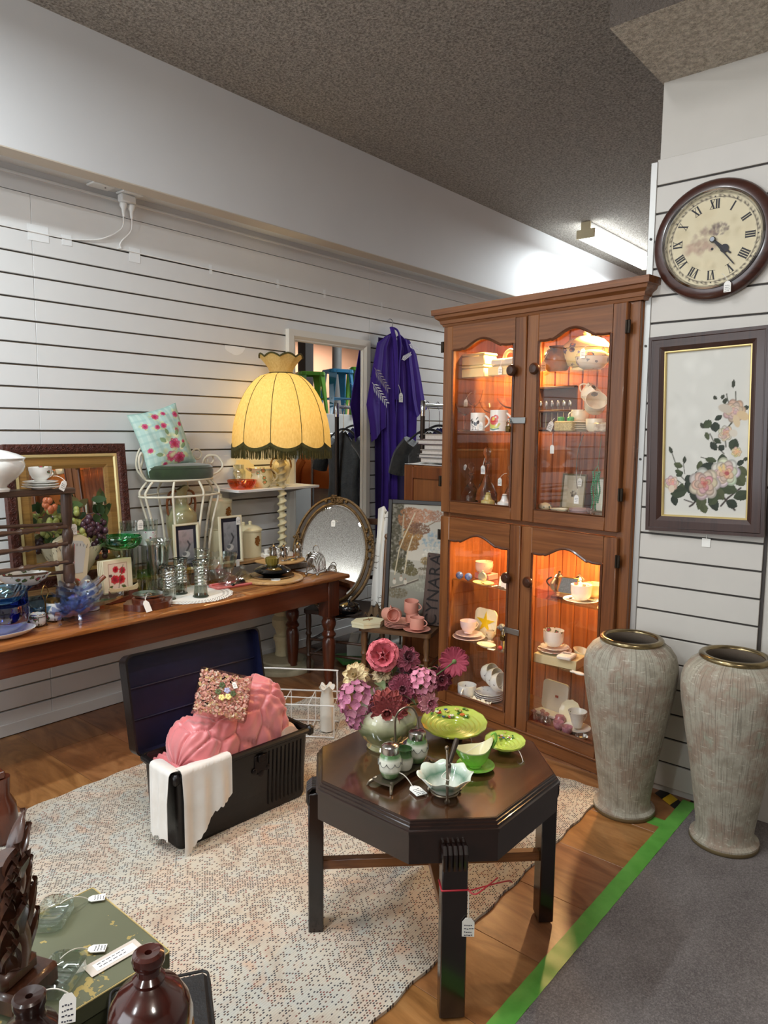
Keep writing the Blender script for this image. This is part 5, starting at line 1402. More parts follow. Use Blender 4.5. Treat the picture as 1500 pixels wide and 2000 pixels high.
def saucer_mb(R, H=.016, fn=None): return MB().lathe([(0, 0), (R * .45, 0), (R * .5, .003), (R * .85, H * .7), (R, H), (R * .985, H + .0015), (R * .8, H * .75), (R * .48, .005), (0, .004)], 36, fn=fn)
def saucer(lab, loc, R, m, group=None, rot=0.0, H=.016, name='saucer', fn=None): return T(name, lab, 'saucer' if name == 'saucer' else 'plate', saucer_mb(R, H, fn), m, loc, rot, group)
def wavy(n, amp, z0=0.0): return lambda a, r, z: (r * (1 + amp * math.cos(n * a) * (z > z0)), z + 0)

# carved framed mirror on the tan shelf ------------------------------------------------
M_CARV = mat('carved_mahogany', (92, 48, 38), .45, var=(64, 32, 26), vs=60, bump=(75, .9, .01))
fm = E('framed_mirror', 'large mirror in carved dark red and gold frame leaning on the wall', 'mirror', (1.712, 3.462, SZ), (-.085, 0, .075))
fw_, fh_ = .635, .685
P(fm, 'frame', frame2(MB(), fw_, fh_, .052, .0, -.030), M_CARV, ang=20)
def scroll_run(x0, z0, x1, z1, n):
    mb = MB(); d_ = Vector((x1 - x0, 0, z1 - z0)); L = d_.length; d_.normalize(); nn = Vector((-d_.z, 0, d_.x))
    for k in range(n):
        c = Vector((x0, -.0315, z0)) + d_ * L * (k + .5) / n; sg = 1 if k % 2 else -1
        mb.tube([c + d_ * ((.0135 - .0009 * i) * math.cos(i * .75)) + nn * (sg * (.0135 - .0009 * i) * math.sin(i * .75)) for i in range(13)], .0022, 5)
    return mb
for i, (a, b) in enumerate((((-.29, .022), (.29, .022)), ((-.29, .663), (.29, .663)), ((-.296, .03), (-.296, .66)), ((.296, .03), (.296, .66)))):
    o = P(fm, 'carved_scrollwork', scroll_run(*a, *b, 21), M_CARV); o['kind'] = 'stuff'
P(fm, 'gilt_bead', frame2(MB(), fw_ - .10, fh_ - .10, .018, -.004, -.024), mat('gilt_bright', (214, 196, 140), .35, .5), None, (0, 0, .05), ang=20)
P(fm, 'gold_flat', frame2(MB(), fw_ - .132, fh_ - .132, .054, -.001, -.016), wood('gold_wood', (150, 112, 56), (122, 86, 42), 'x', 1, .45, .2), None, (0, 0, .066), ang=20)
P(fm, 'mirror_glass', MB().box((0, -.003, fh_ / 2), (fw_ - .23, .003, fh_ - .23)), M_MIR, ang=None)
# turned wooden stand with tureen and cups ---------------------------------------------
W_ST = wood('stand_wood', (84, 58, 42), (54, 36, 26), 'x', 1.2, .42, .2); W_SV = wood('stand_wood_v', (78, 52, 38), (50, 34, 24), 'z', 1.2, .42, .2)
ws = E('turned_stand', 'old turned wooden chair back standing on the table behind blue glass', 'stand', (1.30, 3.19, TZ))
P(ws, 'top_rail', MB().box((-.02, 0, .562), (.58, .085, .028), .005), W_ST)
POST = [(0, 0), (.017, 0), (.019, .06), (.024, .10), (.026, .13), (.017, .14), (.024, .15), (.026, .19), (.024, .225), (.017, .23), (.024, .24), (.026, .28), (.024, .31), (.017, .32), (.021, .33), (.025, .36), (.022, .38), (.017, .39), (.020, .41), (.026, .47), (.024, .548), (0, .548)]
for x in (.245, -.27): P(ws, 'post', MB().lathe(POST, 20, (x, 0, 0)), W_SV)
for z in (.235, .318, .395):
    rp = []
    for k in range(41):
        x = -.265 + .50 * k / 40; r = .010 + .0025 * math.sin(k * .8)
        if k % 10 in (4, 6): r = .0145
        if k % 10 == 5: r = .011
        rp.append((x, r))
    P(ws, 'rung', MB().tube([(x, -.012, z + .02 * x) for x, r in rp], [r for x, r in rp], 12), W_ST)
for z in (.20, .42): P(ws, 'back_rung', MB().tube([(-.265, .02, z + .01), (.24, .02, z - .012)], .008, 8), W_ST)
tz2 = TZ + .5765
tu = T('soup_tureen', 'white china soup tureen with lid on top of the turned stand', 'tureen', MB().lathe(vessel([(.055, 0), (.058, .01), (.045, .018), (.05, .028), (.085, .055), (.112, .085), (.120, .112), (.115, .128), (.118, .134)], .004), 36, fn=lambda a, r, z: (r * (1 + .02 * math.cos(8 * a)), z)), C_WHITE, (1.232, 3.16, tz2), 0)
P(tu, 'lid', MB().lathe([(.119, .135), (.121, .139), (.09, .155), (.05, .168), (.02, .174), (.014, .182), (.02, .192), (.012, .20), (0, .201), (0, .16), (.117, .134)], 36), C_WHITE)
c_ = cup('glass-like china teacup with roses stacked on plates atop the turned stand', (1.427, 3.175, tz2 + .0335), .048, .062, F_ROSE, 0, .3); c_['label'] = 'rose painted teacup stacked on plates on the turned stand'
for k in range(3): saucer(('lowest plate of the rose teacup stack on the turned stand', 'middle plate of the rose teacup stack on the turned stand', 'top plate directly under the rose teacup')[k], (1.427, 3.175, tz2 + .0105 * k), .078 - .003 * k, C_WHITE, 'plates under the rose cup', H=.012, name='plate')
tag(c_, (.085, -.05, .0), .045, (.05, -.01, .02), (0, .5, .2))
# kitchen scale -------------------------------------------------------------------------
ks = E('kitchen_scale', 'cream kitchen scale with fan dial and red knob behind the blue glass', 'scale', (1.60, 3.275, TZ), .05)
P(ks, 'body', MB().prism([(-.055, 0), (.055, 0), (.062, .14), (.085, .305), (.075, .325), (.04, .345), (-.04, .345), (-.075, .325), (-.085, .305), (-.062, .14)], -.02, .02, 'y'), C_CREAM, ang=30)
P(ks, 'dial', MB().prism([(-.042, .165), (.042, .165), (.062, .29), (.045, .315), (0, .322), (-.045, .315), (-.062, .29)], -.0225, -.020, 'y'), mat('dial_grey', (206, 208, 204), .4), ang=None)
mk = MB()
for k in range(17):
    a = PI / 2 + (k - 8) * .085; r0, r1 = .20, .215
    mk.box((r0 * math.cos(a) * 1.0, -.0232, .10 + r0 * math.sin(a)), (.0016, .0008, .012 if k % 4 else .02), 0, 0, Matrix.Rotation(-(a - PI / 2), 3, 'Y'))
o = P(ks, 'dial_marks', mk, M_NUM, ang=None); o['kind'] = 'stuff'
P(ks, 'needle', MB().box((0, -.024, .24), (.0025, .0008, .13), 0, 0, Matrix.Rotation(.06, 3, 'Y')), mat('needle_red', (170, 40, 40), .4), ang=None)
P(ks, 'knob', MB().lathe([(0, -.034), (.02, -.034), (.028, -.028), (.028, -.02), (0, -.02)], 20, (.0, 0, .115), axis='y'), mat('knob_red', (196, 48, 40), .3), 'red knob')
tag(ks, (.0, -.03, .40), .05, None)
# blue glass leaf dishes -------------------------------------------------------------------
def leaf_dish(R, H, seed, m=G_BLUE):
    return MB().sheet(lambda u, v: ((lambda a, r: (r * math.cos(a) * 1.18, r * math.sin(a) * .8, H * (r / R) ** 2.2 + .006 * math.cos(9 * a + seed) * (r / R)))(2 * PI * u, R * (.02 + .98 * v) * (1 + .07 * math.cos(9 * 2 * PI * u + seed) * v))), 72, 8, .0035, True)
for k, lab in enumerate(('lowest pale blue glass leaf dish of the taller stack', 'second pale blue glass leaf dish of the taller stack', 'third pale blue glass leaf dish of the taller stack', 'topmost pale blue glass leaf dish of the taller stack')):
    T('glass_dish', lab, 'dish', leaf_dish(.112 - .003 * k, .034, k * 1.3), G_BLUE, (1.535 + .006 * k, 3.12, TZ + .012 + .033 * k), .2 * k, 'stacked blue glass dishes')
d2 = T('footed_glass_dish', 'pale blue footed glass dish lowest of the short stack at the table front', 'dish', leaf_dish(.088, .03, .5), G_BLUE, (1.463, 3.0, TZ + .035), .3)
for a in (.4, 2.5, 4.6): P(d2, 'foot', MB().tube(smooth([(.045 * math.cos(a), .04 * math.sin(a), .006), (.06 * math.cos(a), .05 * math.sin(a), -.01), (.056 * math.cos(a), .047 * math.sin(a), -.034)], 4), .0075, 8), G_BLUE)
T('glass_dish', 'pale blue glass dish stacked on the footed one at the table front', 'dish', leaf_dish(.085, .03, 2.2), G_BLUE, (1.467, 3.0, TZ + .062), .8)
fd = T('glass_fish_dish', 'smoky blue pointed glass dish jutting from the blue stack', 'dish', MB().sheet(lambda u, v: ((lambda s, w: (-.10 + .26 * s, w * .055 * math.sin(PI * min(1, s * 1.15 + .02)) ** .8, .012 + .028 * w * w + .01 * s))(u, 2 * v - 1)), 30, 10, .004), G_SMOKE, (1.64, 3.07, TZ + .03), .3)
# cobalt bowls, oval rose bowl, oval dish
T('cobalt_bowl', 'deep cobalt blue glass bowl at the table front edge of frame', 'bowl', MB().lathe(vessel([(.05, 0), (.08, .02), (.098, .06), (.102, .10), (.098, .125)], .005), 36), G_COB, (1.195, 3.05, TZ))
T('glass_bowl', 'pale teal glass bowl nested above the cobalt bowl', 'bowl', MB().lathe(vessel([(.04, 0), (.07, .012), (.095, .045), (.10, .06)], .004), 36), G_TEAL, (1.19, 3.05, TZ + .128))
T('teal_bowl', 'low teal glass bowl behind the cruet set', 'bowl', MB().lathe(vessel([(.05, 0), (.085, .015), (.115, .05), (.125, .075)], .004), 36), G_TEAL, (1.42, 3.2, TZ))
T('oval_bowl', 'white oval china bowl with dark roses resting in the teal bowl', 'bowl', MB().lathe(vessel([(.035, 0), (.06, .008), (.085, .03), (.10, .05), (.104, .054)], .004), 36, fn=lambda a, r, z: (r * (1 + .12 * math.cos(2 * a)), z)), F_ROSE, (1.345, 3.205, TZ + .155), (.0, .06, .1))
T('bowl_prop', 'blue glass pedestal below the white oval bowl', 'stand', MB().lathe([(0, 0), (.05, 0), (.03, .02), (.03, .13), (.055, .153), (0, .153)], 24), G_COB, (1.335, 3.21, TZ + .002))
T('oval_dish', 'plain white oval dish at the front edge of the long table', 'dish', MB().lathe(vessel([(.035, 0), (.06, .006), (.085, .02), (.092, .028)], .004), 40, fn=lambda a, r, z: (r * (1 + .22 * math.cos(2 * a)), z)), C_WHITE, (1.19, 3.0, TZ), .15)
# cruet set
cr_ = E('cruet_set', 'rose china mustard cruet set in a wire stand with loop handle', 'cruet', (1.385, 3.085, TZ), .35)
wr_ = MB(); 
for x in (-.045, .045):
    wr_.tube([(x + .036 * math.cos(a), .036 * math.sin(a), .045) for a in [2 * PI * k / 24 for k in range(24)]], .0016, 5, True)
    for a in (.8, 2.3, 4.0, 5.5): wr_.tube([(x + .036 * math.cos(a), .036 * math.sin(a), .045), (x + .030 * math.cos(a), .030 * math.sin(a), .02), (x + .036 * math.cos(a), .036 * math.sin(a), .0)], .0016, 5)
P(cr_, 'wire_stand', wr_.tube([(-.012, 0, .02), (.012, 0, .02)], .002, 5), mat('wire_bronze', (92, 74, 54), .35, .9))
P(cr_, 'loop_handle', MB().tube(smooth([(0, 0, .02), (-.004, 0, .10), (-.018, 0, .135), (0, 0, .168), (.018, 0, .135), (.004, 0, .10), (0, 0, .02)], 6), .0022, 6), M_BRASS)
for x, h in ((-.045, .048), (.045, .078)):
    P(cr_, 'pot', MB().lathe(vessel([(.026, .006), (.031, .012), (.033, .03), (.031, .006 + h)], .002), 28, (x, 0, 0)), F_ROSE)
P(cr_, 'pot_lid', MB().lathe([(0, .085), (.031, .085), (.032, .098), (.018, .104), (0, .105)], 24, (.045, 0, 0)), M_BRASS)
P(cr_, 'silver_rim', MB().tube([(-.045 + .031 * math.cos(a), .031 * math.sin(a), .054) for a in [2 * PI * k / 28 for k in range(28)]], .002, 5, True), M_SILV)
# coaster set
cs = E('coaster_set', 'rose printed coasters in a small dark wooden rack on the table', 'coaster set', (1.815, 3.235, TZ), (0, 0, .06))
P(cs, 'rack_base', MB().box((0, 0, .02), (.17, .075, .04), .004).box((0, -.034, .05), (.16, .008, .04), .003), wood('coaster_rack', (96, 44, 30), (66, 28, 20), 'x', 1, .3, .4))
cv = Canvas(50, 50, (228, 216, 190)); cv.rect(.16, .10, .84, .96, (176, 140, 120)); cv.rect(.18, .12, .82, .94, (226, 204, 186))
for x, y, r in ((.42, .3, .11), (.66, .36, .12), (.38, .62, .15), (.60, .64, .15)): cv.rose(x, y, r, (214, 52, 66), (150, 20, 40), 3)
cv.line([(.5, .9), (.56, .6), (.66, .3), (.7, .18)], .012, (80, 84, 56)); cv.leaf(.3, .8, .2, .05, 2.5, (90, 100, 60)); cv.leaf(.6, .82, .22, .06, .6, (90, 100, 60)); cv.leaf(.3, .5, .14, .05, 3.4, (90, 60, 60))
for k in range(4):
    P(cs, 'coaster', MB().box((-.004 * k, .004 + .008 * k, .125), (.16, .0055, .165), .006), C_CREAM, None, (0, 0, 0), (-.06, 0, 0))
m_, cc = pic_sheet(cv, .15, .15); P(cs, 'rose_print', m_, M_PRINTG, None, (0, .0038, .052), (-.06, 0, 0), colors=cc, ang=None)
P(cs, 'cream_lip', MB().prism([(-.07, .055), (.07, .055), (.08, .068), (.076, .085), (.05, .073), (-.05, .073), (-.076, .085), (-.08, .068)], -.041, -.036, 'y'), mat('coaster_lip', (206, 186, 146), .5))
# silver dish on wooden shield plaque
sp_ = E('trophy_plaque', 'red brown shield shaped plaque with small silver dish and tag', 'plaque', (1.845, 3.03, TZ), -.1)
sh_ = [(.115 * (1 + .05 * math.cos(6 * a)) * math.cos(a), .085 * (1 + .05 * math.cos(6 * a)) * math.sin(a)) for a in [2 * PI * k / 48 for k in range(48)]]
P(sp_, 'plaque', MB().prism(sh_, 0, .03), W_TABL, ang=25)
P(sp_, 'raised_ring', MB().lathe([(0, .03), (.075, .03), (.074, .045), (.066, .05), (0, .05)], 32), W_TABL)
P(sp_, 'silver_dish', MB().lathe([(0, .052), (.06, .052), (.07, .060), (.072, .066), (.068, .066), (.05, .058), (.02, .06), (.012, .068), (0, .07)], 36), M_SILV)
tag(sp_, (-.055, -.082, .052), .055, (-.03, -.05, .066), (-.5, 0, .3), 0)
# smoky ribbed glasses ------------------------------------------------------------------
def ribbed(H, R, foot_m, lab, loc, name='ribbed_glass', waist=.86, m=G_SMOKE):
    pr = []; n = 40
    for k in range(n + 1):
        z = H * (.07 + .93 * k / n); q = k / n
        r = R * (waist + (1 - waist) * (abs(q - .42) / .58) ** 1.8) + (R * .06 * math.sin(q * n * 1.6) if .3 < q < .9 else 0)
        pr.append((r, z))
    g = T(name, lab, 'glass', MB().lathe(vessel(pr, .0025), 28), m, loc)
    P(g, 'foot', MB().lathe([(0, 0), (R * .92, 0), (R * .98, H * .03), (R * .80, H * .07), (0, H * .075)], 28), foot_m)
    P(g, 'rim', MB().tube([(R * 1.0 * math.cos(a), R * 1.0 * math.sin(a), H) for a in [2 * PI * k / 28 for k in range(28)]], .003, 6, True), foot_m)
    return g
vz = T('glass_vase', 'tall flared smoky cut glass vase, biggest of the table glasses', 'vase', MB().lathe(vessel([(.042, .02), (.040, .05), (.036, .09), (.037, .12), (.042, .15), (.048, .20), (.056, .25), (.062, .275), (.070, .285)], .003), 32, fn=lambda a, r, z: (r + .0022 * math.sin(z * 420) * (.12 < z < .27), z)), G_SMOKE, (2.025, 3.215, TZ))
P(vz, 'foot', MB().lathe([(0, 0), (.046, 0), (.047, .012), (.038, .022), (0, .024)], 28), G_SMOKED)
P(vz, 'medallion', MB().lathe([(0, -.05), (.02, -.05), (.022, -.044), (.018, -.040), (0, -.04)], 20, (-.01, -.002, .15), axis='y'), G_SMOKED)
g1 = ribbed(.165, .034, G_SMOKED, 'clear footed tumbler at the front of the smoky glass group', (1.995, 3.085, TZ), waist=.95, m=G_CLEAR)
g2 = ribbed(.185, .036, G_SMOKED, 'ribbed smoky glass between the vase and the doily edge', (2.105, 3.15, TZ))
g3 = ribbed(.185, .041, G_SMOKED, 'waisted ribbed smoky glass standing alone at the doily centre', (2.135, 3.02, TZ), waist=.74)
gf = ribbed(.20, .04, G_CLEAR, 'tall clear ribbed tumbler in front of the first bird picture', (2.30, 3.24, TZ), waist=.9, m=G_CLEAR)
# doily
t = NT('doily_lace'); tc = t.n('ShaderNodeTexCoord'); sx = t.n('ShaderNodeSeparateXYZ'); t.l(tc.outputs['Object'], sx.inputs[0])
rad = t.math('SQRT', t.math('ADD', t.math('MULTIPLY', sx.outputs[0], sx.outputs[0]), t.math('MULTIPLY', sx.outputs[1], sx.outputs[1])))
an = t.math('ARCTAN2', sx.outputs[1], sx.outputs[0])
h1 = t.math('GREATER_THAN', t.math('SINE', t.math('ADD', t.math('MULTIPLY', an, 70.0), t.math('MULTIPLY', rad, 420.0))), .45)
h2 = t.math('MULTIPLY', t.math('GREATER_THAN', rad, .165), t.math('GREATER_THAN', t.math('SINE', t.math('MULTIPLY', rad, 300.0)), -.2))
tr_ = t.n('ShaderNodeBsdfTransparent'); mx = t.n('ShaderNodeMixShader'); t.l(t.math('MULTIPLY', h1, h2), mx.inputs[0]); t.set(Base_Color=rgba((232, 230, 224)), Roughness=.9)
t.l(t.b.outputs[0], mx.inputs[1]); t.l(tr_.outputs[0], mx.inputs[2]); t.l(mx.outputs[0], t.out.inputs[0]); M_DOI = t.m
T('doily', 'white lace doily under the smoky glasses', 'doily', MB().sheet(lambda u, v: (lambda a, r: (r * math.cos(a), r * math.sin(a), .0012 + .0006 * math.sin(9 * a)))(2 * PI * u, .215 * v * (1 + .025 * abs(math.sin(9 * 2 * PI * u)))), 120, 8, 0, True), M_DOI, (2.13, 3.11, TZ), ang=None)
# green bowl raised on pale spotted tumbler, spotted glasses
T('green_glass_bowl', 'shallow emerald green glass bowl balanced above the rose coasters', 'bowl', MB().lathe(vessel([(.03, 0), (.07, .008), (.096, .028), (.104, .052), (.102, .066)], .004), 40), G_GREEN, (1.842, 3.262, TZ + .250))
T('glass_stand', 'clear glass pedestal under the emerald bowl', 'stand', MB().lathe([(0, 0), (.04, 0), (.042, .008), (.012, .02), (.010, .20), (.035, .247), (0, .248)], 24), G_CLEAR, (1.842, 3.285, TZ))
F_DOT = floral('dotted_glass', (206, 214, 210), (120, 30, 50), 40, .33, .1, .5, leaf=(236, 232, 236))
for x, lab in ((1.955, 'clear jug glass with red dotted band beside the emerald bowl'), (2.06, 'clear glass with red dotted band behind the tall smoky vase')):
    g = T('dotted_glass', lab, 'glass', MB().lathe(vessel([(.036, 0), (.038, .02), (.04, .16), (.046, .24), (.05, .29)], .0025), 28), G_CLEAR, (x, 3.365, SZ), 0)
    P(g, 'dotted_band', MB().lathe([(.0405, .16), (.0432, .20), (.046, .235)], 28), F_DOT)
    if x < 2: P(g, 'handle', handle(.044, .10, .27, -.0, .004, 0)) if False else P(g, 'handle', handle(.044, .12, .27, .03, .004, PI), G_CLEAR)
tag(bpy.data.objects['dotted_glass'], (.03, -.05, .30), .05, None)
for (x, y, h, r, m, lab) in ((1.93, 3.20, .10, .036, G_YELL, 'short straw coloured tumbler next to the rose coasters'), (1.975, 3.275, .125, .036, G_PGREEN, 'pale green tumbler behind the straw coloured tumbler'), (2.22, 3.29, .12, .04, G_YELL, 'straw coloured glass behind the ribbed smoky glasses')):
    T('tumbler', lab, 'glass', MB().lathe(vessel([(r * .8, 0), (r * .9, .01), (r, h * .4), (r, h)], .0025), 28), m, (x, y, TZ))
T('green_bottle', 'dark green rounded bottle standing behind the tall smoky vase', 'bottle', MB().lathe([(0, 0), (.05, 0), (.056, .02), (.056, .12), (.03, .15), (.014, .16), (.014, .18), (0, .18)], 28), clear_glass('bottle_green', (96, 140, 110), 1.5, .02, .05), (2.115, 3.375, SZ))
# crystal bowl and lidded pieces
G_CUT = mat('cut_crystal', (250, 250, 248), .02, trans=1.0, ior=1.45)
def cutfn(n, amp): return lambda a, r, z: (r * (1 + amp * (abs(math.sin(a * n + z * 60)) + abs(math.sin(a * n - z * 60)) - 1)), z)
cbw = T('crystal_bowl', 'large cut crystal bowl with toothed rim in front of the swan picture', 'bowl', MB().lathe(vessel([(.04, 0), (.05, .01), (.075, .06), (.092, .12), (.098, .15)], .006), 64, fn=lambda a, r, z: (cutfn(8, .035)(a, r, z)[0], z + (.008 * abs(math.sin(8 * a)) if z > .14 else 0))), G_CLEAR, (2.43, 3.26, TZ))
tag(cbw, (.09, -.05, .12), .04, None, (0, 0, .2), 0)
for x, y, lab in ((2.40, 3.13, 'domed crystal lid lying on the pink tray'), (2.515, 3.165, 'crystal butter dish lid beside the pink tray')):
    T('crystal_dome', lab, 'lid', MB().lathe([(.06, 0), (.058, .012), (.04, .035), (.02, .048), (.012, .056), (.018, .066), (.016, .078), (0, .084), (0, .05), (.03, .034), (.05, .01), (.052, 0)], 40, fn=cutfn(7, .04)), G_CLEAR, (x, y, TZ + .012))
pk = T('pink_tray', 'shallow pink enamel tray on the table by the doily', 'tray', MB().prism(rrect(.14, .05, .02), 0, .004).mark(), mat('pink_enamel', (222, 120, 116), .3, coat=.4), (2.43, 3.12, TZ), -.12)
P(pk, 'raised_rim', MB().tube([(x, y, .009) for x, y in rrect(.138, .05, .02)], .006, 6, True), MATS['pink_enamel'])
T('black_spoon', 'small black handled server lying on the pink tray', 'spoon', MB().tube(smooth([(-.04, 0, .008), (0, .004, .012), (.05, .002, .008)], 5), [.004 + .001 * k for k in range(11)], 8).ball((-.05, 0, .010), (.016, .013, .009), 10, 6), M_BLKC, (2.43, 3.095, TZ + .006), .3)
# bird pictures
def swan(seed):
    c = Canvas(40, 66, (150, 150, 150)); c.grad(0, 1, (158, 158, 162), (112, 112, 116)); c.cloud(.5, .5, .5, .5, (132, 134, 136), 60, .12, .4)
    c.line([(.6, .35), (.72, .45), (.62, .55), (.5, .62)], .05, (70, 72, 76)); c.ell(.45, .72, .28, .16, (196, 196, 192)); c.ell(.35, .70, .16, .1, (110, 112, 116)); c.line([(.2, .9), (.9, .88)], .04, (84, 88, 92))
    return c
for x, lab, w_, h_, z_, ry in ((2.268, 'smaller cream framed bird picture in front of the wire chair', .155, .255, SZ + .010, .0), (2.565, 'larger cream framed swan picture with price tag beside the canister', .155, .272, SZ - .006, .0)):
    z_ = SZ
    p_ = E('bird_picture', lab, 'picture', (x, 3.325, z_), (-.05, 0, -.02))
    P(p_, 'frame', frame2(MB(), w_, h_, .013, .006, -.010), C_CREAM, ang=20)
    P(p_, 'dark_mount', MB().box((0, .002, h_ / 2), (w_ - .02, .003, h_ - .02)), mat('mount_navy', (38, 38, 52), .6), ang=None)
    m_, cc = pic_sheet(swan(1), w_ - .062, h_ - .07); P(p_, 'print', m_, M_PRINTG, None, (0, -.0005, .035), colors=cc, ang=None)
    if 'larger' in lab: tag(p_, (.05, -.013, .262), .045, None)
# canisters
M_ENAM = mat('cream_enamel', (226, 216, 178), .28, coat=.3)
def transfer(): 
    mb = MB()
    for k in range(26):
        a = k * 2.4; r = .02 * math.sqrt(k / 26)
        mb.ball((r * math.cos(a) * 1.0, 0, r * 1.5 * math.sin(a)), (.0055, .0012, .0055), 6, 4)
    return mb
M_TRF = mat('gold_transfer', (150, 96, 40), .35, .4)
tcn = T('canister', 'tall cream enamel canister with knob lid behind the bird pictures', 'canister', MB().lathe([(0, 0), (.075, 0), (.076, .16), (.072, .17), (.074, .175), (.066, .18), (.066, .33), (0, .33)], 40), M_ENAM, (2.635, 3.515, SZ))
P(tcn, 'lid', MB().lathe([(.068, .33), (.070, .345), (.05, .355), (.014, .36), (.010, .372), (.013, .382), (0, .385), (0, .33)], 36), M_ENAM)
o = P(tcn, 'gold_transfer', transfer(), M_TRF, None, (.008, -.067, .28), (0, 0, .12)); o['kind'] = 'stuff'
scn = T('canister', 'short wide cream canister with two knobs and gold transfer', 'canister', MB().lathe([(0, 0), (.082, 0), (.084, .01), (.084, .155), (0, .155)], 44), M_ENAM, (2.775, 3.44, SZ))
P(scn, 'lid', MB().lathe([(.088, .155), (.089, .165), (.07, .182), (.04, .19), (0, .192), (0, .155)], 40), M_ENAM)
for x in (-.03, .022): P(scn, 'knob', MB().lathe([(0, .185), (.012, .185), (.010, .198), (.012, .206), (.008, .212), (0, .213)], 16, (x, 0, 0)), M_ENAM)
o = P(scn, 'gold_transfer', transfer(), M_TRF, None, (.008, -.085, .10), (0, 0, .1)); o['kind'] = 'stuff'
# handled vase inside the wire chair
hv = T('handled_vase', 'brown and green lustre vase with scroll handles beneath the wire chair seat', 'vase', MB().lathe(vessel([(.035, 0), (.04, .01), (.05, .05), (.075, .16), (.086, .24), (.083, .29), (.06, .32), (.034, .35), (.03, .40), (.036, .425), (.048, .44)], .004), 36, fn=lambda a, r, z: (r, z + (.012 * math.sin(3 * a) if z > .43 else 0))), mat('lustre', (176, 142, 88), .2, var=(146, 156, 122), vs=7, coat=.6), (2.335, 3.47, SZ))
for a in (0, PI): P(hv, 'handle', MB().tube(smooth([(.032 * math.cos(a), 0, .42), (.075 * math.cos(a), 0, .41), (.092 * math.cos(a), 0, .35), (.084 * math.cos(a), 0, .29)], 6), .007, 8).tube(smooth([(.04 * math.cos(a), 0, .33), (.065 * math.cos(a), 0, .35), (.07 * math.cos(a), 0, .385), (.085 * math.cos(a), 0, .37)], 5), .005, 7), mat('lustre_brown', (130, 76, 44), .2, coat=.6))
# wire chair
M_WIRE = mat('cream_wire', (226, 218, 196), .4)
wc = E('wire_chair', 'cream wire boudoir chair with green velvet seat on the shelf', 'chair', (2.312, 3.44, SZ))
for k in range(8):
    a = 2 * PI * (k + .35) / 8; c, s_ = math.cos(a), math.sin(a) * .5
    P(wc, 'leg', MB().tube(smooth([(.165 * c, .165 * s_, .0), (.175 * c, .175 * s_, .10), (.205 * c, .205 * s_, .26), (.245 * c, .245 * s_, .40), (.235 * c, .235 * s_, .44), (.19 * c, .19 * s_, .487)], 6), .0065, 8), M_WIRE)
for r, z in ((.245, .402), (.20, .487)):
    P(wc, 'ring', MB().tube([(r * math.cos(a), r * .5 * math.sin(a), z) for a in [2 * PI * k / 60 for k in range(60)]], .006, 8, True), M_WIRE)
P(wc, 'seat_cushion', MB().lathe([(0, .490), (.195, .490), (.205, .50), (.207, .535), (.20, .548), (.204, .553), (.19, .565), (.12, .575), (0, .578)], 60, fn=lambda a, r, z: (r * math.sqrt(1 / (math.cos(a) ** 2 + (math.sin(a) / .52) ** 2)), z)), mat('green_velvet', (32, 48, 20), .85, var=(46, 64, 30), vs=14, sheen=.6))
bk2 = MB(); Z0 = .50; yb = .10
bk2.tube(smooth([(-.17, yb - .02, .49), (-.205, yb, .55), (-.19, yb, .64), (-.12, yb, .70), (-.02, yb, .715), (.06, yb, .70), (.11, yb, .64), (.125, yb, .57), (.115, yb, .50)], 8), .006, 8)
P(wc, 'back_wire', bk2, M_WIRE)
def scrl(cx, cz, r, a0, turns, sg): return [(cx + sg * r * (1 - .62 * q / turns / 2 / PI) * math.cos(a0 + q), yb + .004, cz + r * (1 - .62 * q / turns / 2 / PI) * math.sin(a0 + q)) for q in [turns * 2 * PI * k / 36 for k in range(37)]]
for cx, cz, r, a0, sg in ((.185, .615, .045, -1.5, -1), (.275, .585, .038, -1.2, -1), (.10, .66, .04, .5, 1)):
    P(wc, 'scroll', MB().tube(scrl(cx, cz, r, a0, 1.25, sg), .0052, 7), M_WIRE)
P(wc, 'arm_wire', MB().tube(smooth([(-.20, .02, .49), (-.235, .01, .54), (-.25, 0, .60), (-.235, .0, .635), (-.215, .02, .60), (-.21, .05, .55), (-.17, .08, .50)], 7), .006, 8), M_WIRE)
P(wc, 'arm_wire', MB().tube(smooth([(.20, .02, .49), (.29, .04, .52), (.325, .05, .56), (.30, .08, .61), (.24, .10, .60), (.215, .10, .55)], 7), .006, 8), M_WIRE)
# floral cushion
cq = Canvas(120, 150, (178, 208, 198))
for k in range(9): cq.rect(k / 8.5, 0, k / 8.5 + .045, 1, (204, 224, 212), .55); cq.rect(0, k / 8.5, 1, k / 8.5 + .035, (150, 190, 184), .45)
for x, y, r in ((.16, .24, .06), (.42, .12, .07), (.60, .10, .05), (.84, .17, .07), (.50, .30, .06), (.36, .30, .05), (.58, .62, .12), (.46, .80, .11), (.62, .86, .12), (.72, .42, .05), (.78, .62, .04), (.10, .62, .05), (.86, .34, .05), (.30, .9, .05)):
    cq.cloud(x, y, r * 1.6, r * 1.2, (206, 214, 160), 10, r * .7, .6); cq.rose(x, y, r, (226, 122, 150), (190, 36, 84), 4)
for x, y in ((.42, .56), (.70, .72), (.52, .46), (.66, .50), (.3, .74)): cq.ell(x, y, .05, .04, (238, 232, 190), .3, .5, .9); cq.leaf(x, y, .14, .04, 2 + 5 * x, (136, 160, 116))
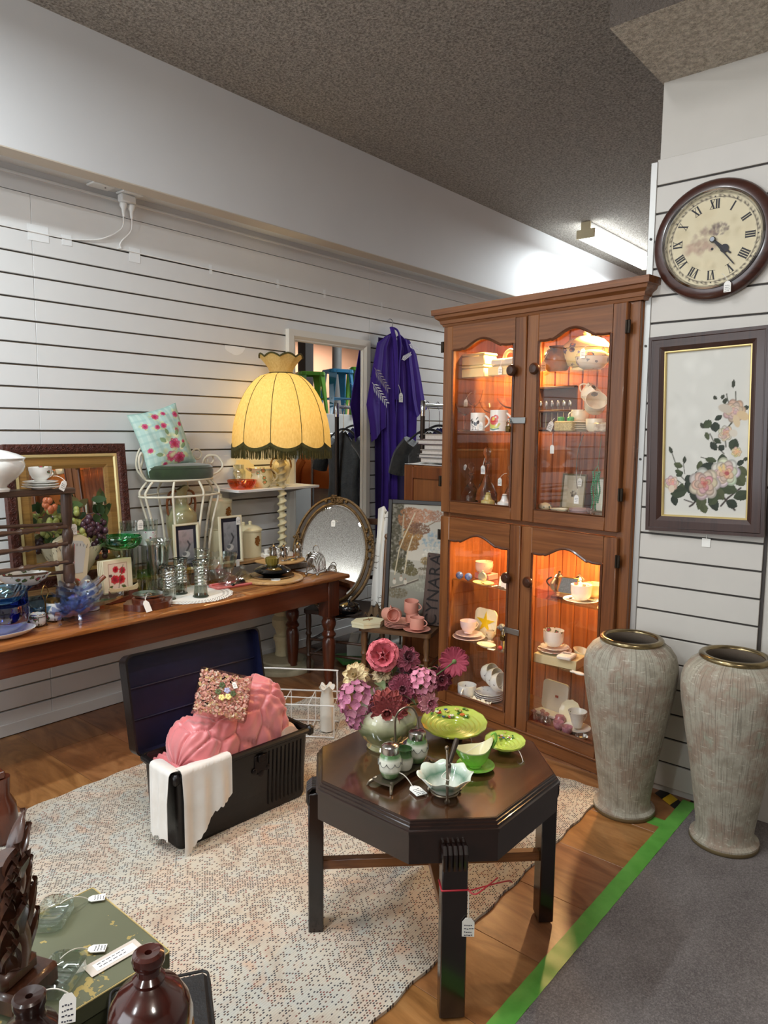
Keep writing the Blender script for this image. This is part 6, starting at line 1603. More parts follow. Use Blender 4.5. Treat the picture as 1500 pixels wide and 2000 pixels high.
def pil(front):
    def fn(u, v):
        e = (1 - abs(2 * u - 1) ** 2.6) * (1 - abs(2 * v - 1) ** 2.6)
        pin = .014 * (abs(2 * u - 1) ** 2) * (1 - abs(2 * v - 1) ** 2); pin2 = .014 * (abs(2 * v - 1) ** 2) * (1 - abs(2 * u - 1) ** 2)
        x = (.31 - 2 * pin) * (u - .5); z = (.34 - 2 * pin2) * v + pin2
        y = front * (.058 * max(e, 0) ** .55 + .004 * math.sin(22 * u + 9 * v) * e)
        return (x, y, z)
    return fn
cu_, cc = pic_sheet(cq, 1, 1, pil(-1))
n0 = len(cu_.v)
cu_.sheet(pil(1), 40, 50)
pw_ = T('floral_cushion', 'pale aqua rose print cushion propped on the wire chair', 'cushion', cu_, M_PRINT, (2.262, 3.43, SZ + .545), (-.20, -.24, .05), colors=np.vstack([cc, np.tile(np.array([lin((178, 206, 196))]), (len(cu_.v) - n0, 1))]), ang=70)
P(pw_, 'piping', MB().tube([Vector(pil(1)(u, v)) for u, v in [(k / 20, 0) for k in range(20)] + [(1, k / 20) for k in range(20)] + [(1 - k / 20, 1) for k in range(20)] + [(0, 1 - k / 20) for k in range(20)]], .0035, 6, True), mat('cushion_piping', (170, 200, 190), .7))
# bread board with black disk, back board with silver, toast rack
W_BRD = wood('board_wood', (206, 162, 106), (176, 130, 80), 'x', .7, .45, .1)
T('bread_board', 'round pale wooden bread board near the table end', 'board', MB().lathe([(0, 0), (.165, 0), (.172, .004), (.174, .011), (.168, .018), (.152, .019), (.148, .016), (.144, .019), (0, .019)], 64), W_BRD, (2.665, 3.085, TZ))
T('silver_coaster', 'silver beaded plate beneath the black ceramic dish', 'plate', MB().lathe([(0, 0), (.10, 0), (.122, .006), (.124, .010), (.10, .006), (0, .005)], 56, fn=wavy(28, .018, .004)), M_SILV, (2.668, 3.09, TZ + .0195))
bd = T('black_dish', 'shiny black ceramic lidded dish on the round bread board', 'dish', MB().lathe([(0, 0), (.05, 0), (.098, .020), (.106, .027), (.100, .034), (.06, .052), (.036, .056), (0, .057)], 56), M_BLKC, (2.668, 3.09, TZ + .027))
P(bd, 'amber_candle', MB().lathe([(0, .057), (.030, .057), (.036, .070), (.038, .096), (.032, .102), (.02, .098), (0, .097)], 40, fn=wavy(16, .05, .058)), mat('olive_resin', (120, 104, 40), .3, coat=.3))
tg = T('round_tag', 'small round white tag on the front of the bread board', 'tag', MB().lathe([(0, 0), (.026, 0), (.027, .002), (0, .003)], 24), M_TAG, (2.606, 2.99, TZ + .0195))
T('riser_box', 'small dark box lifting the back wooden board', 'box', MB().box((0, 0, .03), (.13, .05, .058), .003), M_TR, (2.86, 3.295, TZ))
T('serving_board', 'round wooden board at the back carrying silver cruets', 'board', MB().lathe([(0, 0), (.148, 0), (.155, .004), (.155, .010), (.148, .014), (0, .014)], 56), W_BRD, (2.875, 3.265, TZ + .0595))
bz = TZ + .074
for k, (x, y, lab) in enumerate(((2.79, 3.22, 'small silver jug with tall spout on the back serving board'), (2.83, 3.175, 'small silver jug next to the tall spouted one'), (2.965, 3.20, 'silver cruet bottle at the far side of the serving board'))):
    j = T('silver_jug', lab, 'jug', MB().lathe(vessel([(.018, 0), (.02, .004), (.016, .010), (.022, .03), (.024, .045), (.018, .06), (.022, .08)], .0015), 24, fn=lambda a, r, z: (r + (.008 * max(0, math.cos(a)) ** 6 if z > .07 else 0), z)), M_SILV, (x, y, bz), 2.2 + k)
    P(j, 'handle', handle(.02, .02, .075, .02, .002, PI), M_SILV)
    P(j, 'lid', MB().lathe([(.021, .081), (.012, .092), (.004, .096), (.005, .104), (0, .106)], 16), M_SILV)
o = T('tag_holder', 'small silver stand lying between the silver jugs', 'stand', MB().lathe([(0, 0), (.028, 0), (.03, .004), (.02, .01), (0, .012)], 24), M_SILV, (2.89, 3.165, bz))
wt = E('egg_tray', 'white pressed tray of small pots behind the silver jugs', 'tray', (2.90, 3.315, bz), -.3)
P(wt, 'tray', MB().box((0, 0, .014), (.19, .075, .028), .004), C_WHITE)
for k in range(5): P(wt, 'pot', MB().lathe(vessel([(.011, 0), (.015, .012), (.016, .026)], .002), 16, (-.07 + .035 * k, -.006, .028)), C_WHITE)
ts = MB()
tr_ = E('toast_rack', 'silver toast rack with arched dividers at the table end', 'toast rack', (2.945, 3.02, TZ), .45); tr_.scale = (1.2, 1.15, 1.25)
for y in (-.028, .028): P(tr_, 'base_bar', MB().tube([(-.068, y, .02), (.068, y, .02)], .0028, 6), M_SILV)
for k in range(7):
    x = -.06 + .02 * k; h = .085 + .012 * math.cos((k - 3) * .5)
    P(tr_, 'arch', MB().tube(smooth([(x, -.028, .02), (x, -.027, .055), (x, -.012, h), (x, .012, h), (x, .027, .055), (x, .028, .02)], 5), .0024, 6), M_SILV)
P(tr_, 'ring_handle', MB().tube([(0, .016 * math.cos(a), .118 + .018 * math.sin(a)) for a in [2 * PI * k / 20 for k in range(20)]], .0024, 6, True), M_SILV)
for x in (-.06, .06):
    for y in (-.03, .03): P(tr_, 'foot', MB().ball((x, y, .009), .009, 10, 8), M_SILV)
tag(tr_, (.02, -.035, .075), .04, None, (0, 0, 0), 0)
T('marble_tile', 'white marble tile at the table end under the toast rack', 'tile', MB().box((0, 0, .0), (.13, .16, .004), .001), mat('marble', (224, 222, 222), .25, var=(196, 196, 200), vs=9), (3.0, 3.11, TZ + .002), 0)
T('grey_box', 'flat grey patterned box behind the toast rack', 'box', MB().box((0, 0, .014), (.15, .08, .028), .002), mat('grey_box', (150, 142, 134), .6, var=(110, 102, 96), vs=60), (2.985, 3.255, TZ + .004), -.2)
T('clay_bird', 'small terracotta bird figure on the flat grey box', 'figurine', MB().ball((0, 0, .022), (.042, .022, .022), 14, 10).ball((.036, 0, .038), (.018, .015, .015), 12, 8).ball((-.042, 0, .026), (.022, .010, .008), 10, 6).tube([(.050, 0, .038), (.062, 0, .036)], [.005, .001], 6), mat('terracotta', (150, 88, 64), .6), (2.985, 3.255, TZ + .033), .9, ang=70)
# jumble behind blue glass
T('red_ring', 'red enamel ring strainer lying behind the blue dishes', 'strainer', MB().lathe([(.038 + .008 * math.cos(a), .012 + .01 * math.sin(a)) for a in [2 * PI * k / 10 for k in range(11)]], 36), mat('red_enamel', (206, 62, 44), .35), (1.715, 3.27, TZ), 0)
bt_ = T('spice_pot', 'cream painted pot with wooden handle behind the blue dishes', 'pot', MB().lathe([(0, 0), (.035, 0), (.042, .03), (.036, .055), (.02, .065), (.012, .07), (.014, .08), (0, .082)], 28), floral('painted_pot', (232, 222, 190), (170, 60, 50), 50, .3), (1.63, 3.19, TZ + .06))
P(bt_, 'wooden_handle', MB().tube([(.03, 0, .045), (.085, 0, .085)], [.009, .011], 10), wood('pot_handle', (130, 70, 42), (96, 46, 28), 'x', 1, .4, .2))
T('pot_stand', 'low white stand lifting the cream painted pot', 'stand', MB().lathe([(0, 0), (.05, 0), (.05, .058), (0, .058)], 24), C_WHITE, (1.63, 3.19, TZ + .001))
# pressed fruit in front of the mirror: bunches of grapes with leaves in a bowl ---------------
fb = E('grape_arrangement', 'artificial grape and leaf arrangement in front of the framed mirror', 'arrangement', (1.70, 3.372, SZ))
P(fb, 'bowl', MB().lathe(vessel([(.04, 0), (.035, .03), (.02, .05), (.07, .13), (.10, .20)], .004), 32, fn=lambda a, r, z: (r, z)), C_CREAM)
r_ = random.Random(12)
grape = {}
for (cx, cz, n, rx, rz, c) in ((-.10, .33, 30, .075, .05, (150, 156, 84)), (-.03, .27, 16, .05, .05, (168, 170, 96)), (.04, .28, 34, .07, .06, (74, 46, 58)), (-.09, .20, 18, .06, .035, (62, 38, 46)), (.07, .20, 20, .035, .07, (66, 40, 50)), (-.16, .40, 9, .03, .03, (196, 110, 70))):
    key = c
    m = mat('grape_%d' % c[0], c, .3, coat=.3)
    for k in range(n):
        p = (cx + rx * r_.uniform(-1, 1) * .9, -.02 + r_.uniform(-.035, .0), cz + rz * r_.uniform(-1, 1))
        if key not in grape: grape[key] = P(fb, 'grape', MB().ball((0, 0, 0), (.0145, .0145, .017), 10, 8), m, None, p)
        else: again(grape[key], fb, p)
LF = MB().sheet(lambda u, v: ((2 * v - 1) * .018 * math.sin(PI * min(1, u * .98 + .02)) ** .7, .006 * math.sin(PI * u), .07 * u), 8, 4)
M_LEAFS = [mat('leaf_%d' % i, c, .6) for i, c in enumerate(((74, 96, 50), (96, 88, 52), (54, 78, 44)))]
lfp = [None] * 3
for k in range(42):
    i = k % 3
    if k < 16: b_, ang_, = (.10 + r_.uniform(-.02, .02), 0, .30 + r_.uniform(-.04, .10)), r_.uniform(-1.2, 1.2); i = 2 if k % 2 else 0
    else: b_, ang_ = (r_.uniform(-.13, .12), 0, r_.uniform(.18, .42)), r_.uniform(-2.2, 2.2)
    p = (b_[0], -.03 + r_.uniform(-.02, .02), b_[2]); ro = (r_.uniform(-.5, .5), ang_, r_.uniform(-.6, .6))
    if lfp[i] is None: lfp[i] = P(fb, 'leaf', LF, M_LEAFS[i], None, p, ro)
    else: again(lfp[i], fb, p, ro)
# china on the white shelf under the lamp ------------------------------------------------------
SH = 1.1565
T('orange_bowl', 'orange glass bowl on the white shelf below the lampshade', 'bowl', MB().lathe(vessel([(.05, 0), (.07, .008), (.085, .035), (.09, .055)], .004), 36), G_ORNG, (2.74, 3.44, SH))
T('cruet_bottle', 'clear glass jar behind the orange bowl on the white shelf', 'jar', MB().lathe(vessel([(.035, 0), (.04, .01), (.04, .10), (.03, .115), (.032, .14)], .003), 28), G_CLEAR, (2.79, 3.53, SH))
jf = floral('jug_flowers', (232, 220, 176), (222, 140, 90), 24, .35, leaf=(120, 140, 80))
jg = T('cream_pitcher', 'cream flower moulded pitcher with ruffled lip on the white shelf', 'pitcher', MB().lathe(vessel([(.04, 0), (.045, .008), (.06, .03), (.068, .06), (.06, .09), (.055, .105), (.068, .12)], .004), 36, fn=lambda a, r, z: (r * (1 + .05 * math.cos(6 * a) * (z > .08)) + (.028 * max(0, math.cos(a)) ** 4 if z > .1 else 0), z)), jf, (2.905, 3.455, SH), 2.6)
P(jg, 'handle', handle(.06, .03, .11, .035, .006, PI), C_CREAM)
T('cream_dish', 'cream shell dish leaning at the back of the white shelf', 'dish', MB().lathe([(0, 0), (.05, .002), (.085, .012), (.088, .014), (.05, .006), (0, .004)], 36, fn=wavy(12, .06, .005)), C_CREAM, (2.86, 3.575, SH + .085), (1.3, 0, 0))
vv = T('angel_vase', 'cream two handled ornament vase behind the lamp pole on the shelf', 'vase', MB().lathe(vessel([(.03, 0), (.034, .008), (.022, .02), (.05, .06), (.062, .11), (.05, .145), (.03, .165), (.045, .19)], .003), 32), mat('ivory_china', (236, 226, 190), .3, coat=.3), (3.08, 3.475, SH))
for a in (0, PI): P(vv, 'handle', MB().tube(smooth([(.03 * math.cos(a), 0, .175), (.07 * math.cos(a), 0, .17), (.085 * math.cos(a), 0, .12), (.055 * math.cos(a), 0, .08)], 6), .006, 7), mat('bronze_trim', (140, 104, 62), .35, .4))
T('cream_jug', 'small ivory jug beside the two handled ornament vase', 'jug', MB().lathe(vessel([(.025, 0), (.038, .02), (.042, .05), (.028, .085), (.034, .11)], .003), 28), MATS['ivory_china'], (3.0, 3.53, SH))
tag(jg, (-.02, -.085, .012), .04, None, (0, 0, 0), 0, True)
# goods on the two chairs -----------------------------------------------------------------------
cz1, cz2 = .4115, .4095
T('black_tray', 'oval black lacquer tray on the oval mirror chair seat', 'tray', MB().lathe([(0, 0), (.10, 0), (.13, .012), (.132, .015), (.10, .004), (0, .003)], 44), M_BLKC, (3.075, 2.945, cz1))
bp = T('black_pot', 'black lidded pot on the tray in front of the oval mirror', 'pot', MB().lathe([(0, 0), (.045, 0), (.062, .015), (.066, .035), (.06, .048), (.062, .052), (.03, .064), (.008, .068), (.010, .078), (0, .08)], 40), M_BLKC, (3.09, 2.89, cz1 + .0155))
tag(bp, (.012, -.01, .10), .03, None, (.7, 0, 0), 0)
T('silver_bowl', 'small silver bowl on the tray behind the table leg', 'bowl', MB().lathe(vessel([(.02, 0), (.04, .015), (.045, .03)], .002), 28), M_SILV, (3.02, 3.03, cz1 + .016))
hx = E('hexagonal_box', 'cream hexagonal padded box on the corner of the chair seat', 'box', (3.0, 2.655, cz2), -.5)
P(hx, 'body', MB().prism([(.085 * math.cos(a) * 1.15, .07 * math.sin(a)) for a in [PI / 3 * k for k in range(6)]], 0, .02), mat('cream_fabric', (220, 214, 180), .7), ang=20)
P(hx, 'lid', MB().prism([(.088 * math.cos(a) * 1.15, .073 * math.sin(a)) for a in [PI / 3 * k for k in range(6)]], .02, .032), MATS['cream_fabric'], ang=20)
P(hx, 'bow', MB().tube([(-.03, 0, .035), (.03, .01, .035)], .003, 6).tube([(0, -.02, .036), (.01, .025, .036)], .003, 6), mat('bow_brown', (150, 112, 70), .6))
tag(hx, (.11, -.03, .004), .03, None, (0, 0, 0), 0, True)
M_PINK = mat('pink_china', (226, 160, 142), .35, coat=.2)
sx0, sy0 = 3.085, 2.505
for k, lab in enumerate(('lowest pink saucer under the heap of pink cups', 'second pink saucer under the heap of pink cups', 'third pink saucer under the heap of pink cups', 'topmost pink saucer of the heap of pink cups')):
    saucer(lab, (sx0, sy0, cz2 + .008 * k), .078, M_PINK, 'stacked pink saucers')
zc = cz2 + .042
cup('pink cup lying on its side toward the hexagonal box', (sx0 - .045, sy0 + .05, zc + .036), .036, .062, M_PINK, 2, 0, 'pink_cup', 'pink cups', (1.35, 0, -.2))
cup('pink cup lying with its mouth facing outward on the saucer heap', (sx0 - .030, sy0 - .002, zc + .040), .038, .062, M_PINK, 2, 2.2, 'pink_cup', 'pink cups', (1.45, .2, -1.05))
cup('lower pink cup of the upright pair at the back', (sx0 + .07, sy0 - .045, cz2 + .0175), .037, .064, M_PINK, 2, -1.35, 'pink_cup', 'pink cups')
saucer('pink saucer beneath the upright pair of pink cups', (sx0 + .07, sy0 - .045, cz2), .07, M_PINK, 'stacked pink saucers')
cup('upper pink cup tilted on top of the upright pair', (sx0 + .068, sy0 - .038, cz2 + .084), .041, .066, M_PINK, 2, -1.35, 'pink_cup', 'pink cups', (0.10, -.10, .1))
saucer('single pink saucer nearest the CYNARA board', (3.09, 2.375, cz2), .076, M_PINK)
cup('single pink cup on its saucer nearest the CYNARA board', (3.09, 2.375, cz2 + .0175), .040, .062, M_PINK, 2, -1.3, 'pink_cup', 'pink cups')
tag(bpy.data.objects['hexagonal_box'], (.10, -.06, .004), .028, None, (0, 0, 0), 0, True)
T('crumpled_bag', 'crumpled brown paper bag wedged between the two chairs', 'bag', MB().sheet(lambda u, v: (-.06 + .12 * u, -.05 + .1 * v, .05 * math.sin(PI * u) * math.sin(PI * v) + .012 * math.sin(19 * u + 7 * v) + .012), 20, 20, .003), mat('bag_brown', (92, 72, 50), .8), (3.19, 2.76, cz2 + .004), -1.2, ang=25)
# wire bottle rack on the floor beside the trunk ---------------------------------------------------
M_WW = mat('white_wire', (224, 222, 218), .4)
wk = E('wire_rack', 'white wire divided rack on the floor beside the trunk', 'rack', (2.40, 2.58, .0115), -.95)
wA, wB, wH = .19, .10, .165
for z in (.006, wH): P(wk, 'wire_frame', MB().tube([(-wA, -wB, z), (wA, -wB, z), (wA, wB, z), (-wA, wB, z)], .004, 6, True), M_WW)
for x in (-wA, -wA / 3, wA / 3, wA):
    for y in (-wB, wB): P(wk, 'upright_wire', MB().tube([(x, y, .006), (x, y, wH)], .003, 6), M_WW)
for x in (-wA / 3, wA / 3): P(wk, 'divider_wire', MB().tube([(x, -wB, wH), (x, wB, wH)], .003, 6).tube([(x, -wB, .01), (x, wB, .01)], .003, 6), M_WW)
P(wk, 'divider_wire', MB().tube([(-wA, 0, wH), (wA, 0, wH)], .003, 6), M_WW)
P(wk, 'carry_handle', MB().tube(smooth([(-wA, 0, wH), (-wA, 0, wH + .13), (-wA + .015, 0, wH + .145), (0, 0, wH + .145), (wA - .015, 0, wH + .145), (wA, 0, wH + .13), (wA, 0, wH)], 4), .004, 6), M_WW)
T('wrapped_bottle', 'bottle wrapped in white tissue standing in the wire rack', 'bottle', MB().lathe([(0, 0), (.034, 0), (.036, .03), (.033, .16), (.026, .20), (.04, .225), (.03, .228), (0, .21)], 28, fn=lambda a, r, z: (r * (1 + .07 * math.sin(7 * a + 20 * z)), z + .01 * math.sin(5 * a) * (z > .21))), mat('tissue', (222, 216, 204), .85), (2.475, 2.46, .018), ang=60)
T('wrapped_bottle', 'clear film wrapped bottle at the trunk end of the wire rack', 'bottle', MB().lathe([(0, 0), (.034, 0), (.035, .14), (.02, .19), (.016, .24), (0, .242)], 24, fn=lambda a, r, z: (r * (1 + .05 * math.sin(5 * a + 25 * z)), z)), clear_glass('film', (230, 230, 230), 1.45, .05, .05), (2.30, 2.66, .018), ang=60)

# ================================================================ INSIDE THE DISPLAY CABINET
def CT(name, lab, cat, mb, m, s, d, z, rz=0.0, group=None, rot=None, **k):
    return T(name, lab, cat, mb, m, Cb(s, d, z), rot if rot is not None else CR + rz, group, **k)
Z1, Z2, Z3, Z4, Z5, Z6 = 1.7865, 1.5125, 1.1335, .7265, .4065, .0955
# top shelf
M_CRB = mat('cream_bakelite', (232, 210, 150), .35, coat=.3)
for k, lab in enumerate(('lower cream lidded box on the cabinet top shelf', 'upper cream lidded box stacked on the cabinet top shelf')):
    b_ = CT('cream_box', lab, 'box', MB().box((0, 0, .024), (.165, .10, .048), .005), M_CRB, .055, .15, Z1 + .0625 * k)
    P(b_, 'lid', MB().box((0, 0, .055), (.170, .105, .013), .004), M_CRB)
bd_ = CT('butter_dish', 'cream covered butter dish with loop handle on the cabinet top shelf', 'dish', MB().box((0, 0, .024), (.20, .11, .048), .006), M_CRB, .262, .15, Z1)
P(bd_, 'cover', MB().box((0, 0, .068), (.18, .095, .038), .01), mat('cover_grey', (206, 196, 178), .3, coat=.3))
P(bd_, 'loop_handle', MB().tube([(.036 * math.cos(a), 0, .085 + .042 * math.sin(a)) for a in [PI * k / 14 for k in range(15)]], .010, 8), M_CRB)
tag(bd_, (-.01, -.062, .045), .04, (.0, -.04, .10))
av = CT('round_vase', 'amber and dark mottled round vase on the cabinet top shelf', 'vase', MB().lathe(vessel([(.035, 0), (.05, .012), (.066, .05), (.067, .07), (.055, .10), (.042, .112), (.046, .122)], .004), 40), mat('mottled_glaze', (52, 50, 40), .12, var=(178, 112, 48), vs=9, coat=.8), .552, .14, Z1)
tag(av, (-.03, -.068, .05), .045, (.0, -.05, .10))
F_RET = floral('retro_china', (236, 214, 150), (214, 130, 60), 22, .42, leaf=(104, 92, 110))
tn = CT('retro_tureen', 'large cream casserole with retro flower pattern at the cabinet top', 'tureen', MB().lathe(vessel([(.06, 0), (.085, .01), (.105, .04), (.11, .075), (.105, .085)], .004), 44), F_RET, .668, .20, Z1 + .02)
P(tn, 'lid', MB().lathe([(.112, .086), (.108, .10), (.08, .128), (.04, .142), (0, .146), (0, .09)], 44), F_RET)
P(tn, 'knob', MB().lathe([(0, .144), (.014, .146), (.02, .158), (.016, .168), (0, .17)], 20), M_CRB)
CT('ring_stand', 'low cream ring under the retro casserole', 'stand', MB().lathe([(0, 0), (.07, 0), (.065, .019), (0, .019)], 28), M_CRB, .668, .20, Z1)
b2 = CT('lidded_bowl', 'grey blue patterned lidded bowl before the retro casserole', 'bowl', MB().lathe(vessel([(.035, 0), (.055, .010), (.07, .03), (.074, .055)], .004), 36), floral('lid_bowl', (214, 206, 190), (110, 116, 140), 34, .36, leaf=(130, 130, 130)), .765, .10, Z1)
P(b2, 'lid', MB().lathe([(.076, .056), (.07, .068), (.04, .084), (0, .09), (0, .058)], 36), F_RET)
tag(b2, (.0, -.078, .085), .04, (.02, -.06, .10))
jg2 = CT('tall_jug', 'tall cream jug in the lit corner of the cabinet top shelf', 'jug', MB().lathe(vessel([(.03, 0), (.036, .02), (.044, .06), (.04, .11), (.028, .14), (.034, .165)], .003), 32, fn=lambda a, r, z: (r + (.016 * max(0, math.cos(a)) ** 5 if z > .15 else 0), z)), M_CRB, .862, .16, Z1, 2.6)
P(jg2, 'handle', handle(.036, .05, .15, .035, .005, PI), M_CRB)
CT('small_figure', 'small pale gilt ornament beside the tall cream jug', 'ornament', MB().lathe([(0, 0), (.018, 0), (.02, .01), (.010, .03), (.016, .06), (.008, .08), (.011, .09), (0, .10)], 20), C_CREAM, .905, .10, Z1)
# second shelf
def goblet(R, H, bowl, m, lab, s, d, z, name='wine_glass', cat='glass'):
    zb = H * (1 - bowl)
    pr = [(0, 0), (R * .62, 0), (R * .6, .003), (R * .12, .010), (R * .09, zb * .5), (R * .14, zb * .55), (R * .09, zb * .6), (R * .12, zb), (R * .55, zb + (H - zb) * .22), (R * .8, zb + (H - zb) * .55), (R, H), (R * .975, H), (R * .77, zb + (H - zb) * .56), (R * .5, zb + (H - zb) * .25), (0, zb + .006)]
    return CT(name, lab, cat, MB().lathe(pr, 30), m, s, d, z)
G_ETCH = mat('etched_glass', (250, 246, 240), .08, trans=1.0, ior=1.35)
g = goblet(.048, .215, .42, G_ETCH, 'tallest etched wine glass at the hinge side of the mug shelf', .03, .15, Z2)
tag(g, (-.03, -.03, .165), .04, (.0, -.02, .20))
goblet(.055, .145, .45, G_ETCH, 'short etched goblet in front of the tallest wine glass', .035, .075, Z2)
goblet(.065, .15, .40, G_ETCH, 'wide etched goblet behind the bird mug', .10, .21, Z2)
goblet(.088, .165, .34, G_ETCH, 'broad cut glass comport behind the parrot mug', .255, .20, Z2, 'glass_comport', 'comport')
def mug_cv(kind):
    c = Canvas(90, 60, (236, 234, 228))
    if kind == 0:
        K = (48, 50, 58); c.leaf(.42, .42, .16, .05, .9, K); c.leaf(.56, .50, .17, .055, 1.2, (70, 76, 84)); c.leaf(.70, .42, .16, .05, 1.9, K); c.line([(.34, .46), (.42, .40), (.46, .36)], .02, K); c.line([(.32, .55), (.38, .42)], .012, K); c.line([(.62, .36), (.67, .26)], .016, K)
        c.line([(.40, .55), (.46, .70), (.56, .78)], .010, K); c.line([(.50, .78), (.50, .92), (.46, .94)], .010, K); c.line([(.60, .78), (.60, .92), (.64, .94)], .010, K); c.line([(.42, .95), (.7, .95)], .008, K)
    else:
        c.ell(.44, .66, .16, .13, (206, 200, 70), -.3, .08); c.ell(.5, .50, .15, .14, (206, 52, 38), .5, .08); c.ell(.58, .36, .08, .09, (206, 52, 38), 0, .08); c.ell(.50, .42, .05, .06, (224, 206, 84), .4, .1); c.ell(.57, .34, .03, .03, (240, 236, 226)); c.ell(.575, .34, .012, .012, (30, 30, 30))
        c.ell(.46, .44, .025, .045, (234, 210, 70), .4, .1); c.line([(.32, .70), (.42, .84), (.62, .82), (.68, .66)], .03, (206, 206, 84)); c.line([(.30, .86), (.50, .93), (.66, .88)], .02, (84, 130, 110)); c.ell(.38, .5, .06, .1, (214, 60, 40), .9, .1)
    return c
def mug(lab, s, kind, R, H, ha):
    m_, cc = pic_sheet(mug_cv(kind), 1, 1, lambda u, v: (R * math.sin((u - .5) * 2 * PI * .62) , -R * math.cos((u - .5) * 2 * PI * .62), H * v))
    mg = CT('picture_mug', lab, 'mug', MB().lathe([(0, .002), (R * .94, .0), (R * .985, .004), (R * .985, H), (R * .93, H), (R * .9, .008), (0, .008)], 40), C_WHITE, s, .085, Z2)
    P(mg, 'printed_band', m_, M_PRINTG, None, (0, 0, 0), (0, 0, 0), colors=cc)
    P(mg, 'handle', handle(R * .96, H * .2, H * .85, R * .62, .0055, ha), C_WHITE)
    return mg
m1 = mug('white mug with grey bird picture on the cabinet shelf', .118, 0, .039, .092, .3)
tag(m1, (.058, -.045, .045), .04, (.05, -.02, .07))
mug('white mug with red and yellow parrot picture on the cabinet shelf', .256, 1, .045, .103, .12)
# spoon case and cups
sc_ = E('spoon_case', 'dark open case of silver spoons standing on the mug shelf', 'case', Cb(.47, .26, Z2), CR)
P(sc_, 'case_back', MB().box((0, .012, .11), (.22, .012, .22), .003), mat('case_dark', (88, 50, 32), .5))
for z in (.012, .10, .215): P(sc_, 'case_ledge', MB().box((0, 0, z), (.22, .03, .012), .002), MATS['case_dark'])
sp0 = None
for k in range(6):
    if sp0 is None:
        sp0 = P(sc_, 'spoon', MB().ball((0, -.012, .135), (.010, .004, .016), 10, 8).tube([(0, -.010, .02), (0, -.010, .07), (0, -.011, .122)], [.004, .0022, .0025], 6), M_SILV, None, (-.085 + .034 * k, 0, 0))
    else: again(sp0, sc_, (-.085 + .034 * k, 0, 0))
sl = E('salt_pepper_set', 'woven cream salt and pepper holder with green caps', 'shaker set', Cb(.640, .095, Z2), CR)
P(sl, 'woven_holder', MB().box((0, 0, .024), (.098, .046, .047), .005), mat('woven_cream', (214, 190, 130), .6, var=(170, 144, 92), vs=140, bump=(160, .8, .004)))
for x in (-.025, .026): P(sl, 'green_cap', MB().lathe([(0, .048), (.016, .048), (.016, .062), (.012, .067), (0, .068)], 20, (x, 0, 0)), mat('cap_green', (60, 150, 60), .3))
tag(sl, (-.055, -.028, .045), .045, (-.05, -.015, .06), (0, .4, 0))
F_BRN = floral('leafy_china', (232, 216, 186), (120, 92, 70), 24, .38, leaf=(110, 96, 84))
cup('upright leaf patterned cup at the bottom of the cabinet cup heap', Cb(.672, .16, Z2 + .042), .042, .058, F_BRN, 1, 2.6)
cup('leaf patterned cup tipped sideways at the heap top', Cb(.690, .17, Z2 + .145), .044, .07, F_BRN, 1, 3.6, 'teacup', None, (.0, .75, CR + .25))
cup('leaf patterned cup lying with its mouth facing the glass', Cb(.765, .125, Z2 + .10), .048, .072, F_BRN, 1, 2.9, 'teacup', None, (.95, .35, CR + .5))
cup('leaf patterned cup half hidden behind the door edge', Cb(.865, .16, Z2 + .075), .042, .066, F_BRN, 1, 2.9, 'teacup', None, (.2, .75, CR + .2))
for k in range(4): saucer(('lowest leaf patterned saucer beneath the cup heap', 'second leaf patterned saucer beneath the cup heap', 'third leaf patterned saucer beneath the cup heap', 'topmost leaf patterned saucer beneath the cup heap')[k], Cb(.685, .155, Z2 + .0105 * k), .062, F_BRN, 'leaf saucers', CR, .012)
CT('sugar_bowl', 'leaf patterned sugar bowl below the facing cup', 'bowl', MB().lathe(vessel([(.03, 0), (.04, .01), (.044, .04), (.044, .058)], .003), 32), F_BRN, .775, .13, Z2)
CT('toast_dish', 'fluted brown and cream rectangular dish on the mug shelf', 'dish', MB().box((0, 0, .02), (.105, .06, .04), .005), mat('fluted_dish', (206, 188, 160), .3, var=(160, 130, 104), vs=60), .862, .085, Z2)
# third level, floor of the upper half
G_DEC = mat('decanter_glass', (250, 246, 242), .03, trans=1.0, ior=1.4)
def decanter(lab, s, d, R, H, z=Z3):
    dd = CT('decanter', lab, 'decanter', MB().lathe([(0, 0), (R * .9, 0), (R, .008), (R * .96, H * .18), (R * .6, H * .34), (R * .24, H * .48), (R * .2, H * .66), (R * .34, H * .70), (R * .3, H * .71), (R * .16, H * .68), (0, H * .5)], 32, fn=cutfn(8, .03)), G_DEC, s, d, z)
    P(dd, 'stopper', MB().lathe([(0, H * .67), (R * .2, H * .70), (R * .22, H * .74), (R * .14, H * .78), (R * .36, H * .88), (R * .30, H * .96), (0, H)], 24), G_DEC)
    return dd
d1 = decanter('tallest cut glass decanter with ball stopper behind the bells', .112, .17, .058, .30); tag(d1, (.0, -.03, .20), .045, (0, -.015, .24))
d3 = decanter('squat cut glass decanter nearest the cabinet hinge', .012, .16, .055, .215); tag(d3, (-.01, -.03, .20), .03, None, (0, .5, 0))
d4 = decanter('slim glass scent bottle with ball stopper behind the white bell', .268, .17, .036, .215); tag(d4, (-.05, -.02, .14), .04, (-.01, -.015, .165))
for s, lab, m in ((.205, 'olive and cream china bell on the cabinet middle floor', mat('olive_china', (196, 176, 110), .3, coat=.3)), (.312, 'white china bell on the cabinet middle floor', C_WHITE)):
    b_ = CT('china_bell', lab, 'bell', MB().lathe([(.036, 0), (.036, .022), (.034, .026), (.022, .032), (.016, .045), (.013, .058), (0, .060), (0, .05), (.014, .03), (.032, .02), (.033, .0)], 28), m, s, .075, Z3)
    P(b_, 'bell_knob', MB().lathe([(0, .058), (.010, .060), (.013, .064), (.008, .068), (0, .069)], 14), m)
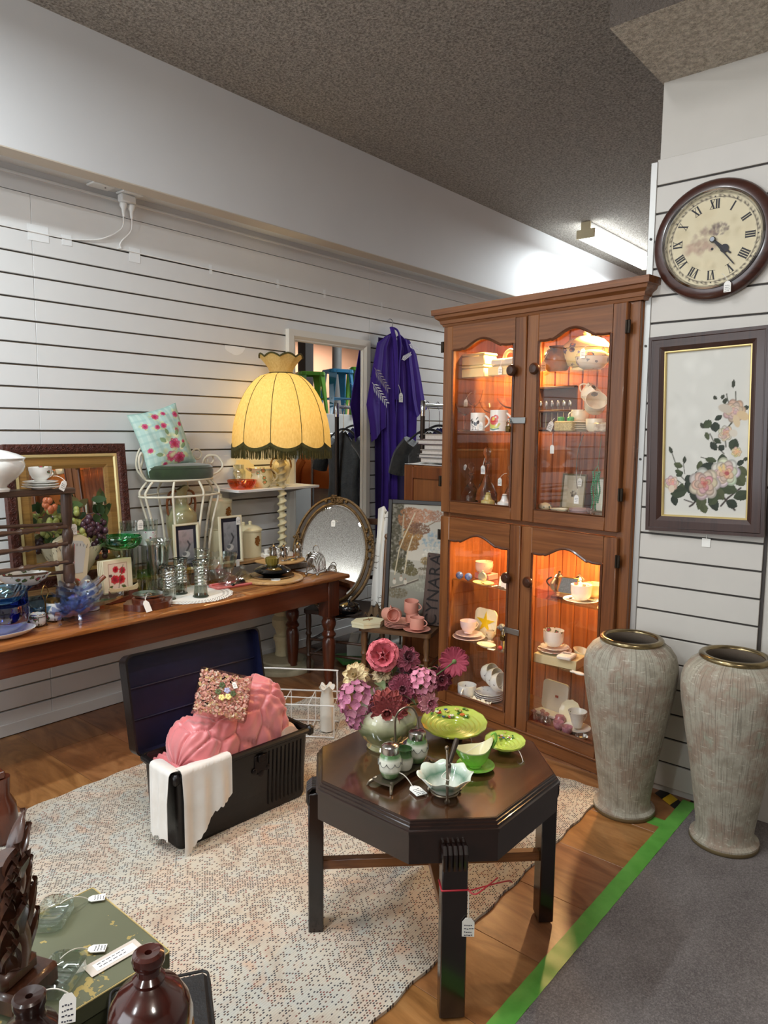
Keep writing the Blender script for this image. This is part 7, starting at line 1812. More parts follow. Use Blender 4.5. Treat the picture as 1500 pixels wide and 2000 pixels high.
for s, d, w_, h_, lab in ((.575, .27, .135, .175, 'small framed sepia print with wide mount in the cabinet'), (.765, .27, .14, .165, 'small framed green tree print behind the green beads')):
    f_ = E('framed_print', lab, 'picture', Cb(s, d, Z3), (-.1, 0, CR))
    P(f_, 'frame', frame2(MB(), w_, h_, .008, .006, -.006), mat('print_frame', (120, 104, 70), .4, .3), ang=20)
    c = Canvas(40, 50, (196, 186, 160)) if s < .6 else Canvas(40, 50, (206, 206, 190))
    if s < .6: c.rect(.22, .16, .78, .84, (206, 196, 172)); c.cloud(.5, .56, .14, .09, (110, 96, 84), 40, .04, .7); c.ell(.45, .62, .06, .05, (84, 74, 66))
    else: c.rect(.24, .1, .8, .9, (214, 220, 206)); c.cloud(.5, .56, .2, .13, (110, 132, 104), 50, .06, .6)
    m_, cc = pic_sheet(c, w_ - .014, h_ - .014); P(f_, 'print', m_, M_PRINTG, None, (0, 0, .007), colors=cc, ang=None)
    if s < .6: tag(f_, (.035, -.01, .155), .04, (.04, -.008, .19))
bdm = MB(); r_ = random.Random(2)
gb = E('bead_necklace', 'green bead necklace hanging in front of the tree print', 'necklace', Cb(.79, .13, 1.33), CR)
n_ = 0; first = None
for st_, (x0, ln) in enumerate(((-.018, .175), (-.008, .14), (.004, .185), (.014, .15))):
    for k in range(int(ln / .0085)):
        p = (x0 + .004 * math.sin(k * .5 + st_), .004 * (st_ % 2), -.0085 * k)
        if first is None: first = P(gb, 'bead', MB().ball((0, 0, 0), .0046, 8, 6), mat('bead_green', (40, 130, 78), .2, coat=.5), None, p)
        else: again(first, gb, p)
P(gb, 'thread_loop', MB().tube([(-.018, 0, 0), (0, .01, .03), (.014, 0, 0)], .002, 5).tube([(0, .01, .03), (.0, .03, .168)], .0008, 4), MATS['bead_green'])
sn = CT('silver_necklace', 'silver chain necklace with tag hanging between the two prints', 'necklace', MB().tube(smooth([(.012, 0, .31), (-.012, 0, .24), (-.02, 0, .16), (-.012, -.006, .10), (-.004, -.008, .06)], 6), .0022, 6), M_SILV, .69, .15, Z3 + .055)
tag(sn, (-.005, -.012, .03), .04, (-.004, -.008, .06))
h_ = CT('hanging_tag', 'white price tag hanging high beside the door stile', 'tag', MB().prism([(-.011, -.04), (.011, -.04), (.011, -.008), (.005, 0), (-.005, 0), (-.011, -.008)], -.0006, .0006, 'y').tube([(0, 0, 0), (.002, 0, .05)], .0008, 4), M_TAG, .595, .06, 1.45, ang=None)
CT('pebble_box', 'small round painted egg box on the cabinet middle floor', 'box', MB().ball((0, 0, .022), (.034, .026, .022), 18, 12), floral('painted_egg', (226, 206, 160), (90, 90, 90), 60, .3), .548, .085, Z3)
CT('shell_dish', 'pale shell dish beside the painted egg box', 'dish', MB().lathe([(0, .004), (.03, .004), (.042, .018), (.044, .02), (.03, .008), (0, .008)], 28, fn=wavy(9, .06, .006)), C_CREAM, .625, .09, Z3)
CT('ring_box', 'grey ring box with pink lid at the foot of the tree print', 'box', MB().lathe([(0, 0), (.045, 0), (.047, .016), (.05, .018), (.05, .026), (0, .030)], 32), mat('ring_box', (170, 140, 136), .5), .715, .125, Z3)
CT('silver_trinket', 'small silver trinket dish in front of the ring box', 'dish', MB().lathe(vessel([(.015, 0), (.026, .01), (.03, .016)], .002), 24), M_SILV, .665, .055, Z3)
CT('bottle_stand', 'small glass stand below the green beads', 'stand', MB().lathe(vessel([(.016, 0), (.02, .004), (.008, .012), (.018, .035)], .002), 20), G_DEC, .80, .075, Z3)
CT('gilt_edge_book', 'narrow gilt edged book standing at the corner of the cabinet', 'book', MB().box((0, 0, .06), (.018, .07, .12), .002), mat('gilt_book', (206, 176, 120), .5), .925, .12, Z3)
# lower half, top shelf
F_PNK = floral('pink_flute', (232, 190, 168), (220, 150, 130), 60, .2)
cup('pale pink swirl teacup on the lower half top shelf', Cb(.11, .17, Z4 + .0335), .047, .062, F_PNK, 1, -.2, fn=lambda a, r, z: (r * (1 + .02 * math.sin(16 * a + 60 * z)), z))
CT('cup_box', 'small pink box raising the swirl teacup', 'box', MB().box((0, 0, .0155), (.10, .08, .031), .003), mat('box_rose', (196, 120, 110), .5), .11, .19, Z4)
for s, d, lab in ((.03, .065, 'blue painted glass ball closest to the cabinet hinge'), (.085, .075, 'blue painted glass ball second from the hinge')):
    CT('blue_globe', lab, 'ornament', MB().ball((0, 0, .0205), .0205, 18, 12), mat('cloisonne', (40, 62, 130), .15, var=(110, 140, 190), vs=60, coat=.6), s, d, Z4)
CT('clock_disc', 'small round pocket watch standing before the swirl cup', 'watch', MB().lathe([(0, -.006), (.026, -.006), (.028, 0), (.026, .006), (0, .006)], 28, (0, 0, .028), axis='y').ball((0, 0, .059), .005, 8, 6), mat('watch_glass', (170, 176, 160), .2, .4), .165, .095, Z4)
yd = CT('pin_dish', 'yellow oval pin dish at the front of the lower top shelf', 'dish', MB().lathe([(0, 0), (.03, 0), (.05, .010), (.052, .013), (.03, .005), (0, .005)], 36, fn=lambda a, r, z: (r * (1 + .15 * math.cos(2 * a)), z)), mat('yellow_china', (232, 206, 130), .2, coat=.4), .205, .055, Z4)
P(yd, 'painted_fern', MB().tube([(-.02, .004, .0066), (.01, -.004, .0066)], .002, 5), mat('fern_brown', (110, 86, 54), .6))
for s, d, rz, lab in ((.30, .10, .3, 'upright white price card behind the cutlery on the lower top shelf'), (.335, .06, -.3, 'folded white paper card by the knob on the lower top shelf')):
    CT('paper_card', lab, 'card', MB().prism([(-.026, 0), (.026, 0), (.02, .05), (-.02, .05)], -.001, .001, 'y'), M_TAG, s, d, Z4, rz, ang=None)
CT('dark_bird', 'small navy china bird behind the paper cards', 'figurine', MB().ball((0, 0, .03), (.035, .02, .022), 14, 10).ball((.03, 0, .055), (.016, .014, .014), 12, 8).tube([(-.03, 0, .03), (-.06, 0, .05)], [.012, .004], 8), mat('navy_china', (26, 30, 56), .15, coat=.6), .30, .17, Z4, ang=70)
tea_m = mat('cutlery_steel', (190, 180, 160), .25, 1.0)
for k in range(3): CT('teaspoon', ('teaspoon lying closest to the glass on the lower shelf', 'teaspoon lying behind the closest one on the lower shelf', 'teaspoon lying furthest back of the three')[k], 'spoon', MB().ball((-.05, 0, .006), (.016, .010, .004), 10, 6).tube([(-.036, 0, .005), (.05, 0, .004)], [.002, .004], 6), tea_m, .325, .035 + .022 * k, Z4, .15 * k)
def silver_pot(lab, s, d):
    p_ = CT('silver_teapot', lab, 'teapot', MB().lathe([(0, 0), (.025, 0), (.03, .006), (.045, .03), (.046, .05), (.03, .07), (.026, .075), (.028, .08), (.018, .092), (.006, .098), (.008, .106), (0, .11)], 32), M_SILV, s, d, Z4)
    P(p_, 'spout', MB().tube(smooth([(.04, 0, .03), (.062, 0, .045), (.07, 0, .075)], 5), [.009 - .0004 * k for k in range(11)], 8), M_SILV)
    P(p_, 'handle', handle(.043, .022, .07, .03, .004, PI), M_BLKC)
silver_pot('silver teapot with dark handle behind the mirrored case', .665, .22); silver_pot('second silver pot partly behind the door stile', .565, .20)
mb_ = E('mirror_compact', 'open mirrored compact case leaning back on the lower top shelf', 'compact', Cb(.640, .14, Z4), CR + .25)
P(mb_, 'base', MB().box((0, -.02, .006), (.10, .075, .012), .002), mat('compact_dark', (60, 44, 40), .3, .3)); 
P(mb_, 'mirror_lid', MB().box((0, 0, .042), (.10, .005, .084), .002), M_BRASS, None, (0, .018, .010), (-.35, 0, 0)); P(mb_, 'mirror_glass', MB().box((0, -.003, .042), (.088, .001, .072)), M_MIR, None, (0, .018, .010), (-.35, 0, 0), ang=None)
CT('perspex_box', 'clear perspex block frame with pink print on the shelf edge', 'box', MB().box((0, 0, .022), (.115, .03, .044), .002), clear_glass('perspex', (240, 214, 210), 1.48, .02, .08), .605, .045, Z4, .1)
cupY = cup('pale yellow teacup behind the white rose cup', Cb(.765, .20, Z4 + .0175), .052, .06, mat('pale_yellow_china', (238, 216, 160), .2, coat=.4), 1, -.15)
saucer('pale yellow saucer under the pale yellow teacup', Cb(.765, .20, Z4), .085, mat('pale_yellow_china', (238, 216, 160), .2), None, CR)
cup('white rose sprig teacup on the lower half top shelf', Cb(.752, .105, Z4 + .0165), .048, .068, F_ROSE, 1, -.15)
saucer('white rose sprig saucer close to the glass', Cb(.752, .105, Z4), .082, C_WHITE, None, CR)
F_PLT = floral('brown_plate', (236, 214, 166), (150, 104, 60), 40, .4, leaf=(150, 110, 70))
for k, (s, d, R) in enumerate(((.905, .22, .075), (.915, .16, .066), (.925, .10, .055))):
    CT('display_plate', ('largest of the three upright patterned plates by the cabinet corner', 'middle of the three upright patterned plates by the cabinet corner', 'smallest of the three upright patterned plates by the cabinet corner')[k], 'plate', saucer_mb(R, .010), F_PLT, s, d, Z4 + R, rot=(PI / 2 - .15, 0, CR - .85))
CT('glass_bottle', 'small glass trinket at the shelf edge before the upright plates', 'ornament', MB().ball((0, 0, .012), (.03, .018, .012), 16, 10), G_DEC, .90, .05, Z4)
# lower half, middle shelf
sq = CT('star_plate', 'square cream plate with a yellow star standing at the back', 'plate', MB().prism([(x, y) for x, y in ((-.05, -.075), (.05, -.075), (.066, -.066), (.075, -.05), (.075, .05), (.066, .066), (.05, .075), (-.05, .075), (-.066, .066), (-.075, .05), (-.075, -.05), (-.066, -.066))], -.004, .004, 'y'), C_CREAM, .105, .20, Z5 + .0755, rot=(-.12, 0, CR), ang=20)
st_ = [((.062 if k % 2 == 0 else .022) * math.cos(k * PI / 5 + .3) * (1.1 if k % 4 == 0 else .95), (.062 if k % 2 == 0 else .022) * math.sin(k * PI / 5 + .3)) for k in range(10)]
P(sq, 'yellow_star', MB().prism(st_, -.0052, -.0042, 'y'), mat('star_yellow', (222, 186, 24), .3), ang=None)
saucer('pale pink saucer at the bottom of the tea trio', Cb(.075, .10, Z5), .088, mat('pale_pink_china', (228, 206, 206), .2, coat=.4), None, CR, .012, 'tea_plate')
saucer('pale pink saucer directly under the rose teacup', Cb(.075, .10, Z5 + .0125), .074, MATS['pale_pink_china'], None, CR, .014)
cup('pale pink rose teacup in front of the star plate', Cb(.07, .10, Z5 + .030), .046, .066, floral('pp_rose', (230, 210, 212), (150, 80, 96), 28, .28), 0, -.3)
CT('egg_cup', 'printed china egg cup beside the star plate', 'cup', MB().lathe(vessel([(.018, 0), (.02, .004), (.010, .014), (.02, .03), (.025, .05), (.024, .062)], .003), 24), floral('egg_print', (206, 186, 160), (150, 60, 50), 60, .35), .198, .13, Z5)
CT('oval_tray', 'small cream oval dish at the front of the middle shelf', 'dish', MB().lathe([(0, 0), (.03, 0), (.044, .010), (.046, .013), (.03, .005), (0, .005)], 36, fn=lambda a, r, z: (r * (1 + .16 * math.cos(2 * a)), z)), floral('oval_print', (236, 226, 196), (150, 130, 90), 60, .2), .235, .055, Z5)
CT('yellow_bottle', 'small yellow patterned bottle near the padlock', 'bottle', MB().lathe([(0, 0), (.018, 0), (.02, .008), (.018, .05), (.022, .055), (.022, .068), (0, .07)], 22), mat('yellow_pattern', (226, 210, 120), .3, var=(200, 170, 70), vs=60), .325, .11, Z5)
CT('red_bauble', 'tiny red bauble below the yellow bottle', 'ornament', MB().ball((0, 0, .012), .012, 14, 10), mat('bauble_red', (160, 36, 30), .2), .322, .06, Z5)
dg = CT('dog_figurine', 'grey spotted china dog lying behind the egg cup', 'figurine', MB().ball((0, 0, .035), (.05, .022, .024), 16, 10).ball((-.045, 0, .068), (.020, .018, .019), 14, 10).ball((-.065, 0, .062), (.012, .010, .009), 10, 8).tube([(-.03, 0, .045), (-.042, 0, .06)], .015, 8).tube([(-.03, -.012, .025), (-.034, -.012, .0)], .008, 8).tube([(.03, -.012, .025), (.03, -.012, .0)], .009, 8).tube([(-.03, .012, .025), (-.034, .012, .0)], .008, 8).tube([(.03, .012, .025), (.03, .012, .0)], .009, 8).tube([(.048, 0, .04), (.075, 0, .05)], [.006, .003], 6), mat('dog_china', (176, 176, 176), .3, var=(84, 88, 96), vs=40, coat=.3), .25, .215, Z5, ang=70)
CT('price_card', 'small white price card at the front of the middle shelf', 'card', MB().box((0, 0, .001), (.036, .02, .0016)), M_TAG, .285, .035, Z5, .2, ang=None)
cbx = CT('cream_gift_box', 'long cream box under the rose cup on the middle shelf', 'box', MB().box((0, 0, .022), (.215, .125, .044), .002), mat('gift_cream', (206, 192, 150), .6), .64, .12, Z5, .18)
saucer('fluted rose side plate on the cream box', Cb(.60, .13, Z5 + .0455), .082, F_ROSE, None, CR, .012, 'tea_plate', wavy(20, .015, .004)); saucer('fluted rose saucer under the rose cup on the cream box', Cb(.60, .13, Z5 + .058), .07, F_ROSE, None, CR, .014)
cup('white rose cup standing on the cream gift box', Cb(.592, .13, Z5 + .0755), .050, .075, F_ROSE, 1, -.2)
hk = CT('folded_handkerchief', 'folded white handkerchief with bow on the end of the cream box', 'handkerchief', MB().box((0, 0, .010), (.07, .085, .020), .006), M_LINEN, .70, .085, Z5 + .0455, .2)
P(hk, 'bow', MB().tube([(-.02, 0, .022), (.02, .004, .022)], .003, 6), M_SILV)
gj = CT('gravy_boat', 'cream sauce boat behind the rose cup', 'jug', MB().lathe(vessel([(.02, 0), (.024, .006), (.034, .03), (.04, .05)], .003), 30, fn=lambda a, r, z: (r * (1 + .35 * math.cos(a) ** 2 * (z > .02)), z + .012 * max(0, -math.cos(a)) * (z > .03))), C_CREAM, .70, .23, Z5)
P(gj, 'handle', handle(.045, .015, .055, .03, .004, 0), C_CREAM)
hc = Canvas(50, 50, (214, 132, 122)); hc.cloud(.6, .32, .22, .12, (150, 150, 110), 40, .06, .5); hc.cloud(.72, .3, .12, .14, (120, 108, 126), 30, .05, .5); hc.ell(.6, .34, .05, .1, (206, 176, 160)); hc.cloud(.5, .72, .35, .15, (226, 110, 122), 40, .1, .5); hc.line([(.56, .5), (.5, .9)], .05, (214, 196, 170))
m_, cc = pic_sheet(hc, .155, .155, lambda u, v: (.155 * (u - .5), -.012 * math.sin(3 * v) - .004 * math.sin(u * 20 + v * 8), .155 * v))
hh_ = CT('printed_handkerchief', 'pink printed lady handkerchief standing behind the urn', 'handkerchief', m_, M_PRINT, .845, .20, Z5, colors=cc, rot=(-.25, .04, CR - .1))
CT('white_gloves', 'small white porcelain hand at the shelf edge by the urn', 'ornament', MB().ball((0, 0, .008), (.03, .014, .008), 14, 8).tube([(-.022, 0, .008), (-.045, -.006, .008)], [.007, .004], 6).tube([(-.022, .006, .008), (-.044, .010, .008)], [.006, .004], 6), C_WHITE, .80, .04, Z5, ang=70)
# lower half, floor
F_TINY = F_BLUE
cup('white sprig teacup standing alone on the cabinet floor', Cb(.105, .06, Z6 + .0005), .050, .072, F_TINY, 1, 3.3)
for k in range(4): saucer(('lowest saucer of the stack on the cabinet floor', 'second saucer of the stack on the cabinet floor', 'third saucer of the stack on the cabinet floor', 'topmost saucer of the stack on the cabinet floor')[k], Cb(.20, .13, Z6 + .0005 + .0105 * k), .075, F_TINY, 'floor saucers', CR, .012)
for k, (s, d) in enumerate(((.115, .19), (.17, .165), (.222, .14))):
    cup(('sprig teacup lying sideways deepest in the nested row', 'sprig teacup lying sideways in the middle of the nested row', 'sprig teacup lying sideways at the mouth of the nested row')[k], Cb(s, d, Z6 + .103 - .006 * k), .050, .066, F_TINY, 1, 1.6, 'teacup', 'nested sprig cups', (.25, 1.15, CR + .25))
CT('lace_napkin', 'crumpled white lace napkin at the front of the cabinet floor', 'napkin', MB().sheet(lambda u, v: (-.06 + .12 * u, -.025 + .05 * v, .012 + .011 * math.sin(13 * u + 4 * v) * math.sin(9 * v + 2)), 26, 14, .003), M_LINEN, .215, .035, Z6 + .004, .05, ang=60)
CT('rolled_cloth', 'rolled grey green cloth leaning by the door stile', 'cloth', MB().tube([(0, 0, .0), (.012, .02, .085)], [.024, .022], 14), mat('cloth_greygreen', (96, 102, 92), .9), .345, .10, Z6 + .004, ang=50)
wl_ = CT('white_case', 'open white lidded case standing on the cabinet floor', 'case', MB().prism([(x, z + .075) for x, z in rrect(.075, .075, .022)], -.006, .006, 'y'), mat('case_white', (214, 208, 198), .5), .545, .225, Z6 + .016, rot=(-.1, 0, CR), ang=20)
P(wl_, 'tray_base', MB().box((0, -.05, -.004), (.14, .08, .016), .004), MATS['case_white']); P(wl_, 'red_crest', MB().box((.012, -.0072, .078), (.018, .001, .012)), mat('crest_red', (150, 50, 40), .5), ang=None)
for k, (s, d) in enumerate(((.535, .07), (.565, .10), (.60, .085))):
    CT('perfume_bottle', ('small cut glass bottle beside the door stile', 'small cut glass bottle deeper behind the front two', 'small cut glass bottle at the end of the glass trio')[k], 'bottle', MB().lathe([(0, 0), (.020, 0), (.022, .02), (.012, .034), (.008, .045), (.014, .055), (0, .066)], 20, fn=cutfn(6, .05)), clear_glass('rosy_glass', (228, 190, 196), 1.5, .02, .12), s, d, Z6)
CT('ring_holder', 'small pink lidded pot among the glass bottles', 'pot', MB().lathe([(0, 0), (.025, 0), (.03, .02), (.02, .035), (0, .04)], 22), mat('mauve_china', (150, 84, 100), .25, coat=.4), .625, .16, Z6)
cup('flared white cup with gilt lines on the cabinet floor', Cb(.735, .14, Z6 + .0175), .045, .078, floral('line_cup', (226, 226, 216), (130, 120, 90), 40, .22), 3, -.3)
saucer('white saucer under the flared gilt cup', Cb(.735, .14, Z6), .065, C_WHITE, None, CR); CT('fan_dish', 'pale fan shaped dish behind the flared gilt cup', 'dish', saucer_mb(.06, .012, wavy(12, .03, .004)), C_CREAM, .66, .2, Z6 + .05, rot=(1.2, 0, CR))
for s, d, lab in ((.675, .075, 'pink lustre tiny cup further from the urn'), (.735, .058, 'pink lustre tiny cup closer to the urn')):
    cup(lab, Cb(s, d, Z6), .026, .042, mat('pink_lustre', (170, 96, 116), .2, coat=.6, var=(206, 150, 160), vs=50), 0, .5, 'tiny_cup')
CT('silver_shell', 'small bright silver shell dish near the urn', 'dish', MB().lathe(vessel([(.012, 0), (.024, .01), (.03, .022)], .002), 22, fn=wavy(9, .08, .004)), M_SILV, .815, .06, Z6)

# ================================================================ ON THE OCTAGONAL TABLE
OT = .5265
t = NT('vase_glaze'); v = t.coord(); sx = t.n('ShaderNodeSeparateXYZ'); t.l(v, sx.inputs[0])
base = t.ramp(t.math('ADD', t.math('MULTIPLY', sx.outputs[2], 6.0), t.math('MULTIPLY', t.math('SUBTRACT', t.noise(v, 9, 2), .5), .7)), [(.10, rgba((150, 146, 104))), (.32, rgba((92, 102, 60))), (.55, rgba((176, 176, 140))), (.80, rgba((206, 202, 180)))])
vo = t.n('ShaderNodeTexVoronoi'); vo.inputs['Scale'].default_value = 11; t.l(v, vo.inputs['Vector'])
dd_ = t.math('ADD', vo.outputs['Distance'], t.math('MULTIPLY', t.math('SUBTRACT', t.noise(v, 60, 2), .5), .6))
c = t.mix(t.math('LESS_THAN', dd_, .36), base, rgba((196, 166, 104))); c = t.mix(t.math('LESS_THAN', dd_, .24), c, rgba((172, 84, 50)))
t.set(Base_Color=c, Roughness=.12, Coat_Weight=.7); M_VAS = t.m
fv = T('flower_vase', 'rounded cream and olive glazed vase with painted sprays on the octagonal table', 'vase', MB().lathe(vessel([(.054, 0), (.058, .006), (.052, .016), (.078, .045), (.097, .08), (.099, .100), (.090, .125), (.064, .145), (.059, .152), (.071, .166)], .004), 48, fn=lambda a, r, z: (r * (1 + .025 * math.cos(8 * a) * (.03 < z < .14)), z)), M_VAS, (1.654, 1.390, OT), .4)
PETAL = {}
def petal_mb(L, W, curl, ruf):
    return MB().sheet(lambda u, v: ((2 * v - 1) * W * math.sin(PI * min(1, .10 + u * .86)) ** .75, L * u, curl * L * u * u + .10 * L * (2 * v - 1) ** 2 + ruf * L * math.sin(v * 17) * u * u), 7, 8)
def flower(lab, pos, R, cols, kind, look, stem_to, leaves=0):
    """pos centre, look = direction the bloom faces"""
    f = E('artificial_flower', lab, 'flower', pos)
    q = Vector(look).normalized().to_track_quat('Z', 'Y').to_matrix()
    M_ = [mat('petal_%d_%d_%d' % c, c, .7, var=tuple(max(0, x - 26) for x in c), vs=40, sheen=.2) for c in cols]
    if kind == 'hydrangea':
        key = ('h', round(R, 3))
        pm = petal_mb(R * .30, R * .16, .25, .05); me = None; r_ = random.Random(int(R * 1e5) + len(lab))
        proto = {}
        for k in range(34):
            z = 1 - 1.35 * (k + .5) / 34; a = k * 2.39996; rr = math.sqrt(max(0, 1 - z * z))
            d_ = q @ Vector((rr * math.cos(a), rr * math.sin(a), z)); cpos = d_ * R * r_.uniform(.72, .95)
            qq = d_.to_track_quat('Z', 'Y').to_matrix()
            for j in range(4):
                i = (k + j // 3) % len(M_)
                ro = (qq @ Matrix.Rotation(j * PI / 2 + k, 3, 'Z') @ Matrix.Rotation(.15, 3, 'X')).to_euler()
                if i not in proto: proto[i] = P(f, 'petal', pm, M_[i], None, cpos, ro, ang=60)
                else: again(proto[i], f, cpos, tuple(ro))
    else:
        rings = {'dahlia': [(8, .18, .42, 1.25), (10, .30, .62, .85), (12, .40, .85, .5), (13, .44, 1.0, .18), (12, .44, 1.05, -.12)], 'carnation': [(6, .2, .5, 1.1), (8, .34, .75, .7), (9, .42, .95, .32), (9, .44, 1.0, .0)], 'open': [(5, .6, .6, 1.1), (6, .95, .95, .5), (7, 1.0, 1.0, .12)]}[kind]
        for ri, (n_, w_, L_, tilt) in enumerate(rings):
            pm = petal_mb(R * L_, R * w_ * .72, -.22 if ri > 1 else .28, .07 if kind != 'dahlia' else .05); pr = None
            for k in range(n_):
                ro = (q @ Matrix.Rotation(2 * PI * k / n_ + ri * .4, 3, 'Z') @ Matrix.Rotation(tilt, 3, 'X')).to_euler()
                off = q @ Vector((0, 0, R * (.12 - .07 * ri)))
                if pr is None: pr = P(f, 'petal', pm, M_[ri % len(M_)], None, off, ro, ang=60)
                else: again(pr, f, off, tuple(ro))
        P(f, 'sepal', MB().lathe([(0, -R * .30), (R * .12, -R * .25), (R * .2, -R * .12), (0, -R * .1)], 10).mark().xf(Matrix.Identity(4)), mat('sepal_green', (96, 116, 62), .7), None, (0, 0, 0), q.to_euler())
    e = Vector(stem_to) - Vector(pos); m_ = e * .5 + Vector((0, 0, -.01)) - q @ Vector((0, 0, .02))
    P(f, 'stem', MB().tube(smooth([q @ Vector((0, 0, -R * .2)), m_, e], 6), .0022, 6), mat('stem_green', (86, 104, 58), .7))
    for k in range(leaves):
        a = random.uniform(0, 6); o_ = m_ * .4 + Vector((.02 * math.cos(a), .02 * math.sin(a), 0))
        P(f, 'leaf', MB().sheet(lambda u, v: ((2 * v - 1) * .017 * math.sin(PI * min(1, .04 + .96 * u)) ** .8, .062 * u, .010 * math.sin(PI * u) - .02 * u * u + .005 * abs(2 * v - 1)), 9, 6, .0006), mat('flower_leaf', (82, 98, 62), .65, var=(110, 116, 78), vs=30), None, o_, (random.uniform(-.4, .5), random.uniform(-.4, .4), a), ang=60)
ST_ = (1.672, 1.405, OT + .12)
TOC = Vector((-.76, -.62, .25))
flower('bright coral pink open bloom at the top of the bouquet', (1.667, 1.413, .811), .052, [(226, 120, 128), (214, 104, 116)], 'open', (-.75, -.6, .35), ST_, 1)
flower('dusky maroon carnation next to the coral pink bloom', (1.722, 1.36, .797), .045, [(142, 66, 82), (118, 52, 68)], 'carnation', (-.5, -.7, .6), ST_, 2)
flower('cream ruffled peony on the trunk side of the bouquet', (1.615, 1.48, .742), .046, [(226, 206, 160), (214, 190, 146)], 'carnation', (-.8, -.3, .5), ST_, 1)
flower('large mauve hydrangea hanging toward the trunk', (1.575, 1.437, .688), .060, [(196, 122, 148), (180, 108, 138), (206, 140, 160)], 'hydrangea', (-.85, -.4, .1), ST_, 0)
flower('rust red dahlia hanging over the vase front', (1.606, 1.342, .668), .062, [(166, 78, 74), (186, 96, 88), (146, 64, 64)], 'dahlia', (-.78, -.62, .05), ST_, 0)
flower('dark mauve dahlia at the centre of the bouquet', (1.67, 1.335, .72), .047, [(140, 60, 80), (158, 78, 96)], 'dahlia', (-.75, -.6, .3), ST_, 1)
flower('light pink hydrangea right of the central dark dahlia', (1.72, 1.30, .738), .046, [(226, 150, 172), (216, 136, 160)], 'hydrangea', (-.7, -.7, .2), ST_, 1)
flower('maroon carnation between pale hydrangea and crimson bloom', (1.79, 1.28, .735), .042, [(136, 54, 74), (156, 72, 88)], 'carnation', (-.6, -.7, .1), ST_, 2)
flower('crimson dahlia turned away showing its sepals beside the cabinet', (1.815, 1.245, .792), .046, [(150, 52, 72), (170, 70, 86)], 'dahlia', (.85, .45, -.25), ST_, 1)
flower('pink striped carnation low at the cabinet side of the vase', (1.715, 1.27, .682), .036, [(216, 150, 158), (190, 110, 126)], 'carnation', (-.4, -.8, .1), ST_, 2)
flower('small mauve hydrangea hanging lowest toward the trunk', (1.572, 1.430, .632), .036, [(190, 116, 146), (204, 136, 162)], 'hydrangea', (-.85, -.4, -.2), ST_, 0)
flower('pale beige bud deep inside the bouquet', (1.668, 1.42, .745), .032, [(206, 186, 150), (190, 166, 134)], 'carnation', (-.6, -.4, .7), ST_, 2)
# green plates -----------------------------------------------------------------------------
t = NT('lime_glaze'); tc = t.n('ShaderNodeTexCoord'); sx = t.n('ShaderNodeSeparateXYZ'); t.l(tc.outputs['Object'], sx.inputs[0])
t.set(Base_Color=t.ramp(t.noise(tc.outputs['Object'], 14, 3), [(.3, rgba((176, 196, 66))), (.7, rgba((204, 216, 104)))]), Roughness=.14, Coat_Weight=.8)
M_LIME = t.m
def ridge_plate(R, H, n=7):
    pr = [(0, .003)]
    for k in range(60):
        q = (k + 1) / 60; pr.append((R * q, .003 + H * q ** 2.4 + .0016 * math.sin(q * n * 2 * PI) * (q < .85)))
    pr += [(R * 1.005, H + .005), (R * .99, H - .001), (R * .6, H * .25 - .002), (R * .45, 0), (0, 0)]
    return MB().lathe(pr, 72, fn=lambda a, r, z: (r * (1 + (.012 * math.cos(14 * a) if r > R * .9 else 0)), z))
def posies(obj, R, H, a0, seed, n=9):
    r_ = random.Random(seed)
    PC = [(226, 206, 120), (196, 70, 48), (220, 120, 60), (60, 84, 150), (240, 232, 210), (200, 90, 120)]
    for k in range(n):
        a = a0 + r_.uniform(-.55, .55); r = R * r_.uniform(.52, .9); z = .003 + H * (r / R) ** 2.4 + .0035
        m_ = MB(); c0 = Vector((r * math.cos(a), r * math.sin(a), z)); s = R * r_.uniform(.05, .075)
        for j in range(5): m_.ball(c0 + Vector((s * .75 * math.cos(j * 1.2566), s * .75 * math.sin(j * 1.2566), 0)), (s * .5, s * .5, s * .26), 8, 5)
        m_.ball(c0 + Vector((0, 0, s * .15)), s * .3, 6, 4)
        P(obj, 'moulded_flower', m_, mat('posy_%d' % (k % 6), PC[k % 6], .25, coat=.5))
    for k in range(n):
        a = a0 + r_.uniform(-.75, .75); r = R * r_.uniform(.45, .92); z = .003 + H * (r / R) ** 2.4 + .003
        P(obj, 'moulded_leaf', MB().sheet(lambda u, v: ((2 * v - 1) * R * .045 * math.sin(PI * min(1, .05 + .93 * u)), R * .17 * u, .002 * math.sin(PI * u)), 6, 4, .001), mat('posy_leaf', (70, 120, 50), .3), None, (r * math.cos(a), r * math.sin(a), z), (0, 0, r_.uniform(0, 6)))
bp_ = T('lime_plate', 'large lime green ridged plate with moulded flowers raised on a small stand', 'plate', ridge_plate(.106, .022), M_LIME, (1.868, 1.279, OT + .021), (.06, -.08, 0))
posies(bp_, .106, .022, .75, 5, 11)
tag(bp_, (-.005, -.075, -.02), .03, (-.002, -.06, .0), (0, 0, -.8), 0)
T('plate_stand', 'small wooden ring stand beneath the large lime plate', 'stand', MB().lathe([(.025, 0), (.032, 0), (.030, .017), (.026, .017), (.025, 0)], 24), W_OD, (1.870, 1.281, OT))
sp2 = T('lime_dish', 'small lime green ridged dish with moulded flowers near the table corner', 'dish', ridge_plate(.062, .016, 5), M_LIME, (1.882, 1.097, OT + .012), (.05, -.06, 0))
posies(sp2, .062, .016, .55, 9, 8)
tag(sp2, (-.035, -.085, -.008), .036, (-.01, -.05, .01), (0, 0, .3), 3, True)
T('dish_foot', 'small green foot under the little lime dish', 'stand', MB().lathe([(0, 0), (.022, 0), (.018, .012), (0, .012)], 20), M_LIME, (1.884, 1.099, OT))
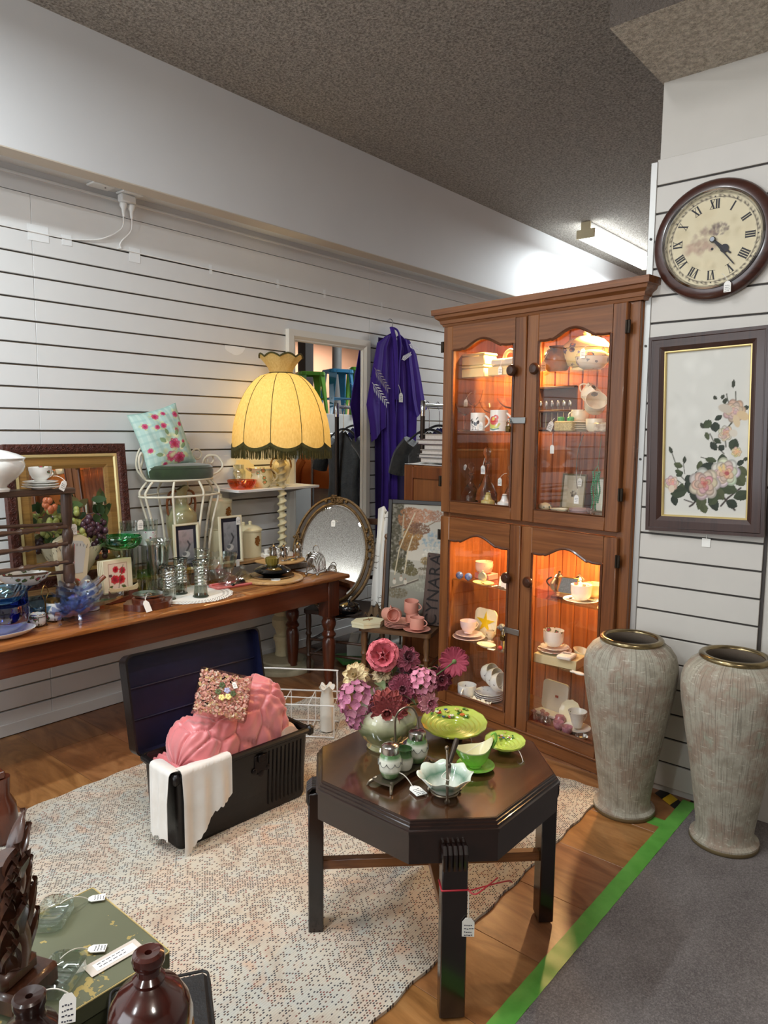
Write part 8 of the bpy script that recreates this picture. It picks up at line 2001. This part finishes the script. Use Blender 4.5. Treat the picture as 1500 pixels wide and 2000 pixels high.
M_GRN2 = mat('leaf_green_glaze', (110, 180, 54), .15, coat=.7, var=(150, 204, 90), vs=12)
saucer('leaf green saucer under the leaf shaped sauce boat', (1.716, 1.096, OT), .056, M_GRN2, None, 0, .012)
gb_ = E('sauce_boat', 'leaf shaped green sauce boat with cream inside on its green saucer', 'sauce boat', (1.716, 1.099, OT + .006), -.75)
def boat(off):
    def fn(u, v):
        a = 2 * PI * u; q = v
        rx, ry = (.018 + .036 * q ** .7 - off), (.016 + .024 * q ** .7 - off)
        z = .004 + off + .046 * q ** 1.3 + (.032 * max(0, math.cos(a)) ** 3 * q ** 2) + .010 * max(0, -math.cos(a)) ** 4 * q ** 2
        return (rx * math.cos(a) * (1 + .18 * max(0, -math.cos(a)) ** 5 * q), ry * math.sin(a), z)
    return fn
P(gb_, 'body', MB().sheet(boat(0), 48, 12, 0, True), M_GRN2, ang=60)
P(gb_, 'inner_wall', MB().sheet(boat(.0022), 48, 12, 0, True), mat('boat_cream', (226, 220, 180), .15, coat=.6), ang=60)
P(gb_, 'leaf_handle', MB().tube(smooth([(.050, 0, .055), (.062, 0, .078), (.058, 0, .098), (.046, 0, .092)], 6), [.006 - .0002 * k for k in range(19)], 8), M_GRN2)
P(gb_, 'foot', MB().lathe([(0, 0), (.02, 0), (.022, .006), (0, .008)], 24), M_GRN2)
P(gb_, 'tie_string', MB().tube(smooth([(-.03, -.02, .052), (0, 0, .058), (.03, .014, .066)], 5), .001, 5), M_STR)
# condiment set -------------------------------------------------------------------------------
M_PEWT = mat('pewter', (124, 112, 96), .35, .9)
t = NT('green_band_china'); tc = t.n('ShaderNodeTexCoord'); sx = t.n('ShaderNodeSeparateXYZ'); t.l(tc.outputs['Object'], sx.inputs[0])
t.set(Base_Color=t.ramp(t.math('MULTIPLY', sx.outputs[2], 12.0), [(.0, rgba((60, 92, 50))), (.18, rgba((96, 128, 84))), (.30, rgba((222, 222, 206))), (.62, rgba((222, 222, 206))), (.74, rgba((92, 128, 80))), (.9, rgba((52, 84, 46)))]), Roughness=.12, Coat_Weight=.7); M_GBC = t.m
cd = E('condiment_set', 'green banded china condiment set on an ornate pewter stand', 'condiment set', (1.543, 1.226, OT), .02)
P(cd, 'stand', MB().prism([(-.10, -.034), (-.05, -.030), (0, -.024), (.05, -.030), (.10, -.034), (.105, 0), (.10, .034), (.05, .030), (0, .024), (-.05, .030), (-.10, .034), (-.105, 0)], .014, .020), M_PEWT, ang=20)
for x in (-.095, .095):
    for y in (-.03, .03): P(cd, 'claw_foot', MB().tube(smooth([(x * .92, y * .9, .018), (x * 1.1, y * 1.25, .010), (x * 1.16, y * 1.4, .0)], 4), [.006 - .0003 * k for k in range(9)], 8), M_PEWT)
for x in (-.062, .062):
    j_ = P(cd, 'jar', MB().lathe([(0, 0), (.022, 0), (.024, .004), (.031, .02), (.033, .04), (.029, .062), (.024, .07), (0, .07)], 36), M_GBC, None, (x, 0, .022))
    P(j_, 'silver_cap', MB().lathe([(.0245, .066), (.0255, .072), (.0245, .088), (.018, .093), (0, .094), (0, .066)], 30), M_SILV)
    sw = MB()
    for k in range(9):
        a0_ = 2 * PI * k / 9; sw.tube([(.0337 * math.cos(a0_ + q * .7), .0337 * math.sin(a0_ + q * .7), .046 - .010 * math.sin(PI * q)) for q in [i / 6 for i in range(7)]], .0008, 4)
        sw.ball((.0335 * math.cos(a0_), .0335 * math.sin(a0_), .046), .002, 5, 4)
    o = P(j_, 'painted_swags', sw, mat('swag_grey', (110, 110, 104), .5)); o['kind'] = 'stuff'
P(cd, 'open_pot', MB().lathe(vessel([(.02, 0), (.024, .006), (.027, .025), (.023, .05), (.024, .06)], .0025), 30, (0, 0, .021)), M_GBC)
P(cd, 'loop_handle', MB().tube(smooth([(.0, .026, .02), (-.002, .03, .10), (-.004, .028, .165), (.012, .016, .19), (.034, .0, .19), (.044, -.012, .165), (.040, -.02, .135)], 7), .0032, 7), M_PEWT)
tag(cd, (-.045, -.065, .006), .052, (-.06, -.03, .04), (0, 0, -.4), 4, True)
# jam bowl in metal stand with knife -------------------------------------------------------------
t = NT('sage_bowl'); tc = t.n('ShaderNodeTexCoord'); sx = t.n('ShaderNodeSeparateXYZ'); t.l(tc.outputs['Object'], sx.inputs[0])
hb = t.ramp(t.math('ADD', t.math('MULTIPLY', sx.outputs[2], 14.0), t.math('MULTIPLY', t.noise(tc.outputs['Object'], 26, 3), .3)), [(.18, rgba((226, 224, 214))), (.50, rgba((206, 212, 198))), (.72, rgba((96, 132, 108))), (1.0, rgba((214, 224, 208)))])
t.set(Base_Color=hb, Roughness=.12, Coat_Weight=.7); M_SAGE = t.m
jb = E('jam_bowl', 'sage and white ruffled china bowl in a metal stand with hanging knife', 'bowl', (1.526, 1.070, OT), 0)
P(jb, 'bowl', MB().lathe(vessel([(.030, .012), (.034, .018), (.052, .036), (.062, .052), (.074, .064)], .003), 72, fn=lambda a, r, z: (r * (1 + .055 * math.cos(8 * a) * max(0, (z - .03) / .034)), z + .004 * math.cos(8 * a + 1) * (z > .05))), M_SAGE, ang=60)
P(jb, 'stand_ring', MB().tube([(.036 * math.cos(a), .036 * math.sin(a), .014) for a in [2 * PI * k / 30 for k in range(30)]], .003, 6, True), M_PEWT)
for a in (3.9, 5.9, 1.8): P(jb, 'ball_foot', MB().ball((.046 * math.cos(a), .046 * math.sin(a), .0075), .0075, 12, 8).tube([(.036 * math.cos(a), .036 * math.sin(a), .014), (.046 * math.cos(a), .046 * math.sin(a), .008)], .003, 6), M_PEWT)
P(jb, 'upright_bracket', MB().tube(smooth([(-.040, -.034, .008), (-.052, -.044, .03), (-.052, -.044, .06), (-.042, -.036, .10), (-.032, -.028, .13), (-.026, -.022, .148)], 6), .0036, 8).ball((-.026, -.022, .15), .0062, 12, 8), M_PEWT)
kn = P(jb, 'knife', MB().tube([(-.03, -.034, .115), (-.006, -.036, .16), (.0, -.036, .172)], [.006, .0075, .006], 10).ball((-.034, -.034, .108), .008, 10, 8), mat('knife_handle', (84, 74, 64), .35, .6))
P(kn, 'blade', MB().prism([(-.0045, 0), (.0045, 0), (.005, -.06), (0, -.074), (-.004, -.06)], -.0007, .0007, 'y'), M_SILV, None, (-.022, -.030, .105), (0, .12, -.8))
P(jb, 'tie_string', MB().tube(smooth([(-.04, -.036, .10), (-.06, -.03, .085), (-.05, -.05, .08), (-.035, -.03, .10)], 4), .0012, 5), M_STR)

# ================================================================ NEAR OBJECTS AT THE LOWER CORNER
T('side_table', 'low dark side table hidden under the green box and black case', 'table', MB().box((0, 0, .452), (.46, .62, .03), .004).box((-.2, -.28, .219), (.04, .04, .436)).box((.2, -.28, .219), (.04, .04, .436)).box((-.2, .28, .219), (.04, .04, .436)).box((.2, .28, .219), (.04, .04, .436)), W_OL, (.385, .95, 0))
M_OLV = mat('olive_board', (94, 96, 70), .5, var=(84, 86, 62), vs=3)
t = NT('olive_worn'); v = t.coord(); nz = t.noise(v, 11, 4, .7); n2 = t.noise(v, 45, 3, .7)
sp3 = t.n('ShaderNodeSeparateXYZ'); t.l(v, sp3.inputs[0])
edge = t.math('MULTIPLY', t.math('GREATER_THAN', nz, .60), t.math('GREATER_THAN', n2, .5))
t.set(Base_Color=t.mix(t.math('MULTIPLY', edge, .8), rgba((96, 98, 74)), rgba((176, 152, 84))), Roughness=.5); M_OLW = t.m
gx = E('green_box', 'worn olive green flat box carrying glass ashtrays and an envelope', 'box', (.507, 1.232, .468), 0)
P(gx, 'lid', MB().box((0, 0, .064), (.365, .284, .034), .003), M_OLW)
P(gx, 'lid_edge', MB().tube([(x, y, .0805) for x, y in rrect(.1825, .142, .006)], .0014, 5, True), mat('edge_cream', (190, 168, 110), .6))
P(gx, 'tray', MB().box((0, .002, .024), (.352, .272, .046), .003), M_OLV)
def ashtray(lab, x, y, rz, W, D, tagp, ttip):
    a = T('glass_ashtray', lab, 'ashtray', MB(), G_CLEAR) if False else None
    mb = MB(); o_ = [rrect(W * .88, D * .88, .018), rrect(W, D, .02), rrect(W * 1.02, D * 1.02, .02), rrect(W * .86, D * .86, .018), rrect(W * .74, D * .74, .018)]
    zs = [0, .004, .024, .026, .008]; n = len(o_[0]); vs = []
    for r_, z in zip(o_, zs): vs += [(p[0], p[1], z) for p in r_]
    fs = [tuple(range(n))[::-1]] + [(i * n + k, i * n + (k + 1) % n, (i + 1) * n + (k + 1) % n, (i + 1) * n + k) for i in range(4) for k in range(n)] + [tuple(4 * n + k for k in range(n))]
    mb.add(vs, fs)
    g = T('glass_ashtray', lab, 'ashtray', mb, clear_glass('thick_glass', (236, 242, 238), 1.5, .04, .16), (x, y, .550), rz)
    for k in range(5): P(g, 'cut_ridge', MB().tube([(-W * .5 + W * .25 * k, -D * .6, .0085), (-W * .5 + W * .25 * k, D * .6, .0085)], .0016, 5), MATS['thick_glass'])
    tag(g, tagp, .032, ttip, (0, 0, rz * 0 + .2), 4, True)
    return g
ashtray('rectangular clear glass ashtray at the far end of the green box', .588, 1.335, .75, .044, .030, (.055, -.048, .004), (.01, -.01, .026))
ashtray('rectangular clear glass ashtray nearer the carved statue on the green box', .522, 1.168, .62, .046, .032, (.075, -.012, .004), (.02, .01, .026))
en = E('paper_envelope', 'small white printed price envelope lying on the green box', 'envelope', (.612, 1.150, .5508), -.02)
P(en, 'envelope', MB().box((0, 0, .0006), (.10, .034, .0010)), mat('envelope_grey', (206, 194, 182), .7), ang=None)
P(en, 'white_label', MB().box((.002, -.001, .0013), (.078, .020, .0005)), M_TAG, ang=None)
w2 = MB()
for z_ in (.004, -.004):
    x = -.03
    for k in range(6): l = random.uniform(.004, .009); w2.box((x + l / 2, z_, .0017), (l, .0014, .0003)); x += l + .0025
o = P(en, 'printed_lines', w2, M_INK, ang=None); o['kind'] = 'stuff'
M_LEA = mat('black_leather', (24, 23, 24), .45, bump=(140, .3, .003), var=(34, 32, 32), vs=30)
bc = E('black_case', 'black leather case beneath the dark red wooden bottle', 'case', (.548, .898, .468), math.atan2(-.53, .85))
P(bc, 'body', MB().box((0, 0, .045), (.168, .33, .088), .012), M_LEA)
P(bc, 'stitched_edge', MB().tube([(x, y, .088) for x, y in rrect(.080, .161, .012)], .0025, 6, True), M_LEA)
# dark red turned bottle with flat carved panels
W_RED = wood('rosewood_turned', (66, 26, 20), (44, 17, 13), 'z', 1.0, .16, .7)
def sqb(a, r, z):
    k = max(0.0, min(1.0, (.135 - z) / .03)) if z < .165 else 0
    c4 = max(abs(math.cos(a)), abs(math.sin(a)))
    return (r * (1 - k) + min(r, .050 / c4) * k, z)
wb = T('wooden_bottle', 'dark red polished wooden bottle with round disc mouth on the black case', 'bottle', MB().lathe([(0, 0), (.055, 0), (.060, .02), (.062, .08), (.060, .12), (.054, .145), (.042, .165), (.026, .175), (.0205, .180), (.022, .186), (.016, .192), (.0155, .200), (.021, .206), (.0225, .214), (.021, .221), (.016, .224), (.005, .222), (.004, .215), (0, .214)], 64, fn=sqb), W_RED, (.498, .842, .5615), .62)
for k in range(2):
    a = -PI / 2 + k * PI / 2
    arch = [(-.034, .012), (.034, .012), (.034, .09)] + [(.034 * math.cos(q), .09 + .03 * math.sin(q)) for q in [PI * i / 10 for i in range(1, 10)]] + [(-.034, .09)]
    P(wb, 'flat_panel', MB().prism(arch, -.0508, -.0498, 'y'), mat('panel_black', (20, 11, 10), .12, coat=.8), None, (0, 0, 0), (0, 0, k * -PI / 2), ang=None)
wb2 = T('small_wooden_bottle', 'smaller dark wooden bottle with price tag beside the statue base', 'bottle', MB().lathe([(0, 0), (.05, 0), (.055, .04), (.050, .09), (.034, .12), (.022, .13), (.0195, .136), (.0195, .146), (.022, .152), (.022, .162), (.019, .165), (.005, .163), (.004, .155), (0, .155)], 48), mat('dark_turned', (44, 24, 18), .25, coat=.4), (.388, .966, .5565), 0)
tag(wb2, (.045, -.02, .150), .036, (.02, .0, .158), (-.6, .2, -.3), 5)
T('dark_book', 'dark box under the smaller wooden bottle', 'box', MB().box((0, 0, .043), (.12, .12, .086), .003), M_LEA, (.37, .945, .468), 0)
# carved wooden statue: a stepped block with curling flame-like leaves
W_STU = wood('statue_wood', (76, 44, 29), (44, 24, 16), 'z', 1.4, .32, .35)
stt = E('carved_statue', 'dark carved wooden statue with curling pointed leaves on the green box', 'statue', (.448, 1.195, .5505), .4)
P(stt, 'plinth', MB().box((.012, -.01, .02), (.10, .085, .04), .008).box((0, 0, .055), (.075, .065, .03), .008), W_STU)
P(stt, 'trunk_core', MB().tube(smooth([(.0, 0, .06), (.012, .004, .10), (-.004, 0, .16), (.008, -.004, .21), (.0, 0, .25)], 8), [.036 - .0004 * k for k in range(33)], 14), W_STU)
r_ = random.Random(21)
for k in range(44):
    z = .06 + .195 * (k / 44) + r_.uniform(-.008, .008); a = k * 2.1 + r_.uniform(-.3, .3); L = r_.uniform(.055, .085) * (1.0 if z < .2 else .8)
    def lf(u, v, L=L, z=z, a=a):
        w = .015 * (1 - u) ** .8 * (.55 + .8 * u) * 1.5 * (2 * v - 1)
        r = .024 + .036 * u ** 1.3; zz = z + L * u - .006
        tx, ty = -math.sin(a), math.cos(a)
        return (r * math.cos(a) + tx * w, r * math.sin(a) + ty * w, zz + .004 * (1 - (2 * v - 1) ** 2))
    P(stt, 'carved_leaf', MB().sheet(lf, 8, 4, .008), W_STU, ang=50)
fs_ = E('footstool', 'dark maroon turned wooden footstool at the frame edge beneath the long table', 'stool', (.86, 2.75, .0005))
P(fs_, 'seat', MB().box((0, 0, .27), (.30, .26, .03), .006), W_TABL)
for x in (-.12, .12):
    for y in (-.10, .10): P(fs_, 'leg', MB().lathe([(0, 0), (.03, 0), (.045, .03), (.055, .09), (.05, .15), (.03, .19), (.034, .255), (0, .255)], 20, (x + .02, y, 0)), W_TABL)
